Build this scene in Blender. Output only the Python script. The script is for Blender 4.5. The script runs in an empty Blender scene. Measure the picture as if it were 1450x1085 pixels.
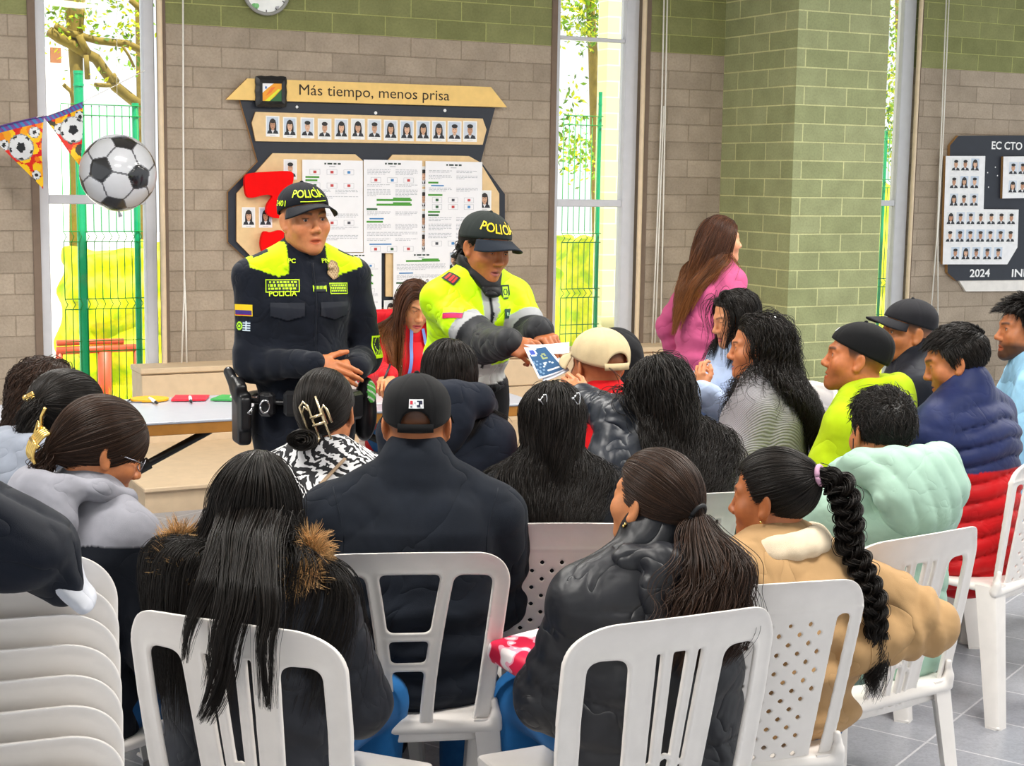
import bpy, math, random
import numpy as np
from mathutils import Vector, Matrix, Euler
RNG = np.random.default_rng(7)
random.seed(7)
SC = bpy.context.scene
COL = SC.collection
pi = math.pi
V = lambda *a: np.array(a, float)

# ---------------------------------------------------------------- camera model
FPX, PITCH, ROLL, CAMZ = 2176.0, 0.13298, -0.014917, 1.77
_cp, _sp, _cr, _sr = math.cos(PITCH), math.sin(PITCH), math.cos(ROLL), math.sin(ROLL)
_f = V(0, _cp, -_sp); _rt = V(1, 0, 0); _dn = V(0, -_sp, -_cp)
CAMR = np.array([_cr*_rt + _sr*_dn, -_sr*_rt + _cr*_dn, _f])
CAMP = V(0, 0, CAMZ)
def ray(x, y):
    d = CAMR.T @ V((x-725)/FPX, (y-542.5)/FPX, 1.0)
    return d
def at(x, y, depth):            # world point seen at photo pixel (x, y), depth metres ahead
    d = ray(x, y); return CAMP + d*(depth/d[1])
def at_z(x, y, z):              # world point seen at pixel (x, y) at height z
    d = ray(x, y); return CAMP + d*((z-CAMZ)/d[2])
def lin(c):
    c = np.asarray(c, float)/255.0
    return np.where(c <= 0.04045, c/12.92, ((c+0.055)/1.055)**2.4)
def rgb(r, g, b):
    return tuple(lin((r, g, b)))

# ---------------------------------------------------------------- materials
MATS = {}
class NT:
    def __init__(s, name):
        s.m = bpy.data.materials.new(name); s.m.use_nodes = True
        s.t = s.m.node_tree; s.t.nodes.clear()
        s.out = s.t.nodes.new('ShaderNodeOutputMaterial')
    def n(s, kind, **kw):
        nd = s.t.nodes.new('ShaderNode'+kind)
        for k, v in kw.items():
            if k in nd.inputs.keys() or (k.replace('_', ' ') in nd.inputs.keys()):
                nd.inputs[k if k in nd.inputs.keys() else k.replace('_', ' ')].default_value = v
            else: setattr(nd, k, v)
        return nd
    def l(s, a, b): s.t.links.new(a, b)
    def mathn(s, op, a, b=None, clamp=False):
        nd = s.n('Math', operation=op, use_clamp=clamp)
        for i, x in enumerate((a, b)):
            if x is None: continue
            if isinstance(x, (int, float)): nd.inputs[i].default_value = x
            else: s.l(x, nd.inputs[i])
        return nd.outputs[0]
    def ramp(s, fac, stops, interp='LINEAR'):
        nd = s.n('ValToRGB'); cr = nd.color_ramp; cr.interpolation = interp
        while len(cr.elements) < len(stops): cr.elements.new(0.5)
        for e, (p, c) in zip(cr.elements, stops):
            e.position = p; e.color = tuple(c[:3])+(1,)
        if fac is not None: s.l(fac, nd.inputs[0])
        return nd.outputs[0]
    def mix(s, fac, a, b, mode='MIX'):
        nd = s.n('Mix', data_type='RGBA', blend_type=mode)
        for i, x in ((0, fac), (6, a), (7, b)):
            if isinstance(x, (int, float)): nd.inputs[i].default_value = x
            elif isinstance(x, (tuple, list)): nd.inputs[i].default_value = tuple(x[:3])+(1,)
            else: s.l(x, nd.inputs[i])
        return nd.outputs[2]

def fabric(name, col=None, rough=0.85, bump=0.25, scale=60, weave=900, sheen=0.04, var=0.12, spec=0.22, attr=False, fold=0.0, foldscale=9):
    """cloth: colour (flat or from the Col attribute) with soft tone variation, fold and weave bump"""
    if name in MATS: return MATS[name]
    if col is not None and max(col) < .075: col = tuple(np.array(col)*.55)     # deep-dyed cloth
    t = NT(name)
    tc = t.n('TexCoord')
    nz = t.n('TexNoise', Scale=scale*0.25, Detail=4.0); t.l(tc.outputs['Object'], nz.inputs['Vector'])
    if attr: base = t.n('Attribute', attribute_name='Col').outputs['Color']
    else: base = None
    v = t.ramp(nz.outputs[0], [(0.3, (1-var,)*3), (0.7, (1+var,)*3)])
    c = t.mix(1.0, base if base is not None else col, v, 'MULTIPLY')
    p = t.n('BsdfPrincipled', Roughness=rough)
    p.inputs['Specular IOR Level'].default_value = spec
    p.inputs['Sheen Weight'].default_value = sheen
    t.l(c, p.inputs['Base Color'])
    n2 = t.n('TexNoise', Scale=float(weave), Detail=2.0); t.l(tc.outputs['Object'], n2.inputs['Vector'])
    b2 = t.n('Bump', Strength=bump, Distance=0.002); t.l(n2.outputs[0], b2.inputs['Height'])
    last = b2
    if fold > 0:
        n3 = t.n('TexNoise', Scale=float(foldscale)*.6, Detail=2.5, Roughness=.45, Distortion=.6); t.l(tc.outputs['Object'], n3.inputs['Vector'])
        hh = t.mathn('POWER', t.mathn('ABSOLUTE', t.mathn('SUBTRACT', n3.outputs[0], .5)), .6)
        b3 = t.n('Bump', Strength=min(1.0, fold*1.7), Distance=0.030); t.l(hh, b3.inputs['Height'])
        t.l(b2.outputs[0], b3.inputs['Normal']); last = b3
    t.l(last.outputs[0], p.inputs['Normal'])
    t.l(p.outputs[0], t.out.inputs[0])
    MATS[name] = t.m; return t.m

def plain(name, col=None, rough=0.5, metal=0.0, spec=0.5, bump=0.0, bscale=200, var=0.06, attr=False, trans=0.0, sub=0.0, coat=0.0):
    if name in MATS: return MATS[name]
    t = NT(name); tc = t.n('TexCoord')
    nz = t.n('TexNoise', Scale=18.0, Detail=5.0); t.l(tc.outputs['Object'], nz.inputs['Vector'])
    base = t.n('Attribute', attribute_name='Col').outputs['Color'] if attr else col
    v = t.ramp(nz.outputs[0], [(0.3, (1-var,)*3), (0.7, (1+var,)*3)])
    c = t.mix(1.0, base, v, 'MULTIPLY')
    p = t.n('BsdfPrincipled', Roughness=rough, Metallic=metal)
    p.inputs['Specular IOR Level'].default_value = spec
    p.inputs['Coat Weight'].default_value = coat
    if sub:
        p.inputs['Subsurface Weight'].default_value = sub
        p.inputs['Subsurface Radius'].default_value = (0.012, 0.004, 0.002)
    t.l(c, p.inputs['Base Color'])
    if bump:
        n2 = t.n('TexNoise', Scale=float(bscale), Detail=4.0); t.l(tc.outputs['Object'], n2.inputs['Vector'])
        b = t.n('Bump', Strength=bump, Distance=0.002); t.l(n2.outputs[0], b.inputs['Height']); t.l(b.outputs[0], p.inputs['Normal'])
    if trans:
        tr = t.n('BsdfTranslucent'); t.l(c, tr.inputs[0])
        mx = t.n('MixShader', Fac=trans); t.l(p.outputs[0], mx.inputs[1]); t.l(tr.outputs[0], mx.inputs[2])
        t.l(mx.outputs[0], t.out.inputs[0])
    else: t.l(p.outputs[0], t.out.inputs[0])
    MATS[name] = t.m; return t.m

def hairmat(name, col, rough=0.42, tip=None):
    if name in MATS: return MATS[name]
    t = NT(name); hi = t.n('HairInfo')
    c = t.ramp(hi.outputs['Random'], [(0, np.array(col)*.55), (.7, np.array(col)*1.1), (1, np.array(col)*2.2)])
    if tip is not None: c = t.mix(t.ramp(hi.outputs['Intercept'], [(.35, (0, 0, 0)), (.95, (1, 1, 1))]), c, t.ramp(hi.outputs['Random'], [(0, np.array(tip)*.5), (1, np.array(tip)*1.5)]))
    p = t.n('BsdfPrincipled', Roughness=rough); t.l(c, p.inputs['Base Color'])
    p.inputs['Specular IOR Level'].default_value = .22
    t.l(p.outputs[0], t.out.inputs[0])
    MATS[name] = t.m; return t.m

# ---------------------------------------------------------------- objects
def link(o, parent=None):
    COL.objects.link(o)
    if parent is not None: o.parent = parent
    return o
def tag(o, label=None, cat=None, group=None, kind=None):
    if label: o['label'] = label
    if cat: o['category'] = cat
    if group: o['group'] = group
    if kind: o['kind'] = kind
    return o
def empty(name, loc=(0, 0, 0), yaw=0.0, label=None, cat=None, group=None, kind=None):
    o = bpy.data.objects.new(name, None); o.empty_display_size = 0.1
    COL.objects.link(o); o.location = tuple(loc); o.rotation_euler = (0, 0, yaw)
    return tag(o, label, cat, group, kind)
def mesh(name, verts, faces, mat=None, parent=None, smooth=True, col=None, uv=None, midx=None, mtx=None):
    """faces: (n,k) array or list of tuples / arrays of mixed size"""
    me = bpy.data.meshes.new(name)
    verts = np.asarray(verts, np.float32).reshape(-1, 3)
    if isinstance(faces, np.ndarray): fl = [faces]
    elif len(faces) and isinstance(faces[0], np.ndarray) and faces[0].ndim == 2: fl = list(faces)
    else: fl = None
    if fl is not None:
        fl = [f for f in fl if len(f)]
        flat = np.concatenate([f.ravel() for f in fl]).astype(np.int32)
        tot = np.concatenate([np.full(len(f), f.shape[1], np.int32) for f in fl])
    else:
        flat = np.array([i for f in faces for i in f], np.int32)
        tot = np.array([len(f) for f in faces], np.int32)
    start = np.concatenate([[0], np.cumsum(tot)[:-1]]).astype(np.int32)
    me.vertices.add(len(verts)); me.vertices.foreach_set('co', verts.ravel())
    me.loops.add(len(flat)); me.loops.foreach_set('vertex_index', flat)
    me.polygons.add(len(tot)); me.polygons.foreach_set('loop_start', start)
    try: me.polygons.foreach_set('loop_total', tot)
    except Exception: pass
    if midx is not None: me.polygons.foreach_set('material_index', np.asarray(midx, np.int32))
    me.update(calc_edges=True)
    me.polygons.foreach_set('use_smooth', np.full(len(tot), bool(smooth)))
    if col is not None:
        col = np.asarray(col, np.float32)
        dom = 'POINT' if len(col) == len(verts) else 'CORNER'
        if dom == 'CORNER' and len(col) == len(tot): col = np.repeat(col, tot, axis=0)
        a = me.color_attributes.new('Col', 'FLOAT_COLOR', dom)
        c4 = np.ones((len(col), 4), np.float32); c4[:, :3] = col[:, :3]
        a.data.foreach_set('color', c4.ravel())
    if uv is not None:
        ul = me.uv_layers.new(name='UV')
        u = np.asarray(uv, np.float32)
        if len(u) == len(verts): u = u[flat]
        ul.data.foreach_set('uv', u.ravel())
    me.validate()
    for m in (mat if isinstance(mat, (list, tuple)) else [mat]):
        if m is not None: me.materials.append(m)
    o = bpy.data.objects.new(name, me)
    link(o, parent)
    if mtx is not None: o.matrix_local = Matrix(np.asarray(mtx).tolist())
    return o

class MB:
    """collects simple solids into one mesh"""
    def __init__(s): s.v = []; s.f = []; s.c = []; s.n = 0
    def add(s, v, f, c=None):
        v = np.asarray(v, float).reshape(-1, 3)
        for q in f: s.f.append(tuple(int(i)+s.n for i in q)); s.c.append(c if c is not None else (1, 1, 1))
        s.v.append(v); s.n += len(v)
    def box(s, lo, hi, c=None, M=None, bev=0.0):
        x0, y0, z0 = lo; x1, y1, z1 = hi
        if bev:
            b = min(bev, (x1-x0)*.49, (y1-y0)*.49, (z1-z0)*.49); vs = []
            L = V(*lo); H = V(*hi)
            idx = {}
            for sx in (0, 1):
                for sy in (0, 1):
                    for sz in (0, 1):
                        for ax in range(3):
                            p = np.where([sx, sy, sz], H, L).astype(float)
                            for a, sg in enumerate((sx, sy, sz)):
                                if a != ax: p[a] += -b if sg else b
                            idx[(sx, sy, sz, ax)] = len(vs); vs.append(p)
            f = []
            for ax in range(3):
                o1, o2 = [a for a in range(3) if a != ax]
                for sg in (0, 1):
                    q = []
                    for u, w in ((0, 0), (1, 0), (1, 1), (0, 1)):
                        k = [0, 0, 0]; k[ax] = sg; k[o1] = u; k[o2] = w; q.append(idx[(*k, ax)])
                    f.append(q)
            for ax in range(3):
                o1, o2 = [a for a in range(3) if a != ax]
                for u in (0, 1):
                    for w in (0, 1):
                        k0 = [0, 0, 0]; k1 = [0, 0, 0]; k0[ax] = 0; k1[ax] = 1
                        for k in (k0, k1): k[o1] = u; k[o2] = w
                        f.append([idx[(*k0, o1)], idx[(*k1, o1)], idx[(*k1, o2)], idx[(*k0, o2)]])
            for sx in (0, 1):
                for sy in (0, 1):
                    for sz in (0, 1): f.append([idx[(sx, sy, sz, a)] for a in range(3)])
            vs = np.array(vs); cen = (L+H)/2
            f2 = []
            for q in f:
                p = vs[q]; n = np.cross(p[1]-p[0], p[2]-p[0])
                f2.append(q if n @ (p.mean(0)-cen) > 0 else q[::-1])
            f = f2
        else:
            vs = np.array([[x0,y0,z0],[x1,y0,z0],[x1,y1,z0],[x0,y1,z0],[x0,y0,z1],[x1,y0,z1],[x1,y1,z1],[x0,y1,z1]], float)
            f = [(0,3,2,1),(4,5,6,7),(0,1,5,4),(1,2,6,5),(2,3,7,6),(3,0,4,7)]
        if M is not None: vs = vs @ np.asarray(M)[:3, :3].T + np.asarray(M)[:3, 3]
        s.add(vs, f, c)
    def tube(s, pts, r, n=8, c=None, caps=True, squash=None):
        pts = np.asarray(pts, float); m = len(pts)
        r = np.broadcast_to(np.asarray(r, float), (m,))
        T = np.gradient(pts, axis=0); T /= np.linalg.norm(T, axis=1, keepdims=True)+1e-12
        up = V(0, 0, 1) if abs(T[0, 2]) < .9 else V(1, 0, 0)
        vs = []; N = np.cross(T[0], up); N /= np.linalg.norm(N)
        for i in range(m):
            N = N - T[i]*(N @ T[i]); N /= np.linalg.norm(N)+1e-12; B = np.cross(T[i], N)
            for k in range(n):
                a = 2*pi*k/n; vs.append(pts[i]+r[i]*(math.cos(a)*N+math.sin(a)*B*(squash or 1)))
        f = [(i*n+k, i*n+(k+1) % n, (i+1)*n+(k+1) % n, (i+1)*n+k) for i in range(m-1) for k in range(n)]
        if caps: f += [tuple(range(n))[::-1], tuple((m-1)*n+k for k in range(n))]
        s.add(vs, f, c)
    def prism(s, poly, y0, y1, c=None, axis=1, M=None):
        """2-D outline (ccw) extruded along an axis; poly gives the two other coordinates in order"""
        n = len(poly); vs = []
        for y in (y0, y1):
            for a, b in poly:
                vs.append((a, y, b) if axis == 1 else ((a, b, y) if axis == 2 else (y, a, b)))
        vs = np.array(vs, float)
        f = [tuple(range(n)), tuple(range(2*n-1, n-1, -1))]+[(i, i+n, (i+1) % n+n, (i+1) % n) for i in range(n)]
        if M is not None: vs = vs @ np.asarray(M)[:3, :3].T + np.asarray(M)[:3, 3]
        s.add(vs, f, c)
    def disc(s, cen, r, nrm=(0, -1, 0), n=24, c=None, ry=None):
        nrm = V(*nrm); nrm /= np.linalg.norm(nrm)
        a = np.cross(nrm, V(0, 0, 1)) if abs(nrm[2]) < .9 else V(1, 0, 0); a /= np.linalg.norm(a); b = np.cross(nrm, a)
        s.add([V(*cen)+r*math.cos(t)*a+(ry or r)*math.sin(t)*b for t in np.linspace(0, 2*pi, n, False)], [tuple(range(n))], c)
    def quad(s, pts, c=None): s.add(pts, [tuple(range(len(pts)))], c)
    def sphere(s, cen, r, nu=16, nv=10, c=None, M=None):
        r = np.broadcast_to(np.asarray(r, float), (3,)); vs = []; f = []
        for j in range(nv+1):
            t = pi*j/nv
            for i in range(nu):
                p = 2*pi*i/nu; vs.append((math.sin(t)*math.cos(p), math.sin(t)*math.sin(p), math.cos(t)))
        vs = np.array(vs)*r
        if M is not None: vs = vs @ np.asarray(M)[:3, :3].T
        vs = vs+np.asarray(cen)
        for j in range(nv):
            for i in range(nu):
                f.append((j*nu+i, (j+1)*nu+i, (j+1)*nu+(i+1) % nu, j*nu+(i+1) % nu))
        s.add(vs, f, c)
    def build(s, name, mat, parent=None, smooth=False, col=False, mtx=None):
        o = mesh(name, np.concatenate(s.v) if s.v else np.zeros((0, 3)), s.f, mat, parent, smooth, np.array([c[:3] for c in s.c], float) if col else None, mtx=mtx)
        return o
def autosmooth(o, deg=35):
    """mark edges sharper than deg as sharp"""
    me = o.data
    import bmesh
    bm = bmesh.new(); bm.from_mesh(me)
    bmesh.ops.recalc_face_normals(bm, faces=bm.faces)
    for e in bm.edges:
        if len(e.link_faces) == 2 and e.calc_face_angle(0) > math.radians(deg): e.smooth = False
    for f in bm.faces: f.smooth = True
    bm.to_mesh(me); bm.free()
    return o
def uvbox(o):
    """metric box-projected UVs from object coordinates"""
    me = o.data; ul = me.uv_layers.new(name='UV')
    for p in me.polygons:
        n = p.normal; a = max(range(3), key=lambda i: abs(n[i]))
        for li in p.loop_indices:
            c = me.vertices[me.loops[li].vertex_index].co
            ul.data[li].uv = (c.x, c.z) if a == 1 else ((c.y, c.z) if a == 0 else (c.x, c.y))

# ---------------------------------------------------------------- signed distance modelling
def unit(v):
    v = np.asarray(v, float); return v/(np.linalg.norm(v)+1e-12)
def rotm(ax, ang):
    return np.array(Matrix.Rotation(ang, 3, ax) if isinstance(ax, str) else Matrix.Rotation(ang, 3, Vector(ax)))
def xf(R=None, t=(0, 0, 0), s=1.0):
    M = np.eye(4); M[:3, :3] = (np.eye(3) if R is None else np.asarray(R))*s; M[:3, 3] = t; return M
def ap(M, p):
    p = np.asarray(p, float); return p @ M[:3, :3].T + M[:3, 3]
class SDF:
    def __init__(s): s.ops = []; s.M = None; s.S = 1.0
    def at(s, M):
        s.M = M; s.S = 1.0 if M is None else float(np.linalg.norm(M[:3, 0])); return s
    def _p(s, p): return V(*p) if s.M is None else ap(s.M, V(*p))
    def _d(s, d): return V(*d) if s.M is None else unit(s.M[:3, :3] @ V(*d))
    def cone(s, a, b, ra, rb=None, k=.02, op='u', wob=None):
        a, b = s._p(a), s._p(b); ra *= s.S; rb = ra if rb is None else rb*s.S; k *= s.S
        ba = b-a; L2 = ba @ ba+1e-12
        def fn(P):
            pa = P-a; h = np.clip(pa @ ba/L2, 0, 1)
            q = pa-h[..., None]*ba
            d = np.sqrt((q*q).sum(-1))-(ra+(rb-ra)*h)
            if wob: d = d - wob(P, h, q)
            return d
        m = max(ra, rb)+(0.02 if wob else 0)
        s.ops.append((op, fn, np.minimum(a, b)-m, np.maximum(a, b)+m, k)); return s
    def sph(s, c, r, k=.02, op='u'): return s.ell(c, (r, r, r), k, None, op)
    def ell(s, c, r, k=.02, R=None, op='u', wob=None):
        c = s._p(c); r = np.asarray(r, float)*s.S; k *= s.S
        W = np.eye(3) if s.M is None else s.M[:3, :3]/s.S
        if R is not None: W = W @ np.asarray(R)
        mr = r.min()
        def fn(P):
            q = ((P-c) @ W)/r
            l = np.sqrt((q*q).sum(-1))+1e-9
            l2 = np.sqrt(((q/r)**2).sum(-1))+1e-9
            d = l*(l-1.0)/l2
            if wob: d = d-wob(P)
            return d
        m = r.max()
        s.ops.append((op, fn, c-m, c+m, k)); return s
    def econe(s, a, b, side, r0, r1, k=.02, op='u', wob=None):
        """elliptic tapered segment: r=(half width along side, half depth)"""
        a, b = s._p(a), s._p(b); sd = s._d(side); k *= s.S
        ax = b-a; L = np.linalg.norm(ax); ax = ax/L
        sd = unit(sd-ax*(sd @ ax)); dp = np.cross(ax, sd)
        r0 = np.asarray(r0, float)*s.S; r1 = np.asarray(r1, float)*s.S
        def fn(P):
            pa = P-a; h = pa @ ax; hc = np.clip(h/L, 0, 1)
            ru = r0[0]+(r1[0]-r0[0])*hc; rv = r0[1]+(r1[1]-r0[1])*hc
            mr = np.minimum(ru, rv); e = (h-hc*L)/mr
            l = np.sqrt((pa @ sd/ru)**2+(pa @ dp/rv)**2+e*e)
            d = (l-1)*mr
            if wob: d = d-wob(P, hc)
            return d
        m = max(r0.max(), r1.max())+(.02 if wob else 0)
        s.ops.append((op, fn, np.minimum(a, b)-m, np.maximum(a, b)+m, k)); return s
    def box(s, c, h, r=.01, k=.01, R=None, op='u'):
        c = s._p(c); h = np.asarray(h, float)*s.S-r*s.S; r = r*s.S; k *= s.S
        W = np.eye(3) if s.M is None else s.M[:3, :3]/s.S
        if R is not None: W = W @ np.asarray(R)
        def fn(P):
            q = np.abs((P-c) @ W)-h
            return np.sqrt((np.maximum(q, 0)**2).sum(-1))+np.minimum(q.max(-1), 0)-r
        m = np.linalg.norm(h)+r
        s.ops.append((op, fn, c-m, c+m, k)); return s
    def fn(s, f, lo, hi, k=.01, op='u'):
        s.ops.append((op, f, V(*lo), V(*hi), k)); return s
    def eval(s, P):
        F = np.full(P.shape[:-1], 1.0)
        for op, fn, lo, hi, k in s.ops: F = comb(op, F, fn(P), k)
        return F
    def grad(s, P, e=.002):
        g = np.zeros_like(P)
        for kx in ((1, 1, 1), (1, -1, -1), (-1, 1, -1), (-1, -1, 1)):
            kv = V(*kx); g += kv*s.eval(P+kv*e)[..., None]
        return g/(np.linalg.norm(g, axis=-1, keepdims=True)+1e-12)
    def mesh(s, res=.008, smooth=1, lo=None, hi=None, disp=None):
        U = [o for o in s.ops if o[0] == 'u']
        L = np.min([o[2] for o in U], 0) if lo is None else V(*lo); H = np.max([o[3] for o in U], 0) if hi is None else V(*hi)
        L = L-3*res; H = H+3*res
        n = np.ceil((H-L)/res).astype(int)+1
        xs = [L[i]+res*np.arange(n[i]) for i in range(3)]
        F = np.full(tuple(n), 1.0, np.float32)
        for op, fn, lo_, hi_, k in s.ops:
            i0 = np.clip(np.floor((lo_-k-2.5*res-L)/res).astype(int), 0, n); i1 = np.clip(np.ceil((hi_+k+2.5*res-L)/res).astype(int)+1, 0, n)
            if (i1 <= i0).any(): continue
            sl = tuple(slice(a, b) for a, b in zip(i0, i1))
            P = np.stack(np.meshgrid(xs[0][sl[0]], xs[1][sl[1]], xs[2][sl[2]], indexing='ij'), -1)
            F[sl] = comb(op, F[sl], fn(P), k)
            if disp is not None and op == 'disp': pass
        if disp is not None:
            band = np.abs(F) < .04
            I = np.argwhere(band); P = L+I*res
            F[band] -= disp(P)
        F[0], F[-1], F[:, 0], F[:, -1], F[:, :, 0], F[:, :, -1] = 1, 1, 1, 1, 1, 1
        Vv, Q = surfnet(F, L, res)
        if smooth: Vv = lap(Vv, Q, smooth)
        return Vv, Q
def comb(op, F, d, k):
    if op == 'u':
        if k <= 0: return np.minimum(F, d)
        h = np.maximum(k-np.abs(F-d), 0)/k; return np.minimum(F, d)-h*h*k*.25
    if op == 's':
        d = -d
    if k <= 0: return np.maximum(F, d)
    h = np.maximum(k-np.abs(F-d), 0)/k; return np.maximum(F, d)+h*h*k*.25
def surfnet(F, L, res):
    ins = F < 0
    cnt = np.zeros(tuple(np.array(F.shape)-1), np.int8)
    cs = [(a, b, c) for a in (0, 1) for b in (0, 1) for c in (0, 1)]
    for a, b, c in cs:
        cnt += ins[a:ins.shape[0]-1+a, b:ins.shape[1]-1+b, c:ins.shape[2]-1+c]
    act = (cnt > 0) & (cnt < 8)
    I, J, K = np.nonzero(act); m = len(I)
    idx = np.full(act.shape, -1, np.int64); idx[I, J, K] = np.arange(m)
    vals = {c: F[I+c[0], J+c[1], K+c[2]] for c in cs}
    pos = np.zeros((m, 3)); num = np.zeros(m)
    for a in cs:
        for ax in range(3):
            if a[ax]: continue
            b = list(a); b[ax] = 1; b = tuple(b)
            va, vb = vals[a], vals[b]; cr = (va < 0) != (vb < 0)
            t = np.where(cr, va/np.where(va == vb, 1, va-vb), 0)
            p = np.tile(V(*a), (m, 1)); p[:, ax] = t
            pos += p*cr[:, None]; num += cr
    pos = pos/np.maximum(num, 1)[:, None]+np.stack([I, J, K], 1)
    Vv = L+res*pos
    Q = []
    for ax in range(3):
        b, c = (ax+1) % 3, (ax+2) % 3
        s0 = [slice(None)]*3; s1 = [slice(None)]*3
        s0[ax] = slice(0, -1); s1[ax] = slice(1, None)
        for q in (b, c): s0[q] = slice(1, -1); s1[q] = slice(1, -1)
        i0 = ins[tuple(s0)]; ch = i0 != ins[tuple(s1)]
        N = np.argwhere(ch); flip = ~i0[ch]
        N[:, b] += 1; N[:, c] += 1
        def cell(db, dc):
            k = N.copy(); k[:, b] += db; k[:, c] += dc; return idx[k[:, 0], k[:, 1], k[:, 2]]
        q = np.stack([cell(-1, -1), cell(0, -1), cell(0, 0), cell(-1, 0)], 1)
        q[flip] = q[flip][:, ::-1]; Q.append(q)
    return Vv, np.concatenate(Q)
def lap(Vv, Q, it=1, w=.5):
    e = np.concatenate([Q[:, [0, 1]], Q[:, [1, 2]], Q[:, [2, 3]], Q[:, [3, 0]]])
    n = len(Vv); deg = np.bincount(e[:, 0], minlength=n)+np.bincount(e[:, 1], minlength=n)
    for _ in range(it):
        A = np.zeros_like(Vv)
        for k in range(3):
            A[:, k] = np.bincount(e[:, 0], Vv[e[:, 1], k], n)+np.bincount(e[:, 1], Vv[e[:, 0], k], n)
        Vv = Vv+w*(A/np.maximum(deg, 1)[:, None]-Vv)
    return Vv
_ND = [(unit(RNG.normal(size=3)), RNG.uniform(0, 6.28), RNG.uniform(.7, 1.5)) for _ in range(9)]
def noise(P, f, seed=0.0):
    r = np.zeros(P.shape[:-1])
    for i, (d, ph, q) in enumerate(_ND):
        r += np.sin(P @ (d*f*q)+ph+seed*(i+1.7))
    return r/4.0
def crease(P, f, seed=0.0):
    '''sharp-bottomed folds: valleys where a smooth field crosses zero'''
    n = noise(P*V(1, 1, .75), f, seed+3); return .45-np.minimum(np.abs(n)*1.5, 1)**.6
def joinm(parts):
    """join [(V,Q),...] with equal face width"""
    vs, qs, n = [], [], 0
    for v, q in parts: vs.append(v); qs.append(q+n); n += len(v)
    return np.concatenate(vs), np.concatenate(qs)
def trace(S, P, D, maxd=.3, off=.002):
    """move points along D until they meet the surface, then back off"""
    P = np.array(P, float); D = np.broadcast_to(unit(D), P.shape); t = np.zeros(len(P))
    for _ in range(60):
        d = S.eval(P+D*t[:, None]); t = np.minimum(t+d*.7, maxd)
    return P+D*(t-off)[:, None]
_TX = {}
def text2d(body, size=1.0, align='CENTER', bold=0.0):
    """flat text as (V2 (n,2), faces): triangulated outline of the built-in font"""
    key = (body, bold)
    if key not in _TX:
        cu = bpy.data.curves.new('lettering', 'FONT'); cu.body = body; cu.size = 1.0; cu.align_x = 'CENTER'; cu.align_y = 'CENTER'
        cu.offset = bold; cu.resolution_u = 3
        o = bpy.data.objects.new('lettering', cu); COL.objects.link(o)
        dg = bpy.context.evaluated_depsgraph_get(); dg.update()
        me = bpy.data.meshes.new_from_object(o.evaluated_get(dg))
        v = np.array([x.co[:2] for x in me.vertices]).reshape(-1, 2); f = [tuple(p.vertices) for p in me.polygons]
        bpy.data.objects.remove(o); bpy.data.curves.remove(cu); bpy.data.meshes.remove(me)
        _TX[key] = (v, f)
    v, f = _TX[key]
    return v*size, f
# ---------------------------------------------------------------- heads, hands, hair, caps
SKIN = {}
def head_ops(S, M, fem=False, face=True, mouth=0.0, ear=True, nose=1.0, jaw=1.0, eo=1.0):
    """head in head space: origin between the ears at eye level, +Y the face, +Z up, +X the person's right"""
    S.at(M)
    S.ell((0, -.012, .030), (.075, .098, .086), k=.0)
    S.ell((0, .028, -.040), (.059*jaw, .062, .080), k=.03)
    for sx in (-1, 1):
        S.cone((sx*.047*jaw, .004, -.060), (sx*.014, .072, -.100), .022 if not fem else .019, .017, k=.03)
        S.sph((sx*.041, .058, -.030), .026, k=.03)
    S.sph((0, .080, -.103), .016 if not fem else .013, k=.02)
    if face:
        for sx in (-1, 1):
            S.cone((sx*.010, .089, .021), (sx*.042, .070, .021), .0095 if not fem else .007, .008, k=.018)
            S.ell((sx*.032, .102, .001), (.019, .017, .0115), k=.014, op='s')
            S.ell((sx*.032, .0745, 0), (.0165, .0155, .0150), k=.006)
        S.ell((0, .066, -.066), (.034, .026, .030), k=.02)
        S.cone((0, .088, .010), (0, .105+.003*nose, -.032), .0070, .0090*nose, k=.014)
        S.sph((0, .105+.003*nose, -.035), .0098*nose, k=.010)
        for sx in (-1, 1):
            S.sph((sx*.0125*nose, .099, -.039), .0085*nose, k=.008)
            S.cone((sx*.025, .078, -.0730), (sx*.004, .0925, -.0672), .0042, .0058, k=.006)
            S.cone((sx*.022, .078, -.0790), (0, .0915, -.0815-mouth*.5), .0042, .0070, k=.006)
        S.ell((0, .099, -.0742-mouth*.25), (.025, .012, .0022+mouth*.5), k=.003, op='s')
        for sx in (-1, 1):
            S.ell((sx*.032, .092, -.0005-.004*(1-eo)), (.0125, .0105, .0046*eo), k=.003*eo, op='s')
    if ear:
        for sx in (-1, 1):
            R = rotm('Z', sx*.42) @ rotm('X', .18)
            S.ell((sx*.0775, -.006, -.010), (.0075, .0190, .0310), k=.008, R=R)
            S.ell((sx*.0880, -.002, -.006), (.0075, .0115, .0195), k=.005, R=R, op='s')
            S.sph((sx*.0755, .004, -.036), .0085, k=.01)
    S.at(None)
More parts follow.
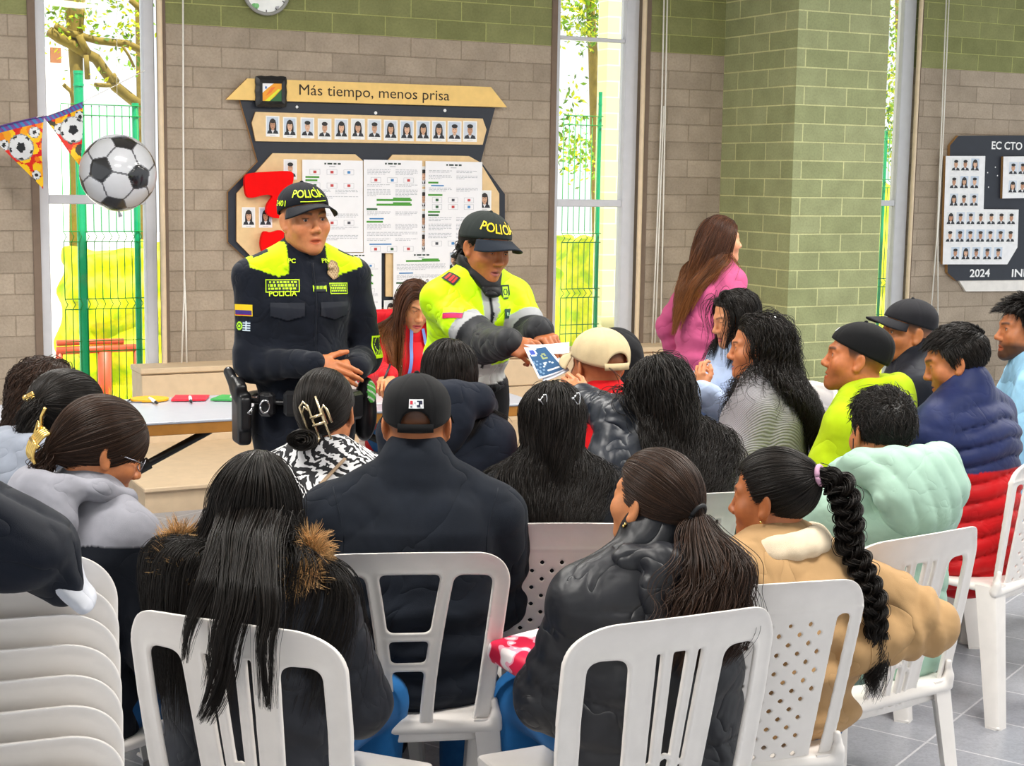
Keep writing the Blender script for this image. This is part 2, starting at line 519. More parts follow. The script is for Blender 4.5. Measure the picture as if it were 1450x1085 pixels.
def head_colour(P, M, skin, fem=False, brow=True, stub=None, lips=None, beard=0.0, fade=False):
    """paint of the head in head space: lips, brows, cropped hair and beard, as the skin itself has them"""
    Mi = np.linalg.inv(M); q = ap(Mi, P); x, y, z = q.T; ax = np.abs(x)
    c = np.tile(np.asarray(skin, float), (len(P), 1))
    rosy = np.exp(-((ax-.043)**2+(z+.035)**2)/.0004)*(y > .03)*.35
    c = c*(1-rosy[:, None]*np.array([0, .25, .25]))
    lip = np.exp(-np.maximum((ax/.028)**2+((z+.0752)/.0135)**2-.6, 0)*6)*(y > .07)
    lc = np.asarray(lips if lips is not None else np.asarray(skin)*np.array([.75, .48, .48]))
    c = c*(1-lip[:, None])+lc*lip[:, None]
    if brow:
        zb = .0205+.004*np.sin(np.clip((ax-.014)/.036, 0, 1)*2.6)
        b = np.clip(1.6-np.abs((z-zb)/(.0042 if not fem else .003)), 0, 1)*np.clip((ax-.010)/.004, 0, 1)*np.clip((.051-ax)/.006, 0, 1)*(y > .045)
        c = c*(1-b[:, None]*.78)+np.array([.012, .008, .006])*b[:, None]*.78
        ln = np.clip(1.3-np.abs((z-.0055)/.0022), 0, 1)*np.clip((.0145-np.abs(ax-.032))/.004, 0, 1)*(y > .06)
        c = c*(1-ln[:, None]*.85)
    if beard > 0:
        w = np.clip((-.045-z)/.02, 0, 1)*np.clip((y+.005)/.03, 0, 1)*beard
        w *= 1-np.clip(lip*1.2, 0, 1)
        c = c*(1-w[:, None])+np.array([.02, .014, .011])*w[:, None]
    if stub is not None:
        zl = np.where(y > 0, np.interp(y, [0, .030, .045, .09], [-.016, .000, .050, .066]), np.interp(y, [-.11, -.05, -.02, 0], [-.052, -.060, -.045, -.016]))
        w = np.clip((z-zl)/.012, 0, 1)*np.clip((.079-ax)/.004, 0, 1)
        w *= np.clip(stub, 0, 1)
        if fade: w *= np.clip((z+.045)/.07, .25, 1)
        c = c*(1-w[:, None])+np.array([.010, .008, .007])*w[:, None]
    return c
def skinmat():
    if 'skin' in MATS: return MATS['skin']
    t = NT('skin'); tc = t.n('TexCoord')
    a = t.n('Attribute', attribute_name='Col').outputs['Color']
    nz = t.n('TexNoise', Scale=55.0, Detail=5.0); t.l(tc.outputs['Object'], nz.inputs['Vector'])
    v = t.ramp(nz.outputs[0], [(0.3, (.90, .88, .88)), (0.7, (1.08, 1.08, 1.06))])
    c = t.mix(1.0, a, v, 'MULTIPLY')
    p = t.n('BsdfPrincipled', Roughness=.48); t.l(c, p.inputs['Base Color'])
    p.inputs['Specular IOR Level'].default_value = .45
    p.inputs['Subsurface Weight'].default_value = .12
    p.inputs['Subsurface Radius'].default_value = (.010, .004, .002)
    p.inputs['Subsurface Scale'].default_value = 1.0
    n2 = t.n('TexNoise', Scale=420.0, Detail=3.0); t.l(tc.outputs['Object'], n2.inputs['Vector'])
    b = t.n('Bump', Strength=.12, Distance=.001); t.l(n2.outputs[0], b.inputs['Height']); t.l(b.outputs[0], p.inputs['Normal'])
    t.l(p.outputs[0], t.out.inputs[0]); MATS['skin'] = t.m; return t.m
def eyes(M, parent, r=.0127, look=(0, 0)):
    for sx in (-1, 1):
        mb = MB(); n = 20; vs = []; cs = []; f = []
        for j in range(13):
            th = pi*j/12*.62
            for i in range(n):
                a = 2*pi*i/n; vs.append((math.sin(th)*math.cos(a), math.cos(th), math.sin(th)*math.sin(a)))
                cs.append((.004, .003, .003) if th < .20 else ((.035, .016, .008) if th < .46 else (.62, .58, .54)))
        for j in range(12):
            for i in range(n): f.append((j*n+i, j*n+(i+1) % n, (j+1)*n+(i+1) % n, (j+1)*n+i))
        R = rotm('Z', look[0]) @ rotm('X', look[1])
        vs = np.array(vs)*r @ R.T+V(sx*.032, .0745, -.0005)
        mesh('eye', ap(M, vs), f, plain('eye_surface', rough=.12, attr=True, var=.0), parent, True, cs)
def hand_ops(S, M, curl=(.3, .35, .4, .45), thumb=(.5, .2), spread=.06, k=.004, side=1):
    """hand in wrist space: +Y along the fingers, +Z back of the hand, thumb on side*X"""
    S.at(M)
    sd = side
    S.econe((0, -.030, 0), (0, .012, 0), (1, 0, 0), (.027, .021), (.030, .019), k=.015)
    S.econe((0, .010, 0), (0, .062, .001), (1, 0, 0), (.032, .016), (.040, .0135), k=.02)
    S.ell((sd*.022, .025, -.009), (.017, .030, .014), k=.014)
    S.ell((-sd*.024, .028, -.006), (.013, .030, .013), k=.012)
    base = [(.031, .078), (.0105, .083), (-.0105, .079), (-.0295, .069)]
    L = [(.040, .025, .020), (.044, .028, .021), (.041, .026, .020), (.032, .020, .018)]
    R0 = [.0088, .0090, .0085, .0074]
    for i in range(4):
        x, y = base[i]; p = V(sd*x, y-.010, .002); ang = 0; az = -sd*(1.5-i)*spread
        c = curl[i]; pts = [p]
        for j, l in enumerate(L[i]):
            ang += c*(.9, 1.15, .75)[j]
            d = V(-math.sin(az)*math.cos(ang), math.cos(az)*math.cos(ang), -math.sin(ang))
            pts.append(pts[-1]+d*(l+(.010 if j == 0 else 0)))
        for j in range(3):
            S.cone(pts[j], pts[j+1], R0[i]*(1.08-.08*j), R0[i]*(1.0-.10*j), k=(.007 if j == 0 else .004))
    a, b = thumb
    p0 = V(sd*.022, .018, -.006)
    d1 = unit(V(sd*math.sin(.6+a*.5), math.cos(.6+a*.5), -.35)); p1 = p0+d1*.040
    d2 = unit(V(sd*math.sin(.35+a*.4-b), math.cos(.35+a*.4-b), -.25-b*.4)); p2 = p1+d2*.032
    d3 = unit(V(sd*math.sin(.15+a*.3-2*b), math.cos(.15+a*.3-2*b), -.2-b*.5)); p3 = p2+d3*.024
    S.cone(p0, p1, .0145, .0115, k=.012); S.cone(p1, p2, .0112, .0100, k=.004); S.cone(p2, p3, .0100, .0082, k=.004)
    S.at(None)
def hand_frame(wrist, fdir, back, s=1.0):
    y = unit(fdir); z = unit(np.asarray(back)-y*(np.asarray(back) @ y)); x = np.cross(y, z)
    return xf(np.stack([x, y, z], 1), wrist, s)

# -------- hair
def curves(name, P, rad, mat, parent):
    """P (n, m, 3) strands as a hair curves object"""
    n, m, _ = P.shape
    hc = bpy.data.hair_curves.new(name); hc.add_curves([m]*n)
    hc.attributes['position'].data.foreach_set('vector', P.astype(np.float32).ravel())
    ra = hc.attributes.get('radius') or hc.attributes.new('radius', 'FLOAT', 'POINT')
    r = np.broadcast_to(np.asarray(rad, float), (n, m)) if np.ndim(rad) != 1 else np.tile(rad, (n, 1))
    ra.data.foreach_set('value', r.astype(np.float32).ravel())
    hc.materials.append(mat)
    o = bpy.data.objects.new(name, hc); link(o, parent); return o
CR_C, CR_R = V(0, -.012, .030), V(.075, .098, .086)
def scalp(n, rng, front=.066, nape=-.060, side=.030, infl=.004):
    """random roots on the haired part of the skull, head space"""
    out = []
    while sum(map(len, out)) < n:
        d = rng.normal(size=(n*3, 3)); d /= np.linalg.norm(d, axis=1, keepdims=True)
        p = CR_C+d*(CR_R+infl); x, y, z = p.T
        zl = np.where(y > .0, np.interp(y, [0, side, side+.018, .09], [-.012, .000, front-.018, front+.012]), np.interp(y, [-.11, -.05, -.02, 0], [nape+.01, nape, -.045, -.012]))
        out.append(p[z > zl])
    return np.concatenate(out)[:n]
def haircap(M, parent, mat, infl=.010, front=.066, nape=-.060, side=.030, res=.006, extra=None, bump=0.0, name='hair', wob=None):
    """skull-hugging hair shell"""
    S = SDF(); S.at(M)
    S.ell(CR_C, CR_R+infl, k=0)
    if extra: extra(S)
    Mi = np.linalg.inv(M); s = S.S
    def cut(P):
        q = ap(Mi, P); x, y, z = q[..., 0], q[..., 1], q[..., 2]
        zl = np.where(y > 0, np.interp(y, [0, side, side+.018, .09, .13], [-.012, .000, front-.018, front+.012, front+.03]), np.interp(y, [-.13, -.05, -.02, 0], [nape+.01, nape, -.045, -.012]))
        return (zl-z)*s*.8
    c = ap(M, V(0, 0, 0))
    if not extra: S.fn(cut, c-.25, c+.25, k=.012*s, op='i')
    else: S.ops.insert(1, ('i', cut, c-.25, c+.25, .012*s))
    v, q = S.mesh(res*s, 1, disp=(lambda P: wob(P)) if wob else None)
    return mesh(name, v, q, mat, parent)
def hairshell(name, col, rough=.4):
    if name in MATS: return MATS[name]
    t = NT(name); tc = t.n('TexCoord')
    nz = t.n('TexNoise', Scale=140.0, Detail=6.0); t.l(tc.outputs['Object'], nz.inputs['Vector'])
    c = t.ramp(nz.outputs[0], [(.3, np.array(col)*.5), (.7, np.array(col)*1.5)])
    p = t.n('BsdfPrincipled', Roughness=rough); t.l(c, p.inputs['Base Color']); p.inputs['Specular IOR Level'].default_value = .35
    b = t.n('Bump', Strength=.6, Distance=.004); t.l(nz.outputs[0], b.inputs['Height']); t.l(b.outputs[0], p.inputs['Normal'])
    t.l(p.outputs[0], t.out.inputs[0]); MATS[name] = t.m; return t.m
def fall(P0, D0, S, L, m=34, g=.25, off=.006, gdir=(0, 0, -1), pull=0.0, ctr=(0, 0, 0), X=(1, 0, 0), ramp=.4):
    """let strands fall from P0 with first direction D0, sliding over the collider S; L = lengths"""
    n = len(P0); P = np.zeros((n, m, 3)); P[:, 0] = P0; d = D0/(np.linalg.norm(D0, axis=1, keepdims=True)+1e-9)
    ds = (L/(m-1))[:, None]; G = V(*gdir)
    offv = np.broadcast_to(np.asarray(off, float), (n,))
    for i in range(1, m):
        gg = g if np.ndim(g) == 0 else g
        d = d*(1-gg)+G*gg
        if pull: d = d-(pull*((P[:, i-1]-V(*ctr)) @ V(*X))*min(1, i/m*2.5))[:, None]*V(*X)
        u = min(1, i/(m*ramp)); oi = np.minimum(offv, .004)+(offv-np.minimum(offv, .004))*u*u*(3-2*u)
        d /= np.linalg.norm(d, axis=1, keepdims=True)+1e-9
        q = P[:, i-1]+d*ds
        for _ in range(2):
            s = S.eval(q); bad = s < oi
            if bad.any():
                qb = q[bad]; q[bad] = qb+S.grad(qb)*((oi[bad]-s[bad]))[:, None]
        dd = q-P[:, i-1]; ln = np.linalg.norm(dd, axis=1, keepdims=True)+1e-9
        q = P[:, i-1]+dd/ln*ds
        P[:, i] = q; d = dd/ln
    return P
def wavy(P, amp, freq, rng, ramp=.35, clump=0.0):
    """add waves / curls growing along the strands"""
    n, m, _ = P.shape; t = np.linspace(0, 1, m)
    T = np.gradient(P, axis=1); T /= np.linalg.norm(T, axis=2, keepdims=True)+1e-9
    a = np.cross(T, V(.3, .9, .2)); a /= np.linalg.norm(a, axis=2, keepdims=True)+1e-9; b = np.cross(T, a)
    # neighbouring strands share a phase so that they clump into locks
    key = np.floor(P[:, 0]/max(clump, 1e-4)).astype(int) if clump else np.arange(n)[:, None]
    h = (np.abs(np.sin((key*np.array([12.9898, 78.233, 37.719])[:key.shape[1]]).sum(1)*43758.5453)) % 1)
    ph = h*40+rng.normal(0, .35, n); fr = freq*(1+.25*(h-.5)); am = amp*(.7+.6*((h*7) % 1))
    w = np.clip(t/ramp, 0, 1)**1.3
    u = fr[:, None]*t[None]*2*pi+ph[:, None]
    return P+(a*np.cos(u)[..., None]+b*np.sin(u)[..., None])*(am[:, None]*w[None])[..., None]
def clumped(P, size, amt, rng):
    """pull strands towards clump leaders towards the tip"""
    n, m, _ = P.shape; nl = max(4, int(n*size)); lead = rng.choice(n, nl, False)
    R = P[:, min(2, m-1)]+.35*P[:, m//2]; D = ((R[:, None]-R[lead][None])**2).sum(-1) if n*nl < 4e6 else None
    near = lead[D.argmin(1)] if D is not None else lead[rng.integers(0, nl, n)]
    t = np.linspace(0, 1, m)**1.2*amt
    return P*(1-t[None, :, None])+P[near]*t[None, :, None]
def taper(m, r, tip=.25): 
    t = np.linspace(0, 1, m); return r*(1-(1-tip)*t**2)

# -------- caps
def cap(M, parent, mat, brim=True, back=False, arch=False, brim_mat=None, btn=True, rimf=.046, rimb=.006, infl=(.010, .010, .012), brimlen=.070, up=0.0, name='cap', seam=.012, brimdrop=.012):
    """baseball cap in head space; back=True wears it backwards; arch cuts the strap opening"""
    sg = -1 if back else 1
    C = CR_C; R = CR_R+V(*infl); nu, nv = 96, 18
    vs = []
    def rim(a):   # a = angle from the brim direction
        f = .5+.5*math.cos(a); z = rimb+(rimf-rimb)*f
        if back: z = (rimf-.002) + ((rimb+.012)-(rimf-.002))*f
        if arch:
            da = abs(abs(a)-pi)
            w = .50
            if da < w: z += .052*math.sqrt(max(0, 1-(da/w)**2))
        return z
    for i in range(nu):
        a = 2*pi*i/nu-pi
        for j in range(nv):
            t = j/(nv-1); z0 = rim(a); zt = C[2]+R[2]
            ph0 = math.asin(max(-1, min(1, (z0-C[2])/R[2]))); ph = ph0+(pi/2-ph0)*t
            k = math.cos(ph)
            bx = 1+.06*math.sin(ph*2)*(ph > 0)
            sm = min(abs((a-s+pi) % (2*pi)-pi) for s in [pi/6+pi/3*q for q in range(6)] + [0])
            dd = 1-seam*math.exp(-(sm/.022)**2)*(1-t**6)
            vs.append((C[0]+R[0]*k*math.sin(a)*bx*dd, C[1]+sg*R[1]*k*math.cos(a)*bx*dd, C[2]+R[2]*math.sin(ph)*dd))
    f = []
    for i in range(nu):
        for j in range(nv-1):
            q = (i*nv+j, ((i+1) % nu)*nv+j, ((i+1) % nu)*nv+j+1, i*nv+j+1)
            f.append(q if sg < 0 else q[::-1])
    root = mesh(name, ap(M, np.array(vs)), f, mat, parent)
    md = root.modifiers.new('thick', 'SOLIDIFY'); md.thickness = .003*M_scale(M); md.offset = -1
    mb = MB()
    if btn:
        mb.sphere(ap(M, V(C[0], C[1], C[2]+R[2]-.002)), .0078*M_scale(M), 12, 8); mb.build('button', mat, root, True)
    if arch:      # strap closing the opening
        mb = MB(); pts = []
        for a in np.linspace(pi-.56, pi+.56, 15):
            z = rimb+.008 if not back else rimf+.004
            k = math.sqrt(max(0, 1-((z-C[2])/R[2])**2)); pts.append((R[0]*k*math.sin(a), C[1]+sg*R[1]*k*math.cos(a), z))
        pts = np.array(pts); n = len(pts); vv = np.concatenate([pts+V(0, 0, .011), pts-V(0, 0, .011)]); o = (pts-V(C[0], C[1], 0)); o[:, 2] = 0
        o /= np.linalg.norm(o, axis=1, keepdims=True); vv = np.concatenate([vv, vv+np.concatenate([o, o])*.003])
        ff = []
        for i in range(n-1):
            ff += [(i, i+1, n+i+1, n+i), (2*n+i, 3*n+i, 3*n+i+1, 2*n+i+1), (i, 2*n+i, 2*n+i+1, i+1), (n+i, n+i+1, 3*n+i+1, 3*n+i)]
        mesh('strap', ap(M, vv), ff, mat, root)
    if brim:
        nb, nr = 33, 10; vs = []
        for i in range(nb):
            a = (i/(nb-1)-.5)*2*1.12
            for j in range(nr):
                t = j/(nr-1); z0 = rim(a)-.001
                k = math.sqrt(max(0, 1-((z0-C[2])/R[2])**2))
                bx, by = R[0]*k*math.sin(a)*1.02, R[1]*k*math.cos(a)*1.02
                ln = brimlen*math.sqrt(max(0, 1-(abs(a)/1.14)**2.6))
                x = bx*(1+.18*t); y = by+ln*t
                z = z0-brimdrop*t*1.0+up*t-.019*(x/.08)**2*t-.004
                vs.append((x, C[1]+sg*y, z))
        f = []
        for i in range(nb-1):
            for j in range(nr-1):
                q = (i*nr+j, i*nr+j+1, (i+1)*nr+j+1, (i+1)*nr+j); f.append(q if sg > 0 else q[::-1])
        b = mesh('brim', ap(M, np.array(vs)), f, brim_mat or mat, root)
        md = b.modifiers.new('thick', 'SOLIDIFY'); md.thickness = .004*M_scale(M); md.offset = 0
    root['_cap'] = 1
    def surf(u, w, back_side=False, off=.0015):
        """point on the crown: u metres around from the brim side (or the rear), w height in head space"""
        a = u/.088+(pi if back_side else 0)
        k = math.sqrt(max(0, 1-((w-C[2])/R[2])**2)); ph = math.asin(max(-1, min(1, (w-C[2])/R[2]))); bx = 1+.06*math.sin(ph*2)*(ph > 0)
        return V((R[0]*bx+off)*k*math.sin(a), C[1]+sg*(R[1]*bx+off)*k*math.cos(a), w)
    surf.back = back
    return root, surf
def M_scale(M): return float(np.linalg.norm(np.asarray(M)[:3, 0]))
def cap_text(surf, M, body, size, w0, mat, parent, u0=0.0, back_side=False, bold=.02, name='lettering', flip=1, tilt=0.0, sx=1.0):
    v, f = text2d(body, size, bold=bold)
    pts = []
    for x, y in v:
        x, y = x*sx*math.cos(tilt)-y*math.sin(tilt), x*sx*math.sin(tilt)+y*math.cos(tilt)
        pts.append(surf(u0+flip*x*(1 if back_side else -1)*(-1 if surf.back else 1), w0+y, back_side, .0048))
    return mesh(name, ap(M, np.array(pts)), f, mat, parent, False)
# ---------------------------------------------------------------- people
BLK = rgb(30, 30, 34)
def ik(a, t, l1, l2, pole):
    a, t = V(*a), V(*t); d = t-a; L = np.linalg.norm(d); L2 = min(L, (l1+l2)*.995); t = a+d/L*L2; d = t-a
    x = unit(d); c = (l1*l1+L2*L2-l2*l2)/(2*l1*L2); c = max(-1, min(1, c)); s = math.sqrt(1-c*c)
    p = V(*pole); p = unit(p-x*(p @ x)); return a+x*l1*c+p*l1*s, t
class Person:
    """joints in the person's own space: +Y is where the body faces, z=0 the floor"""
    def __init__(s, label, px, depth, yaw, hy=None, hp=0.0, hr=0.0, lean=0.0, side=0.0, pose='sit', w=1.0, fem=True, skin=(200, 140, 100), hs=None, hands=None, poles=None, twist=0.0, group=None, sh=None, knee=None, base_z=None, armS=1.0):
        s.yaw = math.radians(yaw); s.fem = fem; s.w = w; s.skin = lin(skin)
        s.hs = hs or (.95 if fem else 1.0)
        Hw = at(px[0], px[1], depth); s.Hw = Hw
        hy = yaw if hy is None else hy
        rel = math.radians(hy-yaw)
        s.HR = rotm('Z', rel) @ rotm('X', -math.radians(hp)) @ rotm('Y', math.radians(hr))
        sit = pose == 'sit'
        pel = V(0, 0, .545 if sit else (base_z or .90)); s.pose = pose
        hn = V(0, 0, 0)+s.HR @ V(0, .012, .045)*s.hs+V(0, .012, .078)*s.hs    # head centre above the neck base
        Tz = Hw[2]-hn[2]-pel[2]
        th, sd = math.radians(lean), math.radians(side)
        dr = unit(V(math.tan(sd), math.tan(th), 1)); T = Tz/dr[2]
        N = pel+dr*T; H = N+hn
        s.T = T; s.dr = dr; s.pel = pel; s.N = N; s.H = H
        s.waist = pel+dr*T*.34+V(0, -.012 if not sit else -.02, 0); s.chest = pel+dr*T*.70+V(0, -.012, 0)
        tw = rotm('Z', math.radians(twist)); s.tw = tw
        s.X = tw @ V(1, 0, 0); s.F = tw @ V(0, 1, 0)
        Sc = N-dr*.060
        shw = (.158 if fem else .182)*w if sh is None else sh
        s.Sc = Sc
        s.shoulder = {1: Sc+s.X*shw+V(0, 0, -.028), -1: Sc-s.X*shw+V(0, 0, -.028)}
        s.hip = {k: pel+V(k*.088, .01, -.015) for k in (1, -1)}
        if sit:
            kn = knee or {1: (.12, .43, .50), -1: (-.12, .43, .50)}
            s.knee = {k: V(*kn[k]) for k in kn}; s.ankle = {k: V(kn[k][0]*1.05, kn[k][1]-.02, .085) for k in kn}
        else:
            s.knee = {k: V(k*.10, .03, .49*pel[2]/.9) for k in (1, -1)}; s.ankle = {k: V(k*.11, -.02, .085) for k in (1, -1)}
        f = .5 + .5*(T/.5); L1, L2 = .285*f*armS, .255*f*armS
        hands = hands or {}; poles = poles or {}
        s.elbow, s.wrist, s.hf, s.hb = {}, {}, {}, {}
        for k in (1, -1):
            hd = hands.get(k) or (dict(t=(k*.09, .30, .615), f=(-k*.55, .8, -.1), b=(0, .1, 1)) if sit else dict(t=(k*.25, .05, pel[2]-.07), f=(0, .1, -1), b=(k, 0, 0)))
            pole = poles.get(k, (k*.7, -.6, -.8))
            s.elbow[k], s.wrist[k] = ik(s.shoulder[k], hd['t'], L1, L2, pole)
            s.hf[k] = hd['f']; s.hb[k] = hd['b']; hands[k] = hd
        s.hands = hands
        c, sn = math.cos(s.yaw), math.sin(s.yaw)
        s.loc = V(Hw[0]-(c*H[0]-sn*H[1]), Hw[1]-(sn*H[0]+c*H[1]), 0)
        s.M = xf(s.HR, H, s.hs)
        s.root = empty('person', s.loc, s.yaw, label, 'person', group)
        s.W = xf(rotm('Z', s.yaw), s.loc)
    def world(s, p): return ap(s.W, p)
    def local(s, p): return ap(np.linalg.inv(s.W), p)
    # ---- skin
    def body(s, res=.0034, face=True, stub=None, beard=0.0, mouth=0.0, lips=None, jaw=1.0, nose=1.0, brow=True, hres=.0030, handkw=None, fade=False, eye=True, look=(0, 0), eo=1.0):
        S = SDF(); head_ops(S, s.M, s.fem, face, mouth, True, nose, jaw, eo)
        nk = .050 if s.fem else .058*s.w**.5
        S.cone(ap(s.M, V(0, -.020, -.062)), s.N+V(0, -.012, .01), nk*.98, nk*1.04, k=.03)
        S.cone(s.N+V(0, -.010, .01), s.Sc+V(0, -.01, -.04), nk*1.04, nk*1.15, k=.02)
        P1 = S.mesh(res, 1); parts = [P1]
        cols = [head_colour(P1[0], s.M, s.skin, s.fem, brow, stub, lips, beard, fade)]
        B = SDF(); w = s.w
        B.econe(s.pel, s.waist, s.X, (.150*w, .105*w), (.128*w, .095*w), k=.04).econe(s.waist, s.chest, s.X, (.128*w, .095*w), (.145*w, .105*w), k=.04).econe(s.chest, s.Sc, s.X, (.145*w, .105*w), (.115*w, .070), k=.04)
        for k in (1, -1):
            B.cone(s.Sc, s.shoulder[k], .05, .045, k=.03).cone(s.shoulder[k], s.elbow[k], .042, .036, k=.02).cone(s.elbow[k], s.wrist[k], .036, .025, k=.02)
            B.cone(s.hip[k], s.knee[k], .070, .048, k=.03).cone(s.knee[k], s.ankle[k], .046, .032, k=.02)
        P2 = B.mesh(.014, 1); parts.append(P2); cols.append(np.tile(s.skin, (len(P2[0]), 1)))
        for k in (1, -1):
            Hn = SDF(); kw = dict(curl=(.35, .4, .45, .5)); kw.update(s.hands[k].get('kw', {}))
            Mh = hand_frame(s.wrist[k]+unit(s.hf[k])*.012, s.hf[k], s.hb[k], s.hs*(.93 if s.fem else 1.0))
            s.hands[k]['M'] = Mh
            # thumb side: x axis of the frame is y x z ; right hand palm-down has the thumb on -X of the frame
            hand_ops(Hn, Mh, side=s.hands[k].get('side', -k), **kw)
            Hn.cone(s.wrist[k]-unit(s.wrist[k]-s.elbow[k])*.06, s.wrist[k]+unit(s.hf[k])*.012, .026, .024, k=.02)
            P3 = Hn.mesh(hres, 1); parts.append(P3); cols.append(np.tile(s.skin*np.array([.98, .94, .92]), (len(P3[0]), 1)))
        v, q = joinm(parts)
        s.bodyo = mesh('body', v, q, skinmat(), s.root, col=np.concatenate(cols))
        if face and eye: eyes(s.M, s.bodyo, look=look)
        return s
    # ---- clothes
    def jsdf(s, t=.018, puff=0.0, pamp=.010, hem=.10, sleeve=1.0, fold=.0035, ffreq=26, bust=True, loose=1.0, cuff=True, arms=(1, -1), apuff=None, diag=0.0, bulk=1.0, seed=0.0, kx=.03, collar=None, ch=.055, belly=0.0, cr=1.0):
        ffreq = ffreq*3.2; S = SDF(); w = s.w; pel, wa, ch_, Sc = s.pel, s.waist, s.chest, s.Sc
        dr = s.dr
        def wob(P, h):
            d = 0
            if puff:
                sc = (P-pel) @ dr + diag*np.abs((P-pel) @ s.X)
                d = pamp*(np.abs(np.sin(pi*sc/puff))**.45-.65)
            else:
                sc = (P-pel) @ dr
                d = fold*1.3*np.sin(sc*60+3*noise(P, 7, seed))*np.clip((.30-sc)/.25, 0, 1)
            return d+fold*(.6*noise(P, ffreq*.5, seed)-.8*crease(P, ffreq*.55, seed))
        lo = pel-dr*hem*(.35 if s.pose == 'sit' else 1)
        fw = 1.12 if s.fem else 1.0
        S.econe(lo, wa, s.X, (.158*w*fw+t*loose, .118*w+t*loose), (.140*w+t*loose, .104*w+t+belly), k=.0, wob=wob)
        S.econe(wa, ch_, s.X, (.140*w+t*loose, .104*w+t+belly), (.158*w+t, .112*w+t), k=kx, wob=wob)
        S.econe(ch_, Sc-dr*.01, s.X, (.158*w+t, .112*w+t), (.120*w+t, .070+t), k=kx, wob=wob)
        if s.fem and bust: S.ell(ch_+s.F*.075*w+V(0, 0, -.01), (.125*w+t, .055+t, .075), k=.04)
        S.cone(s.N+V(0, -.012, -.005), Sc+V(0, -.005, -.03), .058+t*.6, .066+t*.7, k=.03)
        for k in (1, -1):
            S.cone(s.N+s.X*k*.040+V(0, -.010, -.008), s.shoulder[k]+V(0, -.004, .006), .046+t*.7, .050+t*.8, k=.04)
            if k not in arms: continue
            sh, el, wr = s.shoulder[k], s.elbow[k], s.wrist[k]
            wr2 = el+(wr-el)*sleeve
            def aw(P, h, q, sh=sh, el=el, l=np.linalg.norm(el-sh)):
                a = apuff if apuff is not None else puff
                if a: return pamp*(np.abs(np.sin(pi*h*l/a))**.45-.65)+fold*(.6*noise(P, ffreq*.5, seed)-.9*crease(P, ffreq*.6, seed))
                return fold*(noise(P, ffreq*.5, seed)-1.1*crease(P, ffreq*.6, seed)+.75*np.sin(h*22+3.5*noise(P, 6, seed+2))*np.clip((h-.35)*2.2, 0, 1))
            def fw_(P, h, q, l=np.linalg.norm(wr2-el)):
                a = apuff if apuff is not None else puff
                if a: return pamp*(np.abs(np.sin(pi*(h*l/a+.3)))**.45-.65)+fold*noise(P, ffreq, seed)
                return fold*(noise(P, ffreq*.5, seed)-1.1*crease(P, ffreq*.6, seed)+.8*np.sin(h*24+3.5*noise(P, 6, seed+4))*np.clip(1.1-h*1.1, 0, 1))
            S.cone(sh, el, (.050*w+t*.9)*bulk, (.043*w+t*.9)*bulk, k=.028, wob=aw)
            S.cone(el, wr2, (.043*w+t*.9)*bulk, (.031+t*.75)*bulk, k=.022, wob=fw_)
            if cuff and sleeve > .9: S.cone(wr2-(wr2-el)*.10, wr2+unit(wr2-el)*.008, .033+t*.6, .031+t*.55, k=.006)
        if collar:
            a = s.N+V(0, -.010, .0); u = unit(ap(s.M, V(0, -.02, -.06))-a)
            S.cone(a-u*.02, a+u*(ch*.45), (.074+t*.7)*cr, (.072+t*.6)*cr, k=.016); S.cone(a, a+u*ch, (.066+t*.5)*cr, (.064+t*.4)*cr, k=.008, wob=(lambda P, h, q: .002*noise(P, 30, seed)))
        s.S = S; return S
    def garment(s, name, S, mat, res=.009, smooth=1, col=None, parent=None):
        v, q = S.mesh(res, smooth); c = None if col is None else col(v)
        if c is not None: c = np.where((c.max(1) < .075)[:, None], c*.55, c)
        o = mesh(name, v, q, mat, parent or s.root, col=c)
        return o
    def trousers(s, mat, t=.012, res=.012, shoe=None, name='trousers', feet=True, col=None):
        S = SDF(); w = s.w; fw = 1.1 if s.fem else 1.0
        S.econe(s.pel+V(0, .0, -.06), s.pel+V(0, 0, .07), (1, 0, 0), (.155*w*fw+t, .115*w+t), (.140*w+t, .100*w+t), k=0)
        for k in (1, -1):
            S.cone(s.hip[k], s.knee[k], .078*w*fw+t, .056+t, k=.035, wob=lambda P, h, q: .003*noise(P, 24))
            S.cone(s.knee[k], s.ankle[k]+V(0, 0, .0), .054+t, .042+t, k=.02, wob=lambda P, h, q: .003*noise(P, 30))
        s.TS = S
        s.garment(name, S, mat, res, col=col)
        if feet:
            for k in (1, -1):
                a = s.ankle[k]; F = SDF()
                F.cone(a+V(0, -.035, -.045), a+V(k*.015, .13, -.052), .036, .032, k=0).cone(a, a+V(0, -.01, -.04), .040, .042, k=.03)
                F.box(a+V(k*.007, .045, -.075), (.040, .125, .010), r=.009, k=.008)
                s.garment('shoe', F, shoe or plain('shoe_dark', rgb(28, 28, 30), .5), .009)
        return s
    # ---- decals: a small patch laid on a garment
    def patch(s, name, S, centre, out, up, wd, ht, colf, parent, n=(24, 16), off=.003, mat=None, rough=.7, thick=True):
        out = unit(out); u = unit(np.cross(V(*up), out)); vv = np.cross(out, u)
        gx = np.linspace(-.5, .5, n[0]+1); gy = np.linspace(-.5, .5, n[1]+1)
        G = np.array([[V(*centre)+out*.12+u*x*wd+vv*y*ht for y in gy] for x in gx]).reshape(-1, 3)
        P = trace(S, G, -out, .3, off)
        m = n[1]+1; f = []; cs = []
        for i in range(n[0]):
            for j in range(n[1]):
                c = colf((gx[i]+gx[i+1])/2, (gy[j]+gy[j+1])/2)
                if c is None: continue
                f.append((i*m+j, (i+1)*m+j, (i+1)*m+j+1, i*m+j+1)); cs.append(c)
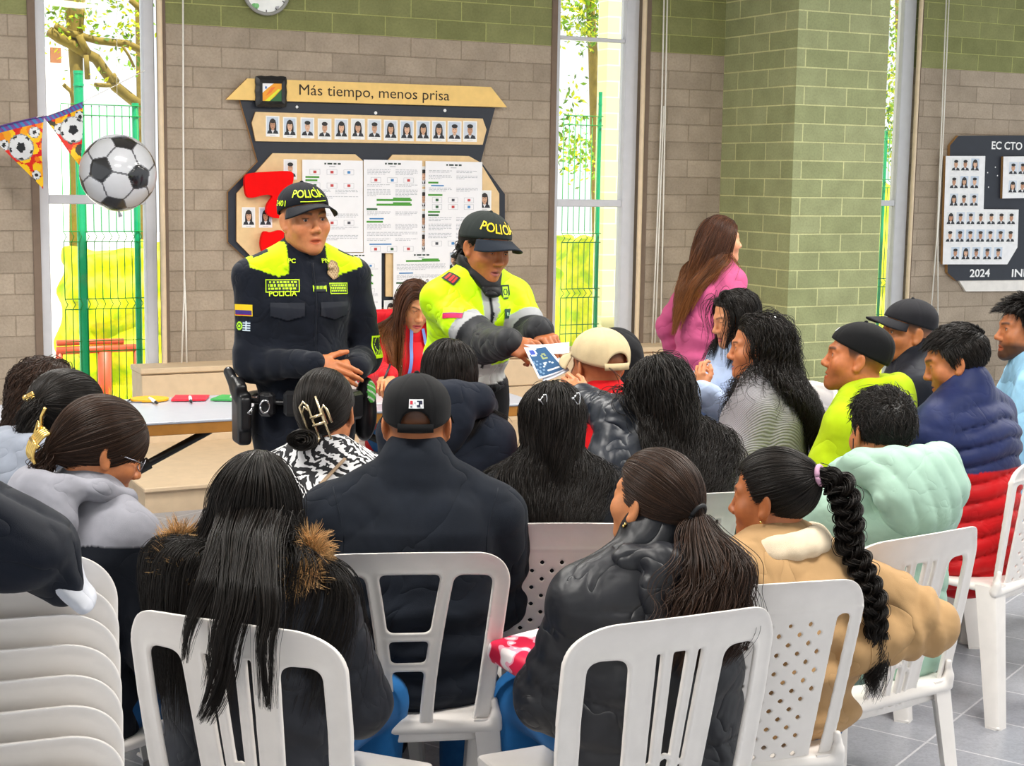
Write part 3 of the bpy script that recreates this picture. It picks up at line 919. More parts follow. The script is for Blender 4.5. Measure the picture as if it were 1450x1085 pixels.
        return mesh(name, P, f, mat or plain('embroidered_patch', rough=rough, attr=True, var=.05), parent, True, np.array(cs, float))
    def patch_text(s, name, S, centre, out, up, body, size, mat, parent, off=.0045, bold=.02, sx=1.0):
        out = unit(out); u = unit(np.cross(V(*up), out)); vv = np.cross(out, u)
        v, f = text2d(body, size, bold=bold)
        P = trace(S, V(*centre)+out*.12+v[:, :1]*u*sx+v[:, 1:]*vv, -out, .3, off)
        return mesh(name, P, f, mat, parent, False)
    # ---- hair
    def collider(s, t=.02, drape=False):
        B = SDF(); B.at(s.M)
        B.ell(CR_C, CR_R+.003, k=0).ell((0, .026, -.042), (.060, .062, .078), k=.03); B.at(None)
        B.cone(ap(s.M, V(0, -.02, -.06)), s.N, .055, .062, k=.03)
        w = s.w
        B.econe(s.waist, s.chest, s.X, (.150*w+t, .108*w+t), (.158*w+t, .112*w+t), k=.03).econe(s.chest, s.Sc, s.X, (.158*w+t, .112*w+t), (.12*w+t, .07+t), k=.03)
        B.econe(s.pel, s.waist, s.X, (.16*w+t, .118*w+t), (.15*w+t, .108*w+t), k=.03)
        B.cone(s.N+V(0, -.012, -.005), s.Sc, .058+t*.6, .068+t*.7, k=.03)
        for k in (1, -1):
            B.cone(s.N, s.shoulder[k], .045+t*.8, .050+t, k=.03).cone(s.shoulder[k], s.elbow[k], .050*w+t, .043+t, k=.025)
        if drape: B.econe(ap(s.M, V(0, -.035, .0)), s.Sc+V(0, -.035, -.05), s.X, (.070, .066), (.165*w+t*.4, .085+t), k=.04)
        s.B = B; return B
    def roots(s, n, rng, **kw):
        P0 = scalp(n, rng, **kw); Nn = (P0-CR_C)/CR_R**2; Nn /= np.linalg.norm(Nn, axis=1, keepdims=True)
        return P0, Nn
    def longhair(s, n, L, colr, shell, rng, part=0.0, back=.5, g=.22, off=(.002, .016), clump=(.05, .55), wave=None, rad=.0008, m=36, B=None, front=.066, outw=.8, side=.030, behind=None, cap_infl=.008, gdir=(0, 0, -1), capkw=None, ear_tuck=False, pull=0.0, ctr=(0, 0, 0)):
        """loose hair from a parting; lengths L=(lo, hi); wave=(amp, freq, ramp, clump)"""
        capo = haircap(s.M, s.root, shell, infl=cap_infl, front=front, side=side, **(capkw or {}))
        P0, Nn = s.roots(n, rng, front=front, side=side)
        x = P0[:, 0]-part
        tp = np.clip((P0[:, 2]-.045)/.05, 0, 1)*np.clip((P0[:, 1]+.085)/.05, 0, 1)
        D = np.stack([np.tanh(x*40)*outw*tp+x*1.5, -back-.5*np.clip(P0[:, 1]*8, -1, 1), -.15-.9*(1-tp)], 1)
        D = D-Nn*(D*Nn).sum(1, keepdims=True)
        if ear_tuck: D[:, 1] -= .8*np.clip(P0[:, 1]*20, 0, 1)
        Wp = ap(s.M, P0); Wd = D @ (s.M[:3, :3].T/s.hs)
        P = fall(Wp, Wd, B or s.B, rng.uniform(*L, n), m, g, off=off[0]+(off[1]-off[0])*rng.random(n)**1.6, gdir=gdir, pull=pull, ctr=s.N+V(*ctr), X=s.X)
        if clump: P = clumped(P, *clump, rng)
        if wave: P = wavy(P, *wave[:2], rng, *wave[2:])
        curves('hair_strands', P, taper(m, rad), colr, capo)
        return capo
    def tiedhair(s, n, tie, colr, shell, rng, tail=None, rad=.0008, front=.066, capo=None, infl=.006, side=.030, nape=-.060, cap_infl=.005):
        """hair combed over the skull to a tie point (head space); tail=(n, L, wave, spread, dir)"""
        capo = haircap(s.M, s.root, shell, infl=cap_infl, front=front, side=side, nape=nape)
        P0, Nn = s.roots(n, rng, front=front, side=side, nape=nape); tie = V(*tie); m = 18
        t = np.linspace(0, 1, m)[None, :, None]
        a = (P0-CR_C)/CR_R; b = ((tie-CR_C)/CR_R)[None]
        al = np.linalg.norm(a, axis=1, keepdims=True); bl = np.linalg.norm(b)
        an = a/al; bn = b/bl
        om = np.arccos(np.clip((an*bn).sum(1), -.999, .999))[:, None, None]
        sl = (np.sin((1-t)*om)*an[:, None]+np.sin(t*om)*bn[:, None])/np.sin(om)
        r = 1+(infl+.0035+rng.uniform(-.001, .004, (n, 1, 1))*np.sin(pi*t))/.086+(bl-1)*t**6
        P = CR_C+sl*CR_R*r+rng.normal(0, .003, (n, 1, 3))*t**3
        curves('hair_strands', ap(s.M, P), taper(m, rad, .8), colr, capo)
        if tail:
            nt, L, wave, spread, dr = tail[:5]; offr = tail[5] if len(tail) > 5 else (.0, .03)
            q = tie+rng.normal(0, .009, (nt, 3)); d = V(*dr)+rng.normal(0, spread, (nt, 3))
            Wp = ap(s.M, q); Wd = d @ (s.M[:3, :3].T/s.hs)
            T = fall(Wp, Wd, s.B, rng.uniform(*L, nt), 34, .16, off=rng.uniform(*offr, nt))
            T = clumped(T, .05, .45, rng)
            if wave: T = wavy(T, *wave[:2], rng, *wave[2:])
            curves('hair_tail', T, taper(34, rad*1.1), colr, capo)
        return capo
    def shorthair(s, n, L, colr, shell, rng, front=.066, infl=.008, lift=.35, nape=-.045, side=.026, top=None, rad=.0009, fwd=.4, messy=.3, capinfl=.007, faded=True):
        """cropped hair; top = extra length on the crown"""
        capo = haircap(s.M, s.root, shell, infl=capinfl, front=front, nape=nape, side=side, res=.005)
        P0, Nn = s.roots(n, rng, front=front, nape=nape, side=side)
        key = np.floor(P0/.016).astype(int); hh = np.stack([np.sin((key*np.array(q)).sum(1)*12.9898)*43758.5 % 1-.5 for q in ((1, 7, 13), (5, 3, 11), (2, 9, 4))], 1)
        fl = np.stack([P0[:, 0]*3.0, np.where(P0[:, 2] > .06, fwd, -.5), np.where(P0[:, 2] > .06, -.1, -1.0)], 1); fl = fl-Nn*(fl*Nn).sum(1, keepdims=True)
        D = Nn*lift+fl+hh*messy*1.6+rng.normal(0, messy*.25, (n, 3))
        ln = rng.uniform(*L, n)
        if faded: ln = ln*np.clip((P0[:, 2]+.06)/.08, .25, 1)
        if top: ln = ln*np.where(P0[:, 2] > .075, top, 1.0)
        m = 8; t = np.linspace(0, 1, m)[None, :, None]
        D /= np.linalg.norm(D, axis=1, keepdims=True)
        P = P0[:, None]+Nn[:, None]*.004+D[:, None]*ln[:, None, None]*t+V(0, .25, -.55)*(ln[:, None, None]*t**2)*.6
        q = (P-CR_C)/CR_R; l = np.linalg.norm(q, axis=2, keepdims=True); P = CR_C+q/l*np.maximum(l, 1.05)*CR_R
        P = clumped(P, .12, .5, rng)
        curves('hair_strands', ap(s.M, P), taper(m, rad), colr, capo)
        return capo
# ---------------------------------------------------------------- plastic chairs
def chair_back(style):
    H = .462; wtop = .222
    def wv(v): return np.interp(v, [-.02, .10, .25, .46], [.178, .192, .206, .226])
    def d2(u, v):
        w = wv(v) if style != 'fan' else np.interp(v, [-.02, .10, .25, .46], [.212, .218, .225, .226])
        us = u*(wtop/w); top = H-.30*u*u
        # rounded plate
        qx = np.abs(us)-(wtop-.085); qy = (v-(top-.085))
        d = np.hypot(np.maximum(qx, 0), np.maximum(qy, 0))+np.minimum(np.maximum(qx, qy), 0)-.085
        d = np.maximum(d, -.03-v)
        hole = np.full(u.shape, 1.0)
        au = np.abs(u); smx = lambda a, b, k=.022: np.maximum(a, b)+np.maximum(k-np.abs(a-b), 0)**2/(4*k)
        def slot(a, b, v0, v1, k=.022):
            return smx(smx(a-au, au-b, k), smx(v0-v, v-v1, k), k)
        if style == 'ladder':
            uc = .040+.050*np.clip(v/.46, 0, 1)**1.6; ft = w-.040
            hole = slot(uc+.016, ft, .015, H-.062-.30*u*u)
            mid = np.minimum(np.minimum(slot(-1+0*u, uc-.014, .015, .155, .012), slot(-1+0*u, uc-.014, .178, .232, .012)), slot(-1+0*u, uc-.014, .255, H-.062-.3*u*u, .016))
            hole = np.minimum(hole, mid)
        elif style == 'fan':
            q = np.clip(v/.40, 0, 1); L = lambda a, b: a+(b-a)*q
            big = slot(L(.084, .104), w-.044+.0*q, .0, .372, .03)
            vt = H-.085-.30*u*u
            chev = .145-.55*au; bar = np.minimum(np.abs(v-chev), np.abs(v-chev+.042))-.007
            mid = np.minimum(slot(-1+0*u, L(.006, .015), -.01, vt, .005), slot(L(.028, .040), L(.035, .050), -.01, vt, .004))
            mid = np.maximum(mid, -bar)
            hole = np.minimum(big, mid)
        else:
            pn = np.interp(v, [0, .46], [.118, .150])
            hole = slot(pn+.012, w-.030, .02, .365, .016)
            r = np.full(u.shape, 1.0)
            sx, sy = .046, .0225
            for off in (0, 1):
                uu = u-(off*sx/2); iu = np.round(uu/sx)*sx; vv = v-(off*sy)-.035; iv = np.round(vv/(2*sy))*2*sy
                ok = (np.abs(iu+off*sx/2) < pn-.014) & (iv+off*sy+.035 < .365) & (iv+off*sy+.035 > .03)
                r = np.where(ok, np.minimum(r, np.maximum(np.abs(uu-iu+vv-iv), np.abs(uu-iu-(vv-iv)))-.0058), r)
            hole = np.minimum(hole, r)
        return d, hole
    res = .0032
    us = np.arange(-.250, .2501, res); vs = np.arange(-.045, .475, res); ts = np.arange(-.020, .0201, res)
    U, Vv, T = np.meshgrid(us, vs, ts, indexing='ij')
    d, h = d2(U[:, :, 0], Vv[:, :, 0])
    e = np.minimum(np.maximum(-d, 0), .03); rim = .0042+.0062*np.clip(1-e/.018, 0, 1)
    if style != 'perf': rim = rim+.004*np.clip(1-np.abs(h-.004)/.008, 0, 1)
    else: rim = rim+.003*np.clip(1-np.abs(Vv[:, :, 0]-(.385-.2*U[:, :, 0]**2))/.006, 0, 1)
    sh = np.maximum(d, -h)
    q0 = sh[:, :, None]; q1 = np.abs(T)-rim[:, :, None]
    F = (np.maximum(q0, q1)+np.maximum(.006-np.abs(q0-q1), 0)**2/(4*.006)).astype(np.float32)
    F[:, :, 0] = 1; F[:, :, -1] = 1
    v, q = surfnet(F, V(us[0], vs[0], ts[0]), res); v = lap(v, q, 1)
    u_, v_, t_ = v.T
    y = -.195-v_*.20-np.clip(v_-.395, 0, 1)**2*5.5+.75*u_*u_*np.clip(.5+v_, 0, 1)+t_
    z = .425+v_-t_*.2
    return np.stack([u_, y, z], 1), q
CH = {}
def leg_mesh(sx, sy):
    mb = MB(); top = V(sx*.175, sy*.165-.005, .452); bot = V(sx*.212, sy*.215-(.02 if sy < 0 else 0), 0)
    n = 7; vs = []; m = 12
    for i in range(n+1):
        t = i/n; c = top+(bot-top)*(t**1.15); wx = .030-.008*t; wy = .036-.012*t; th = .006
        L = [(-wx, wy), (-wx, wy-.010), (wx-.012, wy-.010), (wx-.012, -wy), (wx, -wy), (wx, wy)]
        L = [(-wx, wy), (-wx, wy-.008), (wx*.2, wy-.010), (wx-.009, wy*.2), (wx-.008, -wy), (wx, -wy), (wx, wy-.014), (wx-.004, wy-.004), (wx-.014, wy)]
        m = len(L)
        for a, b in L: vs.append((c[0]+sx*a, c[1]+sy*b, c[2]))
    f = [(i*m+k, (i+1)*m+k, (i+1)*m+(k+1) % m, i*m+(k+1) % m) for i in range(n) for k in range(m)]
    f += [tuple(range(m)), tuple(n*m+k for k in range(m))[::-1]]
    if sx*sy < 0: f = [q[::-1] for q in f]
    mb.add(vs, f)
    c = bot; mb.box((c[0]-.022, c[1]-.022, 0), (c[0]+.022, c[1]+.022, .012), bev=.004)
    return mb
def chair_proto(style):
    mat = plain('white_plastic', rgb(238, 232, 226), .34, spec=.5, bump=.04, bscale=300, var=.035)
    r = bpy.data.objects.new('plastic_chair', None); r.empty_display_size = .1
    v, q = chair_back(style)
    mesh('backrest', v, q, mat, r)
    S = SDF(); S.box((0, .0, .440), (.205, .205, .013), r=.012, k=0)
    S.ell((0, .0, .492), (.24, .24, .047), k=.01, op='s')
    S.box((0, .0, .425), (.190, .190, .02), r=.01, k=.004, op='s')
    for sx in (-1, 1):
        S.cone((sx*.200, -.20, .43), (sx*.190, -.205, .50), .012, .009, k=.012)
        S.cone((sx*.180, -.18, .40), (sx*.195, -.205, .46), .014, .012, k=.012)
    S.cone((-.18, -.20, .432), (.18, -.20, .432), .014, k=.01)
    v, q = S.mesh(.006, 2); mesh('seat', v, q, mat, r)
    for sx in (-1, 1):
        for sy in (-1, 1):
            o = leg_mesh(sx, sy).build('leg', mat, r); autosmooth(o, 40)
    return r
def children(o): return [c for c in bpy.data.objects if c.parent == o]
def copy_tree(o, parent=None):
    c = o.copy(); COL.objects.link(c)
    if parent is not None: c.parent = parent
    for ch in children(o): copy_tree(ch, c)
    return c
def chair(style, loc, yaw, label, group='white plastic chairs', z=0.0, s=1.0):
    if style not in CH:
        p = chair_proto(style); COL.objects.link(p); CH[style] = p; o = p
    else: o = copy_tree(CH[style])
    o.location = (loc[0], loc[1], z); o.rotation_euler = (0, 0, math.radians(yaw)); o.scale = (s*1.11, s*1.04, s*1.025)
    tag(o, label, 'chair', group); return o
# ---------------------------------------------------------------- the wall's own frame: X along, Y out through it, Z up from the green line
HC = .125; WA = .468943; WX0, WD, WZ0 = -20.44271*HC, 75.41237*HC, -7.148633*HC
LB = 2.889746*HC
_wx = V(math.cos(WA), math.sin(WA), 0); _wy = V(-math.sin(WA), math.cos(WA), 0)
WM = np.eye(4); WM[:3, 0] = _wx; WM[:3, 1] = _wy; WM[:3, 3] = -WX0*_wx+WD*_wy+V(0, 0, CAMZ-WZ0)
FZ = -WM[2, 3]                      # the floor in wall coordinates
def wl(px, py, Y=0.0):              # wall coordinates (X, Z) of a photo pixel on the plane Y
    d = ray(px, py); dx, dy, dz = d @ _wx, d @ _wy, d[2]
    t = (WD+Y)/dy; return WX0+t*dx, WZ0+t*dz
def wx_(px, Y=0.0, py=250): return wl(px, py, Y)[0]
def wworld(X, Y, Z): return ap(WM, V(X, Y, Z))

def blockmat(name, allgreen=False):
    t = NT(name); uv = t.n('UVMap'); sep = t.n('SeparateXYZ'); t.l(uv.outputs[0], sep.inputs[0])
    def brick():
        b = t.n('TexBrick', offset=.5, offset_frequency=2, squash=1.0)
        b.inputs['Scale'].default_value = 1.0; b.inputs['Mortar Size'].default_value = .0045; b.inputs['Mortar Smooth'].default_value = .35
        b.inputs['Brick Width'].default_value = LB; b.inputs['Row Height'].default_value = HC; b.inputs['Bias'].default_value = 0.0
        t.l(uv.outputs[0], b.inputs['Vector']); return b
    g = brick(); g.inputs['Color1'].default_value = (*rgb(126, 129, 84), 1); g.inputs['Color2'].default_value = (*rgb(140, 142, 96), 1); g.inputs['Mortar'].default_value = (*rgb(172, 174, 112), 1)
    if allgreen:
        g.inputs['Color1'].default_value = (*rgb(150, 156, 113), 1); g.inputs['Color2'].default_value = (*rgb(164, 169, 127), 1); g.inputs['Mortar'].default_value = (*rgb(208, 210, 156), 1)
    if allgreen: g.inputs['Mortar Size'].default_value = .0062
    s = brick(); s.inputs['Color1'].default_value = (*rgb(158, 144, 128), 1); s.inputs['Color2'].default_value = (*rgb(174, 159, 142), 1); s.inputs['Mortar'].default_value = (*rgb(150, 136, 119), 1)
    s.inputs['Mortar Size'].default_value = .0035
    up = t.mathn('GREATER_THAN', sep.outputs[1], .0)
    col = g.outputs[0] if allgreen else t.mix(up, s.outputs[0], g.outputs[0])
    n1 = t.n('TexNoise', Scale=6.0, Detail=6.0); t.l(uv.outputs[0], n1.inputs['Vector'])
    n2 = t.n('TexNoise', Scale=70.0, Detail=5.0); t.l(uv.outputs[0], n2.inputs['Vector'])
    col = t.mix(1.0, col, t.ramp(n1.outputs[0], [(.3, (.88, .88, .87)), (.7, (1.10, 1.10, 1.10))]), 'MULTIPLY')
    col = t.mix(1.0, col, t.ramp(n2.outputs[0], [(.3, (.90, .90, .90)), (.6, (1.04, 1.04, 1.04))]), 'MULTIPLY')
    vo = t.n('TexVoronoi', Scale=34.0); t.l(uv.outputs[0], vo.inputs['Vector'])     # small pits in the block faces
    pit = t.ramp(vo.outputs['Distance'], [(.05, (.62, .62, .58)), (.13, (1, 1, 1))])
    n3 = t.n('TexNoise', Scale=9.0, Detail=2.0); t.l(uv.outputs[0], n3.inputs['Vector'])
    pf = t.ramp(n3.outputs[0], [(.5, (0, 0, 0)), (.62, (1, 1, 1))])
    pm = t.mix(pf, (1, 1, 1), pit)
    col = t.mix(.8, col, pm, 'MULTIPLY')
    p = t.n('BsdfPrincipled', Roughness=.88); p.inputs['Specular IOR Level'].default_value = .25; t.l(col, p.inputs['Base Color'])
    h = t.mathn('ADD', t.mathn('MULTIPLY', g.outputs['Fac'], -1.0), t.mathn('MULTIPLY', n2.outputs[0], .5))
    b = t.n('Bump', Strength=.8, Distance=.008); t.l(h, b.inputs['Height']); t.l(b.outputs[0], p.inputs['Normal'])
    t.l(p.outputs[0], t.out.inputs[0]); return t.m
def struct(name, mb, mat, mtx=None, **kw):
    o = mb.build(name, mat, None, mtx=mtx, **kw); o['kind'] = 'structure'; return o

# ---------------------------------------------------------------- room
WALLM = blockmat('concrete_blocks'); PILM = blockmat('green_blocks', True)
ZT, ZB = .95, FZ
XW1a, XW1b = wx_(45), wx_(236); XW2a, XW2b = wx_(781, py=100), wx_(919, py=100); XP = wx_(1025, py=100)
PT = .86; PW = .78
XW3a, XW3b = XP+PW+.02, wx_(1300, py=100)
WSILL = FZ+.20
mb = MB()
for a, b in ((-5.2, XW1a), (XW1b, XW2a), (XW2b, XW3a), (XW3b, XW3b+3.2)): mb.box((a, 0, ZB), (b, .16, ZT))
for a, b in ((XW1a, XW1b), (XW2a, XW2b), (XW3a, XW3b)): mb.box((a, 0, ZB), (b, .16, WSILL))
o = struct('wall_back', mb, WALLM, WM); uvbox(o)
mb = MB(); mb.box((XP, -PT, ZB), (XP+PW, -.001, ZT)); o = struct('wall_pillar', mb, PILM, WM); uvbox(o)
# floor tiles
t = NT('floor_tiles'); tc = t.n('TexCoord'); mp = t.n('Mapping'); mp.inputs['Rotation'].default_value = (0, 0, .62); t.l(tc.outputs['Object'], mp.inputs[0])
b = t.n('TexBrick', offset=0.0, offset_frequency=1); b.inputs['Scale'].default_value = 1.0; b.inputs['Mortar Size'].default_value = .004; b.inputs['Brick Width'].default_value = .33; b.inputs['Row Height'].default_value = .33; b.inputs['Mortar Smooth'].default_value = .2
b.inputs['Color1'].default_value = (*rgb(150, 152, 160), 1); b.inputs['Color2'].default_value = (*rgb(162, 164, 171), 1); b.inputs['Mortar'].default_value = (*rgb(205, 205, 208), 1)
t.l(mp.outputs[0], b.inputs['Vector'])
n1 = t.n('TexNoise', Scale=60.0, Detail=7.0, Distortion=1.5); t.l(tc.outputs['Object'], n1.inputs['Vector'])
n2 = t.n('TexNoise', Scale=2.2, Detail=4.0); t.l(tc.outputs['Object'], n2.inputs['Vector'])
c = t.mix(1.0, b.outputs[0], t.ramp(n1.outputs[0], [(.35, (.86, .86, .87)), (.6, (1.06, 1.06, 1.06))]), 'MULTIPLY')
c = t.mix(1.0, c, t.ramp(n2.outputs[0], [(.3, (.9, .9, .9)), (.7, (1.07, 1.07, 1.07))]), 'MULTIPLY')
p = t.n('BsdfPrincipled', Roughness=.28); p.inputs['Specular IOR Level'].default_value = .5; t.l(c, p.inputs['Base Color'])
bp = t.n('Bump', Strength=.25, Distance=.002, invert=True); t.l(b.outputs['Fac'], bp.inputs['Height']); t.l(bp.outputs[0], p.inputs['Normal'])
t.l(p.outputs[0], t.out.inputs[0])
mb = MB(); mb.quad([wworld(-5.2, 0, 0)*V(1, 1, 0), V(-5.0, -4, 0), V(7.5, -4, 0), wworld(XW3b+3.2, 0, 0)*V(1, 1, 0)][::1]); struct('floor', mb, t.m)
mb = MB(); A = [wworld(-5.2, .16, ZT), V(-5.0, -4, 0), V(7.5, -4, 0), wworld(XW3b+3.2, .16, ZT)]; A[1][2] = A[2][2] = ZT-FZ; mb.quad(A); mb.quad([a+V(0, 0, .12) for a in A][::-1])
struct('ceiling', mb, plain('ceiling_paint', rgb(225, 222, 214), .8))  # unseen ceiling plane, put in to block the sun from the interior

# ---------------------------------------------------------------- windows
FRM = plain('window_metal', rgb(205, 206, 212), .45, var=.03); REV = plain('window_reveal', rgb(122, 104, 90), .85, bump=.3)
t = NT('window_glass'); a = t.n('BsdfTransparent'); g = t.n('BsdfGlossy', Roughness=.02); fr = t.n('Fresnel', IOR=1.3); mx = t.n('MixShader')
t.l(fr.outputs[0], mx.inputs[0]); t.l(a.outputs[0], mx.inputs[1]); t.l(g.outputs[0], mx.inputs[2]); t.l(mx.outputs[0], t.out.inputs[0]); GLASS = t.m
def window(n, X0, X1, fl, fr_, bars):
    r = empty('window_%d' % n, kind='structure'); r.matrix_world = Matrix(WM.tolist())
    m = MB()
    m.box((X0, .03, WSILL), (X0+fl, .11, ZT), bev=.006); m.box((X1-fr_, .03, WSILL), (X1, .11, ZT), bev=.006)
    m.box((X0, .03, WSILL), (X1, .11, WSILL+.06), bev=.006); m.build('frame', FRM, r)
    for z, h in bars:
        m = MB(); m.box((X0+fl, .04, z-h/2), (X1-fr_, .10, z+h/2), bev=.004); m.build('mullion', FRM, r)
    m = MB(); m.box((X0+fl, .068, WSILL+.06), (X1-fr_, .072, ZT)); m.build('glass_pane', GLASS, r)
    m = MB(); m.box((X0-.002, .0, WSILL-.03), (X1+.002, .15, WSILL), bev=.005); m.build('sill', FRM, r)
    return r
m1 = wl(140, 283)[1]; m2 = wl(845, 288)[1]; m2b = wl(845, 55)[1]; m3 = wl(1270, 288)[1]
window(1, wx_(55), wx_(223), wx_(70)-wx_(55), wx_(223)-wx_(207), [(m1, .055)])
window(2, wx_(788, py=100), wx_(907, py=100), wx_(797)-wx_(789), wx_(907)-wx_(889), [(m2, .05), (m2b, .025)])
window(3, XW3a, wx_(1298, py=100), .05, wx_(1298)-wx_(1281), [(m3, .045)])
CRM = plain('cream_paint', rgb(226, 204, 172), .5)
for n, (X0, X1, sd) in enumerate(((XW1a-.005, wx_(55), 0), (wx_(223)+.03, XW1b+.005, 0), (XW2a-.005, wx_(788, py=100), 0), (wx_(907, py=100)+.03, XW2b+.005, 0), (wx_(1298, py=100)+.03, XW3b+.006, 0))):
    m = MB(); m.box((X0, -.012, WSILL-.03), (X1, .10, ZT), bev=.004); struct('trim_%d' % (n+1), m, REV, WM)
for i, (px, lab) in enumerate(((227, 'cream vertical pipe on the right edge of the window with the green posts'), (911, 'cream vertical pipe on the right edge of the middle window'), (1300, 'cream vertical pipe right of the window half hidden by the green pillar'))):
    X = wx_(px, -.03, 100); m = MB(); m.tube([(X, -.03, WSILL-.1), (X, -.03, ZT)], .017, 12)
    o = m.build('pipe', CRM, None, True, mtx=WM); autosmooth(o, 50); tag(o, lab, 'pipe')
CORD = plain('cord_white', rgb(240, 236, 228), .6)
def cord(name, paths, lab):
    m = MB()
    for p in paths: m.tube([(*wl(x, y, -.05)[:1], -.05, wl(x, y, -.05)[1]) for x, y in p], .0055, 6)
    o = m.build(name, CORD, None, True, mtx=WM); tag(o, lab, 'cord')
cord('blind_cord', [[(259, -30), (259.5, 180), (261, 410), (257, 519)], [(261, 395), (263, 440), (264.5, 520)]], 'white looped blind cord hanging left of the portrait board')
cord('blind_cord', [[(941, -30), (937, 150), (930, 330), (923, 494)], [(945.5, -30), (942, 150), (938.5, 330), (935, 490)], [(940, 150), (933, 330), (927, 495)]], 'pair of long white blind cords behind the woman in pink')
cord('blind_cord', [[(1341, -30), (1333, 180), (1327, 330), (1316, 470)], [(1345, -30), (1336, 180), (1328, 330), (1328, 468)], [(1316, 470), (1328, 470)], [(1312, 474), (1312, 488)]], 'white blind cords hanging left of the right portrait board')

# ---------------------------------------------------------------- low panelled ledge and step below the wall
BEI = plain('beige_boards', rgb(214, 190, 158), .6, bump=.15, var=.05)
YL = -.26
X0, X1 = wx_(196, YL), wx_(1010, YL); ZL = wl(280, 519, YL)[1]
r = empty('wall_ledge', label='long low beige panelled ledge along the wall behind the table', cat='ledge'); r.matrix_world = Matrix(WM.tolist())
m = MB(); m.box((X0, YL+.02, FZ), (X1, -.001, ZL-.035)); m.build('body', BEI, r)
m = MB(); m.box((X0-.01, YL-.01, ZL-.035), (X1, -.001, ZL), bev=.006); m.build('top_board', BEI, r)
for k in range(3):
    h = (ZL-.04-FZ)/3; m = MB(); m.box((X0, YL, FZ+k*h+.004), (X1, YL+.02, FZ+(k+1)*h-.004), bev=.003); m.build('front_board', BEI, r)
r = empty('platform_step', label='low beige step on the floor in front of the panelled ledge', cat='step'); r.matrix_world = Matrix(WM.tolist())
m = MB(); m.box((X0-.3, YL-1.30, FZ), (X1, YL-.001, FZ+.115)); m.build('body', BEI, r)
m = MB(); m.box((X0-.31, YL-1.32, FZ+.115), (X1, YL-.001, FZ+.14), bev=.005); m.build('tread', BEI, r)

# ---------------------------------------------------------------- portrait boards
WOOD = plain('pale_plywood', rgb(228, 196, 146), .55, var=.07); NAVY = plain('navy_board', rgb(28, 34, 46), .5, var=.1, bump=.1); EDGE = plain('wood_edge', rgb(170, 128, 80), .6)
PRT = plain('printed_card', rough=.45, attr=True, var=.01)
def poly(pts, Y): return [wl(x, y, Y) for x, y in pts]
def slab(name, pts, Y0, Y1, mat, parent, edge=None):
    m = MB(); P = poly(pts, Y0)
    if sum(P[i][0]*P[(i+1) % len(P)][1]-P[(i+1) % len(P)][0]*P[i][1] for i in range(len(P))) < 0: P = P[::-1]
    m.prism(P, Y0, Y1); o = m.build(name, [mat, edge or mat], parent)
    if edge:
        for f in o.data.polygons: f.material_index = 0 if abs(f.normal.y) > .9 else 1
    return o
def rects(name, items, mat, parent, flat=True):
    """items: (list of points, colour); printed shapes on one card"""
    m = MB()
    for k, (pts, c) in enumerate(items): m.quad(pts, c)
    return m.build(name, mat, parent, False, True)
PR = random.Random(5)
def portrait(parent, cx, cy, w, h, Y, i):
    """a small framed-card portrait: head, hair and dark suit (wall coordinates, metres)"""
    m = MB(); q = lambda pts, c, k: m.quad([(cx+a*w, Y-.0004*k, cy+b*h) for a, b in pts], c)
    el = lambda x, y, rx, ry, c, k, n=14: q([(x+rx*math.cos(2*pi*j/n), y+ry*math.sin(2*pi*j/n)) for j in range(n)], c, k)
    q([(-.5, -.5), (.5, -.5), (.5, .5), (-.5, .5)], (.86, .86, .86), 0)
    q([(-.42, -.36), (.42, -.36), (.42, .44), (-.42, .44)], rgb(*PR.choice([(206, 214, 226), (226, 228, 230), (196, 208, 224)])), 1)
    sk = rgb(*PR.choice([(206, 160, 128), (190, 140, 108), (222, 178, 148)])); hr = rgb(*PR.choice([(18, 16, 16), (28, 22, 20), (40, 28, 22)]))
    lng = PR.random() < .42
    if lng: el(0, .04, .27, .34, hr, 2); q([(-.27, -.26), (.27, -.26), (.27, .05), (-.27, .05)], hr, 2)
    q([(-.42, -.36), (.42, -.36), (.34, -.22), (.13, -.15), (-.13, -.15), (-.34, -.22)], rgb(30, 32, 42), 3)
    q([(-.12, -.17), (0, -.36), (.12, -.17)], rgb(232, 232, 236), 4)
    q([(-.085, -.20), (.085, -.20), (.085, .0), (-.085, .0)], sk, 4)
    el(0, .06, .185, .215, sk, 5)
    el(0, .245, .215, .10, hr, 6)
    q([(-.05, -.045), (.05, -.045), (.04, -.065), (-.04, -.065)], rgb(150, 84, 74), 6); q([(-.11, .085), (-.04, .085), (-.04, .10), (-.11, .10)], hr, 6); q([(.11, .085), (.04, .085), (.04, .10), (.11, .10)], hr, 6)
    if PR.random() < .3 and not lng:
        for s in (-1, 1): el(s*.065, .10, .05, .03, (.05, .05, .05), 7, 8); el(s*.065, .10, .036, .02, sk, 8, 8)
    q([(-.2, -.44), (.2, -.44), (.2, -.425), (-.2, -.425)], (.4, .4, .4), 1)
    return m.build('portrait', PRT, parent, False, True)
def pxsize(px, py, Y, w, h):
    a = wl(px-w/2, py-h/2, Y); b = wl(px+w/2, py+h/2, Y); return abs(b[0]-a[0]), abs(b[1]-a[1])
def wtext(name, body, px, py, hpx, Y, mat, parent, ang=0.0, bold=.0, sx=1.0, widpx=None):
    v, f = text2d(body, 1.0, bold=bold); X, Z = wl(px, py, Y); ph = pxsize(px, py, Y, 10, 10)
    k = ph[1]/10*hpx/(.70); v = v*k
    if widpx: sx = ph[0]/10*widpx/(v[:, 0].max()-v[:, 0].min())
    x, z = v[:, 0]*sx, v[:, 1]
    c, s = math.cos(ang), math.sin(ang)
    return mesh(name, np.stack([X+x*c-z*s, np.full(len(x), Y), Z+x*s+z*c], 1), f, mat, parent, False)
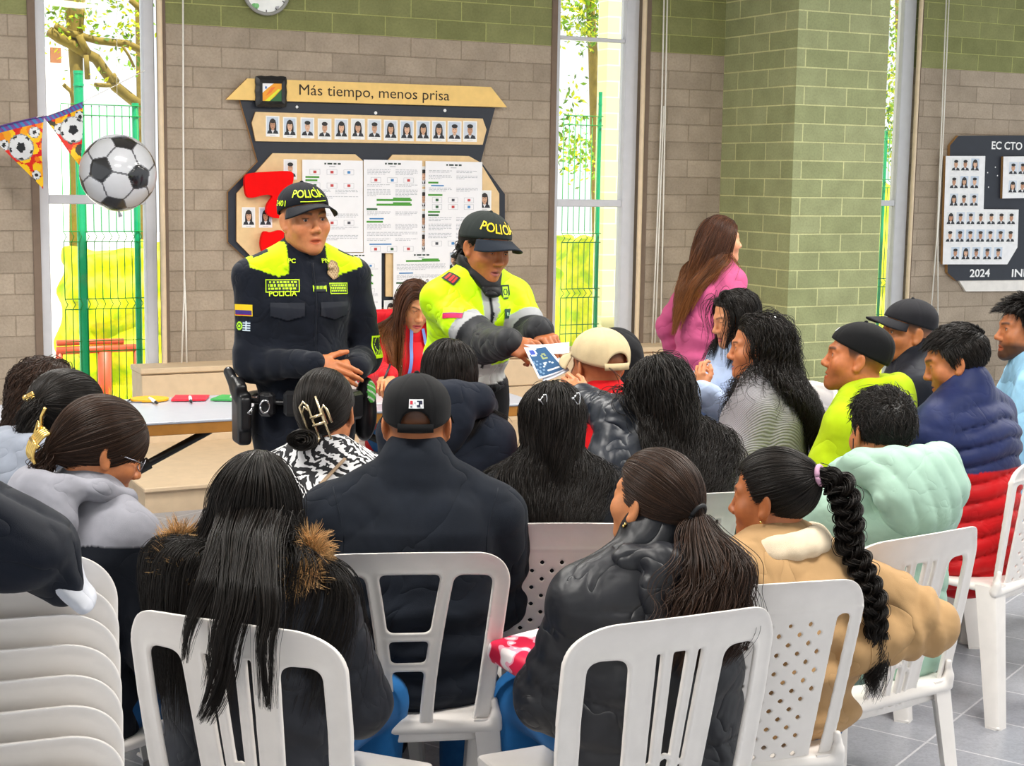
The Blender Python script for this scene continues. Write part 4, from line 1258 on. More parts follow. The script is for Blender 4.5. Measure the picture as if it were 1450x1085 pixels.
BD = empty('portrait_board', label='large navy and plywood graduation portrait board titled Más tiempo, menos prisa', cat='board'); BD.matrix_world = Matrix(WM.tolist())
slab('backing', [(340, 142), (365, 229), (323, 272), (323, 343), (361, 378), (392, 428), (640, 440), (690, 372), (715, 345), (715, 275), (681, 229), (701, 153)], -.035, -.004, NAVY, BD, EDGE)
slab('title_plank', [(319.8, 141), (350.2, 111), (695.3, 123.2), (718, 152)], -.06, -.035, plain('title_wood', rgb(240, 200, 118), .5, var=.05), BD, EDGE)
slab('photo_panel', [(356.5, 174), (362, 158.5), (683.5, 168), (689, 183.5), (683.5, 205), (362, 200)], -.05, -.035, WOOD, BD, EDGE)
slab('photo_panel', [(386, 217), (503, 218.5), (518, 231), (518, 425), (395, 421), (371, 379), (335, 342), (335, 274)], -.05, -.035, WOOD, BD, EDGE)
slab('photo_panel', [(556, 219), (664, 221), (680, 230), (707, 274), (707, 343), (650, 424), (546, 420), (546, 231)], -.05, -.035, WOOD, BD, EDGE)
INK = plain('ink_dark', rgb(48, 34, 20), .7); WHT = plain('paint_white', rgb(240, 240, 240), .6)
wtext('lettering', 'Más tiempo, menos prisa', 532, 132, 15.5, -.0612, INK, BD, widpx=212)
for x, y in [(283, 325), (363, 331), (445, 333), (525, 338), (603, 338), (680, 338), (757, 340), (833, 344), (908, 346), (984, 347), (1057, 348), (1130, 349), (1202, 349)]:
    px, py = x/3.289+300, y/3.289+80; w, h = pxsize(px, py, -.05, 19.5, 30); c = wl(px, py, -.0505); portrait(BD, c[0], c[1], w, h, -.0508, 0)
for px, py in ((411, 240), (352, 308), (376, 308), (686, 284), (642, 370), (599.5, 250), (599.5, 282), (599.5, 313), (599.5, 343), (553, 440)):
    w, h = pxsize(px, py, -.05, 19, 29); c = wl(px, py, -.0505); portrait(BD, c[0], c[1], w, h, -.0508, 0)
for px, py in ((420.5, 151.5), (630, 156.5), (532, 160)):
    m = MB(); c = wl(px, py, -.036); m.disc((c[0], -.0362, c[1]), .011, n=4 if px < 500 else 10); m.build('sticker', WHT, BD)
# right-hand board
B2 = empty('portrait_board', label='navy portrait board marked 2024 on the wall at the right edge', cat='board'); B2.matrix_world = Matrix(WM.tolist())
q7 = lambda x, y: (x/4.0185+1180, y/4.0185+150)
slab('backing', [q7(712, 170), q7(1700, 165), q7(1700, 985), q7(700, 995), q7(650, 950), q7(650, 905), q7(665, 225)], -.035, -.004, NAVY, B2, EDGE)
slab('lower_plank', [q7(715, 994), q7(755, 1056), q7(1600, 1050), q7(1700, 984)], -.028, -.004, plain('white_plank', rgb(232, 228, 222), .5), B2)
WCARD = plain('white_card', rgb(236, 236, 238), .5)
slab('photo_panel', [q7(640, 285), q7(865, 285), q7(855, 588), q7(1055, 590), q7(1048, 805), q7(990, 902), q7(622, 902)], -.060, -.035, WCARD, B2, EDGE)
slab('photo_panel', [q7(968, 288), q7(1400, 284), q7(1400, 520), q7(962, 527)], -.060, -.035, WCARD, B2, EDGE)
for k, (xs, y) in enumerate((((697, 750, 806), 337), ((686, 744, 803), 437), ((685, 742, 800), 537), ((668, 723, 781, 838, 898, 955, 1012), 642), ((663, 720, 778, 836, 892, 950, 1007), 742), ((693, 753, 812, 875, 937), 842), ((1023, 1077, 1130), 357), ((1020, 1075, 1130), 462))):
    for x in xs:
        px, py = q7(x, y); w, h = pxsize(px, py, -.06, 12.6, 21.5); c = wl(px, py, -.0605); portrait(B2, c[0], c[1], w, h, -.0608, 0)
wtext('lettering', 'EC CTO', *q7(988, 229), 11, -.0362, WHT, B2, bold=.02, widpx=41); wtext('lettering', '2024', *q7(834, 954), 10.5, -.0362, WHT, B2, bold=.02, widpx=27); wtext('lettering', 'INEL', *q7(1078, 953), 10.5, -.0362, WHT, B2, bold=.02, widpx=30)
for x, y in ((922, 349), (934, 397), (883, 462), (878, 380)):
    m = MB(); c = wl(*q7(x, y), -.036); m.disc((c[0], -.0362, c[1]), .006, n=8); m.build('sticker', WHT, B2)

# pinned papers
def sheet(pxs, lab, seed, Y):
    (x0, y0), (x1, y1) = pxs; R = random.Random(seed)
    a = wl(x0, y0, Y); b = wl(x1, y1, Y); W, H = b[0]-a[0], a[1]-b[1]
    r = empty('paper_sheet', label=lab, cat='paper', group='printed sheets pinned on the portrait board'); r.matrix_world = Matrix(WM.tolist())
    nx, ny = 8, 12; vs = [(a[0]+W*i/nx, Y-.004*math.sin(i/nx*3.1+seed)*(j/ny)-.003*(j/ny)**2, a[1]-H*j/ny) for i in range(nx+1) for j in range(ny+1)]
    f = [(i*(ny+1)+j, i*(ny+1)+j+1, (i+1)*(ny+1)+j+1, (i+1)*(ny+1)+j) for i in range(nx) for j in range(ny)]
    mesh('page', vs, f, plain('paper_white', rgb(240, 240, 244), .7, var=.015), r, True)
    m = MB()
    def rc(x, y, w, h, c):
        n = max(1, int(w*nx))
        yy = lambda u, v: Y-.004*math.sin(u*3.1+seed)*v-.003*v*v-.0012
        for k in range(n):
            u0, u1 = x+w*k/n, x+w*(k+1)/n
            m.quad([(a[0]+u*W, yy(u, v), a[1]-v*H) for u, v in ((u0, y+h), (u1, y+h), (u1, y), (u0, y))], c)
    G, DG, LT, BL = rgb(70, 150, 40), rgb(40, 90, 50), rgb(178, 180, 188), rgb(60, 130, 190)
    x = .36
    for wd in (.03, .08, .05, .05): rc(x, .03, wd, .018, rgb(40, 60, 50)); x += wd+.02
    rc(.44, .065, .1, .008, LT)
    def para(x, y, w, n):
        for k in range(n):
            xx = x; end = x+w*(1 if k < n-1 else R.uniform(.4, .9))
            while xx < end-.01:
                wd = min(R.uniform(.02, .07), end-xx); rc(xx, y+k*.016, wd, .006, LT); xx += wd+.012
    y = .10
    while y < .93:
        t_ = R.random()
        if t_ < .22: rc(.05, y, R.uniform(.15, .3), .02, R.choice([G, DG])); y += .035
        elif t_ < .32: rc(.22, y, .6, .022, G); rc(.5, y-.016, .3, .018, G); y += .05
        elif t_ < .42: rc(.1, y, R.uniform(.2, .5), .014, BL); y += .03
        elif t_ < .60:
            for k in range(3):
                xx = .12+k*.28; rc(xx, y, .17, .003, LT); rc(xx, y+.055, .17, .003, LT); rc(xx, y, .005, .055, LT); rc(xx+.165, y, .005, .055, LT); rc(xx+.06, y+.015, .05, .028, R.choice([DG, BL, rgb(70, 70, 80), rgb(190, 60, 60)]))
            y += .075
        else:
            n = R.randint(2, 5)
            if R.random() < .5: para(.06, y, .86, n)
            else: para(.06, y, .4, n); para(.54, y, .38, n)
            y += .016*n+.022
    m.build('printing', PRT, r, False, True); return r
sheet(((428, 226), (513.5, 357)), 'printed white sheet right behind the standing officer in navy', 11, -.062)
sheet(((515, 226), (597, 358)), 'printed white sheet with green banner in the middle of the portrait board', 23, -.064)
sheet(((602.5, 228), (681.5, 357)), 'printed white sheet at the upper right of the portrait board above the leaning officer', 37, -.062)
sheet(((474, 358.5), (540, 452)), 'printed white sheet low on the board above the red jacket', 41, -.066)
sheet(((557, 357), (636, 470)), 'printed white sheet low on the board behind the long-haired woman in red', 59, -.068)
# small black carved picture frame hung on the title plank
r = empty('picture_frame', label='small black carved frame with an orange and green picture on the title plank', cat='picture frame'); r.matrix_world = Matrix(WM.tolist())
o_, i_ = poly([(362.5, 108), (405, 109), (405, 151.5), (362.5, 150.5)], -.07), poly([(371.5, 118), (398.5, 118.5), (398.5, 143.5), (371.5, 143)], -.07)
m = MB()
for k in range(4):
    a, b, c, d = o_[k], o_[(k+1) % 4], i_[(k+1) % 4], i_[k]
    n = 10; top = []
    for j in range(n+1):
        u = j/n; wv = .006*abs(math.sin(u*pi*3)) if k % 2 == 0 or True else 0
        ex = V(a[0]+(b[0]-a[0])*u, a[1]+(b[1]-a[1])*u); cen = V((o_[0][0]+o_[2][0])/2, (o_[0][1]+o_[2][1])/2); ex = ex+unit(ex-cen)*wv
        iy = V(d[0]+(c[0]-d[0])*u, d[1]+(c[1]-d[1])*u); top.append((ex, iy))
    for j in range(n):
        (e0, i0), (e1, i1) = top[j], top[j+1]; Yf = -.085
        P = [(e0[0], Yf+.012, e0[1]), (e1[0], Yf+.012, e1[1]), ((e1[0]+i1[0])/2, Yf, (e1[1]+i1[1])/2), ((e0[0]+i0[0])/2, Yf, (e0[1]+i0[1])/2)]
        m.quad(P); m.quad([P[3], P[2], (i1[0], Yf+.010, i1[1]), (i0[0], Yf+.010, i0[1])]); m.quad([(e0[0], -.06, e0[1]), (e1[0], -.06, e1[1]), P[1], P[0]])
m.build('moulding', plain('black_carved', rgb(22, 22, 24), .4, bump=.3), r)
pt = lambda x, y, k: (*wl(x, y, -.072)[:1], -.072-.0006*k, wl(x, y, -.072)[1])
rects('picture', [([pt(371, 143.5, 0), pt(399, 144, 0), pt(399, 118, 0), pt(371, 117.5, 0)], rgb(240, 160, 20)),
  ([pt(371, 132, 1), pt(380, 124, 1), pt(388, 118, 1), pt(371, 117.5, 1)], rgb(240, 240, 244)), ([pt(375, 125.5, 2), pt(378, 125.5, 2), pt(377.5, 122.5, 2), pt(376, 121.5, 2)], rgb(40, 90, 170)),
  ([pt(381, 144, 1), pt(399, 144, 1), pt(399, 126, 1), pt(390, 136, 1)], rgb(26, 92, 40)), ([pt(374, 143.5, 2), pt(381, 144, 2), pt(397, 127, 2), pt(394, 126, 2)], rgb(225, 225, 30)), ([pt(376, 136, 2), pt(384, 131, 2), pt(390, 123, 2), pt(384, 124, 2)], rgb(236, 118, 24))], PRT, r)
# red foam question mark
r = empty('question_mark', label='red foam question mark leaning on the board behind the officer in navy', cat='decoration'); r.matrix_world = Matrix(WM.tolist())
q3 = lambda x, y: (x/4.02+300, y/4.02+240)
RED = plain('red_foam', rgb(238, 2, 4), .7, spec=.15, var=.03)
def foam(name, pts, Y, th):
    P = np.array([wl(*q3(x, y), Y) for x, y in pts])
    for _ in range(2):      # round the outline
        P = np.stack([P*.75+np.roll(P, -1, 0)*.25, P*.25+np.roll(P, -1, 0)*.75], 1).reshape(-1, 2)
    if sum(P[i][0]*P[(i+1) % len(P)][1]-P[(i+1) % len(P)][0]*P[i][1] for i in range(len(P))) < 0: P = P[::-1]
    m = MB(); m.prism([tuple(p) for p in P], Y-th, Y); m.build(name, RED, r)
foam('hook', [(176, 40), (200, 20), (330, 12), (440, 6), (458, 30), (452, 80), (420, 150), (402, 205), (398, 275), (355, 280), (300, 255), (304, 195), (345, 150), (300, 140), (205, 168), (182, 140)], -.075, .035)
foam('dot', [(268, 440), (272, 385), (290, 345), (325, 362), (375, 342), (400, 352), (432, 415), (434, 455), (360, 478), (290, 492)], -.075, .035)

# clock above the board
r = empty('wall_clock', label='round white wall clock above the portrait board, cut by the top edge', cat='clock'); r.matrix_world = Matrix(WM.tolist())
c = wl(377, -14, -.03); rr = pxsize(377, -14, -.03, 32, 32)[0]
m = MB(); m.tube([(c[0]+rr*math.cos(a), -.03, c[1]+rr*math.sin(a)) for a in np.linspace(0, 2*pi, 49)], .011, 10, caps=False); m.build('rim', plain('clock_rim', rgb(150, 150, 146), .35), r, True)
m = MB(); m.disc((c[0], -.028, c[1]), rr, n=48); m.disc((c[0], -.001, c[1]), rr, (0, 1, 0), n=48); m.build('dial', plain('clock_dial', rgb(240, 242, 240), .3), r)
m = MB()
for k in range(12):
    a = k*pi/6; m.box((-.003, -.0292, rr*.82), (.003, -.0288, rr*.93), (.05, .05, .05), M=xf(rotm('Y', a), (c[0], 0, c[1])))
m.disc((c[0]-.075, -.029, c[1]-.105), .022, n=16, c=rgb(110, 190, 110)); m.disc((c[0]-.06, -.0292, c[1]-.098), .015, n=12, c=rgb(130, 205, 130))
m.quad([(c[0]+.05, -.029, c[1]-.13), (c[0]+.075, -.029, c[1]-.12), (c[0]+.085, -.029, c[1]-.09), (c[0]+.06, -.029, c[1]-.095)], rgb(175, 175, 180)); m.build('dial_print', PRT, r, False, True)
for ln, ang, w in ((rr*.5, .9, .005), (rr*.75, -.6, .0035)):
    m = MB(); m.box((-w, -.032, -.02), (w, -.030, ln), M=xf(rotm('Y', ang), (c[0], 0, c[1]))); m.build('clock_hand', plain('ink_black', rgb(20, 20, 20), .5), r)

# bunting flags and football balloon
def ball_cols(n):
    ph = (1+5**.5)/2
    iv = [V(0, a, b*ph) for a in (-1, 1) for b in (-1, 1)]+[V(a, b*ph, 0) for a in (-1, 1) for b in (-1, 1)]+[V(b*ph, 0, a) for a in (-1, 1) for b in (-1, 1)]
    iv = np.array([unit(v) for v in iv]); hx = []
    for i in range(12):
        for j in range(i):
            for k in range(j):
                if iv[i] @ iv[j] > .4 and iv[i] @ iv[k] > .4 and iv[j] @ iv[k] > .4: hx.append(unit(iv[i]+iv[j]+iv[k]))
    hx = np.array(hx); d = np.concatenate([n @ iv.T/.9393, n @ hx.T/.9150], 1); s = np.sort(d, 1); pent = d.argmax(1) < 12
    seam = (s[:, -1]-s[:, -2]) < .018
    return pent, seam
r = empty('football_balloon', label='round foil balloon printed as a black and white football by the window', cat='balloon')
cen = at(167, 245, 8.6); R_ = 53.5/2176*8.6
r.location = tuple(cen); nu, nv = 220, 140
th = np.linspace(0, pi, nv+1); p_ = np.linspace(0, 2*pi, nu, endpoint=False)
G = np.array([(math.sin(t_)*math.cos(a), math.sin(t_)*math.sin(a), math.cos(t_)) for t_ in th for a in p_])
f = np.array([(j*nu+i, (j+1)*nu+i, (j+1)*nu+(i+1) % nu, j*nu+(i+1) % nu) for j in range(nv) for i in range(nu)])
ph_ = (1+5**.5)/2; a_, b_ = unit(V(0, 1, ph_)), unit(V(1, ph_, 0)); fa = np.stack([a_, unit(b_-a_*(a_ @ b_)), np.cross(a_, unit(b_-a_*(a_ @ b_)))], 1)
c_, d_ = unit(V(-.28, -.955, .09)), unit(V(.68, -.727, -.09)); fb = np.stack([c_, unit(d_-c_*(c_ @ d_)), np.cross(c_, unit(d_-c_*(c_ @ d_)))], 1); Rb = (fb @ fa.T)
fc = G[f].mean(1); fc /= np.linalg.norm(fc, axis=1, keepdims=True); pent, seam = ball_cols(fc @ Rb)
cc = np.where(pent[:, None], V(.012, .012, .014), np.where(seam[:, None], V(.10, .10, .11), V(.50, .51, .54)))
pent2, seam2 = ball_cols(G @ Rb); puf = np.where(seam2, -.006, 0)+.010*noise(G, 7)*(np.abs(G[:, 1]) < .45)
mesh('skin', G*V(1, .80, 1)*(R_*(1+puf))[:, None], f, plain('foil', rough=.16, attr=True, spec=.6, var=.03, coat=.4), r, True, cc)
m = MB(); m.tube([V(0, 0, -R_), V(.01, 0, -R_-.03)], [.004, .012], 8); m.build('neck', plain('foil_grey', rgb(170, 172, 178), .3), r, True)
m = MB(); m.tube([V(0, 0, R_), V(-.02, .1, R_+.4), V(-.03, .2, R_+1.0)], .0012, 5); m.build('string', CORD, r, True)
def flag(pts, depth, lab, seed):
    R = random.Random(seed); A, B, C = [at(*p, depth) for p in pts]
    n = 46; vs = []; idx = {}; cs = []; f = []
    nr = unit(np.cross(B-A, C-A)); bp = []
    for i in range(n+1):
        for j in range(n+1-i):
            u, v = i/n, j/n; p = A+(B-A)*u+(C-A)*v; idx[i, j] = len(vs); bp.append((u, v))
            vs.append(p+nr*(.012*math.sin(u*5+seed)+.010*math.sin(v*7+seed)))
    blobs = [(R.random(), R.random(), R.uniform(.04, .12), R.choice([rgb(250, 190, 10), rgb(245, 130, 10), rgb(225, 25, 20), rgb(250, 170, 20), rgb(255, 205, 20), rgb(70, 60, 40)])) for _ in range(80)]
    L1 = np.linalg.norm(B-A); e1 = unit(B-A); e2 = unit(C-A-(C-A) @ e1*e1)
    def colr(u, v):
        p = (B-A)*u+(C-A)*v; x, y = p @ e1, p @ e2; H = (C-A) @ e2
        if v < .09: return rgb(*((120, 70, 150) if math.sin(u*60) > -.2 else (60, 130, 190)))
        for cx, cy, rad, big in ((.52*L1,   .36*H, .074, 1), (.24*L1, .27*H, .032, 0), (.80*L1, .20*H, .032, 0), (.62*L1, .78*H, .026, 0)):
            dx, dy = x-cx, y-cy; d = math.hypot(dx, dy)
            if d < rad:
                if d > rad*.93: return rgb(150, 150, 150)
                a = math.atan2(dy, dx)
                if d < rad*.36*(1-.12*math.cos(5*a)): return rgb(30, 32, 36)
                if d > rad*.78 and math.cos(5*a+pi) > .62: return rgb(40, 42, 46)
                return rgb(226, 228, 232)
        best = rgb(228, 40, 20)
        for bx, by, br, bc in blobs:
            if (x/L1-bx)**2+(y/H-by)**2*1.3 < br*br: best = bc
        return best
    for i in range(n):
        for j in range(n-i):
            f.append((idx[i, j], idx[i+1, j], idx[i, j+1])); cs.append(colr((i+.33)/n, (j+.33)/n))
            if i+j < n-1: f.append((idx[i+1, j], idx[i+1, j+1], idx[i, j+1])); cs.append(colr((i+.67)/n, (j+.67)/n))
    r = empty('bunting_flag', label=lab, cat='flag', group='football bunting flags')
    mesh('pennant', vs, f, plain('flag_print', rough=.5, attr=True, trans=.25, var=.03), r, True, np.array(cs))
    m = MB(); m.tube([A+(B-A)*t_+nr*(.012*math.sin(t_*5+seed)) for t_ in np.linspace(0, 1, 8)], .004, 6); m.build('hem', plain('hem_purple', rgb(96, 66, 130), .7), r, True)
    return A, B
A, B = flag(((-22, 184), (61, 164), (60, 268)), 8.75, 'triangular football bunting flag cut by the left edge of the photo', 2)
A2, B2_ = flag(((62, 166), (118, 145), (114.5, 237)), 8.75, 'triangular football bunting flag between the left flag and the balloon', 6)
m = MB(); m.tube([at(-60, 194, 8.75), A, B, A2, B2_, at(128, 139, 8.8), at(205, 100, 9.0)], .0022, 6); tag(m.build('bunting_string', CORD, None, True), 'thin white string carrying the football bunting flags', 'string')

# ---------------------------------------------------------------- outdoors
def wp(px, py, Y): x, z = wl(px, py, Y); return V(x, Y, z)
m = MB(); m.box((-14, .17, FZ-.25), (26, 40, FZ-.15)); t = NT('outdoor_ground'); tc = t.n('TexCoord'); nz = t.n('TexNoise', Scale=1.2, Detail=5.0); t.l(tc.outputs['Object'], nz.inputs[0])
p = t.n('BsdfPrincipled', Roughness=.9); t.l(t.ramp(nz.outputs[0], [(.42, rgb(205, 205, 190)), (.55, rgb(235, 235, 225))]), p.inputs[0]); t.l(p.outputs[0], t.out.inputs[0])
struct('ground_outside', m, t.m, WM)
GRN = plain('green_steel', rgb(0, 178, 120), .45, var=.05); WIRE = plain('green_wire', rgb(20, 150, 60), .5)
def fence(pxa, pxb, posts, lab, Y=1.05, topy=150, bends=((335, 0), (430, 0))):
    r = empty('wire_fence', label=lab, cat='fence', group='green mesh fence outside the windows'); r.matrix_world = Matrix(WM.tolist())
    Xa, Xb = wx_(pxa, Y), wx_(pxb, Y); zt = wl((pxa+pxb)/2, topy, Y)[1]; zb = FZ-.15
    zs = [wl((pxa+pxb)/2, b, Y)[1] for b, _ in bends]
    m = MB(); x = Xa
    while x < Xb:
        pts = [(x, Y, zt)]
        for z in zs: pts += [(x, Y, z+.035), (x+.012, Y-.03, z), (x, Y, z-.035)]
        pts.append((x, Y, zb)); m.tube(pts, .0032, 5); x += .050
    for z in zs+[zt-.03, zb+.3, zb+.75]:
        for dz in (-.035, .035): m.tube([(Xa, Y-.004, z+dz), (Xb, Y-.004, z+dz)], .0034, 5)
    m.build('mesh_panel', WIRE, r, True)
    for px, ty, wd in posts:
        X = wx_(px, Y, 300); z = wl(px, ty, Y)[1]; m = MB(); m.tube([(X, Y+.02, zb), (X, Y+.02, z-.02)], wd, 14); m.tube([(X, Y+.02, z-.1), (X, Y+.02, z-.085)], wd*1.12, 14)
        m.tube([(X, Y+.02, z-.02), (X, Y+.02, z)], wd*1.06, 14); o = m.build('post', GRN, r, True); autosmooth(o, 50)
fence(88, 214, ((116, 100, .031), (195, 146, .022)), 'green wire mesh fence with two posts behind the left window')
fence(797, 852, ((848.5, 130, .014),), 'green wire mesh fence behind the middle window', topy=165, bends=((337, 0), (415, 0)))
fence(1225, 1290, ((1252, 185, .014),), 'green wire mesh fence seen past the green pillar', topy=185, bends=((260, 0), (400, 0)))
LEAF = plain('sunlit_leaves', rough=.6, attr=True, trans=.45, var=.1); BARK = plain('sunlit_bark', rgb(132, 112, 40), .85, bump=.5, bscale=30, var=.15)
def leaves(cents, n, rng, size=(.03, .07)):
    vs, f, cs = [], [], []
    for c, rad, k in cents:
        for _ in range(int(k*1.9)):
            p = np.asarray(c)+rng.normal(size=3)*rad; s = rng.uniform(*size); a = unit(rng.normal(size=3)); b = unit(np.cross(a, rng.normal(size=3)))
            i = len(vs); vs += [p, p+a*s*.5+b*s*.22, p+a*s, p+a*s*.5-b*s*.22]; f.append((i, i+1, i+2, i+3)); cs.append(rgb(*[(176, 190, 10), (120, 165, 0), (205, 205, 20), (84, 120, 10)][rng.integers(4)]))
    return vs, f, cs
rng = np.random.default_rng(11)
Yt = 3.2
r = empty('tree', label='bare-branched tree with yellow-green leaves outside the left window', cat='tree'); r.matrix_world = Matrix(WM.tolist())
P = lambda x, y, dy=0: wp(x, y, Yt+dy)
m = MB(); m.tube([P(108, 560), P(108, 300), P(109, 120), P(106, 50), P(100, -30), P(96, -120)], [.055, .055, .05, .06, .06, .05], 12); m.tube([P(204, 560, .6), P(203, 300, .6), P(200, 130, .6), P(200, 30, .6), P(197, -80, .6)], [.045, .045, .04, .05, .05], 12); m.build('trunk', BARK, r, True)
for pts, rad in (([(70, 44), (84, 54), (102, 63), (122, 76), (136, 83), (150, 103), (163, 122), (183, 138), (206, 156)], .042), ([(78, 37), (98, 47), (118, 52), (140, 58), (180, 62), (206, 74)], .028), ([(112, 50), (118, 65), (124, 75)], .03), ([(134, 120), (150, 121), (163, 120)], .016), ([(160, 105), (166, 116)], .02), ([(90, 120), (101, 130), (105, 150)], .018), ([(118, 0), (116, 30), (115, 48)], .015), ([(185, 0), (198, 12), (206, 25)], .025), ([(174, 66), (182, 78), (190, 95)], .010), ([(122, 78), (123, 95), (124, 112)], .02)):
    m = MB(); n = len(pts); m.tube([P(x, y, -.1+.02*i) for i, (x, y) in enumerate(pts)], np.linspace(rad, rad*1.1, n), 8); m.build('branch', BARK, r, True)
cl = [(P(x, y, d), s, k) for x, y, d, s, k in ((84, 8, 0, .14, 60), (100, 18, 0, .10, 50), (92, 30, -.2, .06, 18), (120, 10, .3, .14, 30), (150, 45, 0, .08, 18), (178, 52, 0, .06, 26), (160, 5, 0, .05, 14), (196, 25, .2, .08, 22), (186, 30, 0, .07, 10), (143, 112, -.1, .05, 8), (174, 92, 0, .03, 4), (132, 32, 0, .05, 6), (200, 95, .2, .05, 12), (150, 20, .4, .2, 12), (78, 60, .2, .1, 12))]
v, f, c_ = leaves(cl, 0, rng); mesh('foliage', v, f, LEAF, r, False, np.array(c_))
r = empty('tree', label='leafy yellow-green crown at the top of the middle window', cat='tree'); r.matrix_world = Matrix(WM.tolist())
v, f, c_ = leaves([(wp(x, y, 4.0), s, k) for x, y, s, k in ((815, 8, .16, 130), (840, 4, .16, 130), (828, 30, .14, 90), (815, 55, .12, 20), (838, 66, .12, 12), (810, 130, .08, 14), (822, 148, .08, 12), (806, 172, .08, 26), (800, 215, .12, 60), (830, 225, .14, 80), (812, 200, .1, 20))], 0, rng, (.04, .09)); mesh('foliage', v, f, LEAF, r, False, np.array(c_))
m = MB(); m.tube([wp(850, 560, 4.3), wp(846, 300, 4.3), wp(840, 80, 4.2), wp(832, -60, 4.0)], [.07, .06, .05, .04], 10); m.build('trunk', BARK, r, True)
r = empty('tree', label='leafy yellow-green tree in the sliver of window beside the pillar', cat='tree'); r.matrix_world = Matrix(WM.tolist())
v, f, c_ = leaves([(wp(x, y, 4.0), s, k) for x, y, s, k in ((1265, 10, .14, 60), (1272, 45, .13, 60), (1266, 90, .13, 70), (1270, 125, .12, 60), (1262, 150, .1, 60), (1258, 185, .12, 110), (1255, 220, .12, 90))], 0, rng, (.04, .09)); mesh('foliage', v, f, LEAF, r, False, np.array(c_))
m = MB(); m.tube([wp(1278, 560, 4.3), wp(1276, 200, 4.3), wp(1272, -40, 4.0)], [.06, .05, .04], 10); m.build('trunk', BARK, r, True)
def hedge(pxa, pxb, ya, yb, Y, lab):
    Xa, Xb = wx_(pxa, Y), wx_(pxb, Y); zt = wl((pxa+pxb)/2, ya, Y)[1]; zb = FZ-.15
    S = SDF(); S.fn(lambda P: np.maximum(np.maximum(np.abs(P[..., 0]-(Xa+Xb)/2)-(Xb-Xa)/2, np.abs(P[..., 1]-Y)-.3), P[..., 2]-zt)-.06*noise(P, 9)-.04*noise(P, 23, 3), (Xa-.1, Y-.5, zb), (Xb+.1, Y+.5, zt+.15), 0)
    v, q = S.mesh(.035, 1); k = noise(v, 31)+.5*noise(v, 60, 2)
    c_ = np.where(k[:, None] > .25, rgb(250, 250, 60), np.where(k[:, None] > -.5, rgb(236, 246, 0), rgb(190, 226, 0)))
    o = mesh('hedge', v, q, plain('hedge_leaves', rough=.7, attr=True, var=.1), None, True, c_, mtx=WM); tag(o, lab, 'hedge')
hedge(94, 232, 352, 0, 2.6, 'bright yellow-green hedge behind the fence in the left window'); hedge(792, 880, 345, 0, 2.6, 'bright yellow-green hedge behind the fence in the middle window'); hedge(1215, 1300, 262, 0, 2.6, 'bright yellow-green hedge seen beside the green pillar')
# pale block wall of the neighbouring building in the middle window
m = MB(); Xn = wx_(856, 1.3); m.box((Xn, 1.3, FZ-.15), (Xn+.9, 1.45, ZT+1)); t = NT('pale_outdoor_blocks'); uv = t.n('UVMap'); b = t.n('TexBrick', offset=.5); b.inputs['Scale'].default_value = 1.0
for k_, v_ in (('Mortar Size', .006), ('Brick Width', LB), ('Row Height', HC)): b.inputs[k_].default_value = v_
b.inputs['Color1'].default_value = (*rgb(252, 246, 186), 1); b.inputs['Color2'].default_value = (*rgb(254, 250, 200), 1); b.inputs['Mortar'].default_value = (*rgb(255, 254, 230), 1); t.l(uv.outputs[0], b.inputs[0])
p = t.n('BsdfPrincipled', Roughness=.9); t.l(b.outputs[0], p.inputs[0]); t.l(p.outputs[0], t.out.inputs[0]); o = struct('wall_outside', m, t.m, WM); uvbox(o)
# red tubular play frame and white house outside the left window
r = empty('play_frame', label='red tubular play frame beyond the fence in the left window', cat='play frame'); r.matrix_world = Matrix(WM.tolist())
RS = plain('red_steel', rgb(226, 90, 60), .5); Yp = 2.0
for name, pts, rad in (('rail', [wp(80, 486, Yp), wp(175, 483, Yp)], .022), ('rail', [wp(80, 497, Yp), wp(192, 492, Yp)], .03), ('leg', [wp(193, 490, Yp), wp(194, 600, Yp)], .025), ('leg', [wp(148, 498, Yp), wp(149, 600, Yp)], .05), ('leg', [wp(84, 497, Yp), wp(84, 600, Yp)], .025)):
    m = MB(); m.tube(pts, rad, 10); m.build(name, RS, r, True)
r = empty('house', label='far white house with one tan window behind the trees', cat='building'); r.matrix_world = Matrix(WM.tolist())
Yh = 16; a, b = wp(40, 65, Yh), wp(118, 330, Yh); m = MB(); m.box((a[0]-3, Yh, FZ-.15), (b[0], Yh+4, a[2])); m.build('wall', plain('white_render', rgb(246, 246, 244), .9), r)
m = MB(); a = wp(71.5, 67, Yh-.05); b = wp(87, 89, Yh-.05); m.box((a[0], Yh-.05, b[2]), (b[0], Yh+.01, a[2])); m.build('window', plain('tan_shutter', rgb(150, 96, 56), .7), r)
# grass strip at the foot of the fence
gv, gf, gc = [], [], []
for X0, X1 in ((wx_(86, 1.1), wx_(232, 1.1)), (wx_(790, 1.1), wx_(850, 1.1))):
    for _ in range(2600):
        p = V(rng.uniform(X0, X1), rng.uniform(.5, 2.4), FZ-.15); h = rng.uniform(.12, .38); d = V(rng.normal(0, .06), rng.normal(0, .06), h); i = len(gv)
        gv += [p-V(.008, 0, 0), p+V(.008, 0, 0), p+d]; gf.append((i, i+1, i+2)); gc.append(rgb(*[(214, 226, 20), (170, 205, 10), (235, 235, 60)][rng.integers(3)]))
o = mesh('grass', gv, gf, plain('grass_blades', rough=.7, attr=True, trans=.4, var=.1), None, False, np.array(gc), mtx=WM); tag(o, 'tall yellow-green grass at the foot of the fence outside', 'grass', kind='stuff')

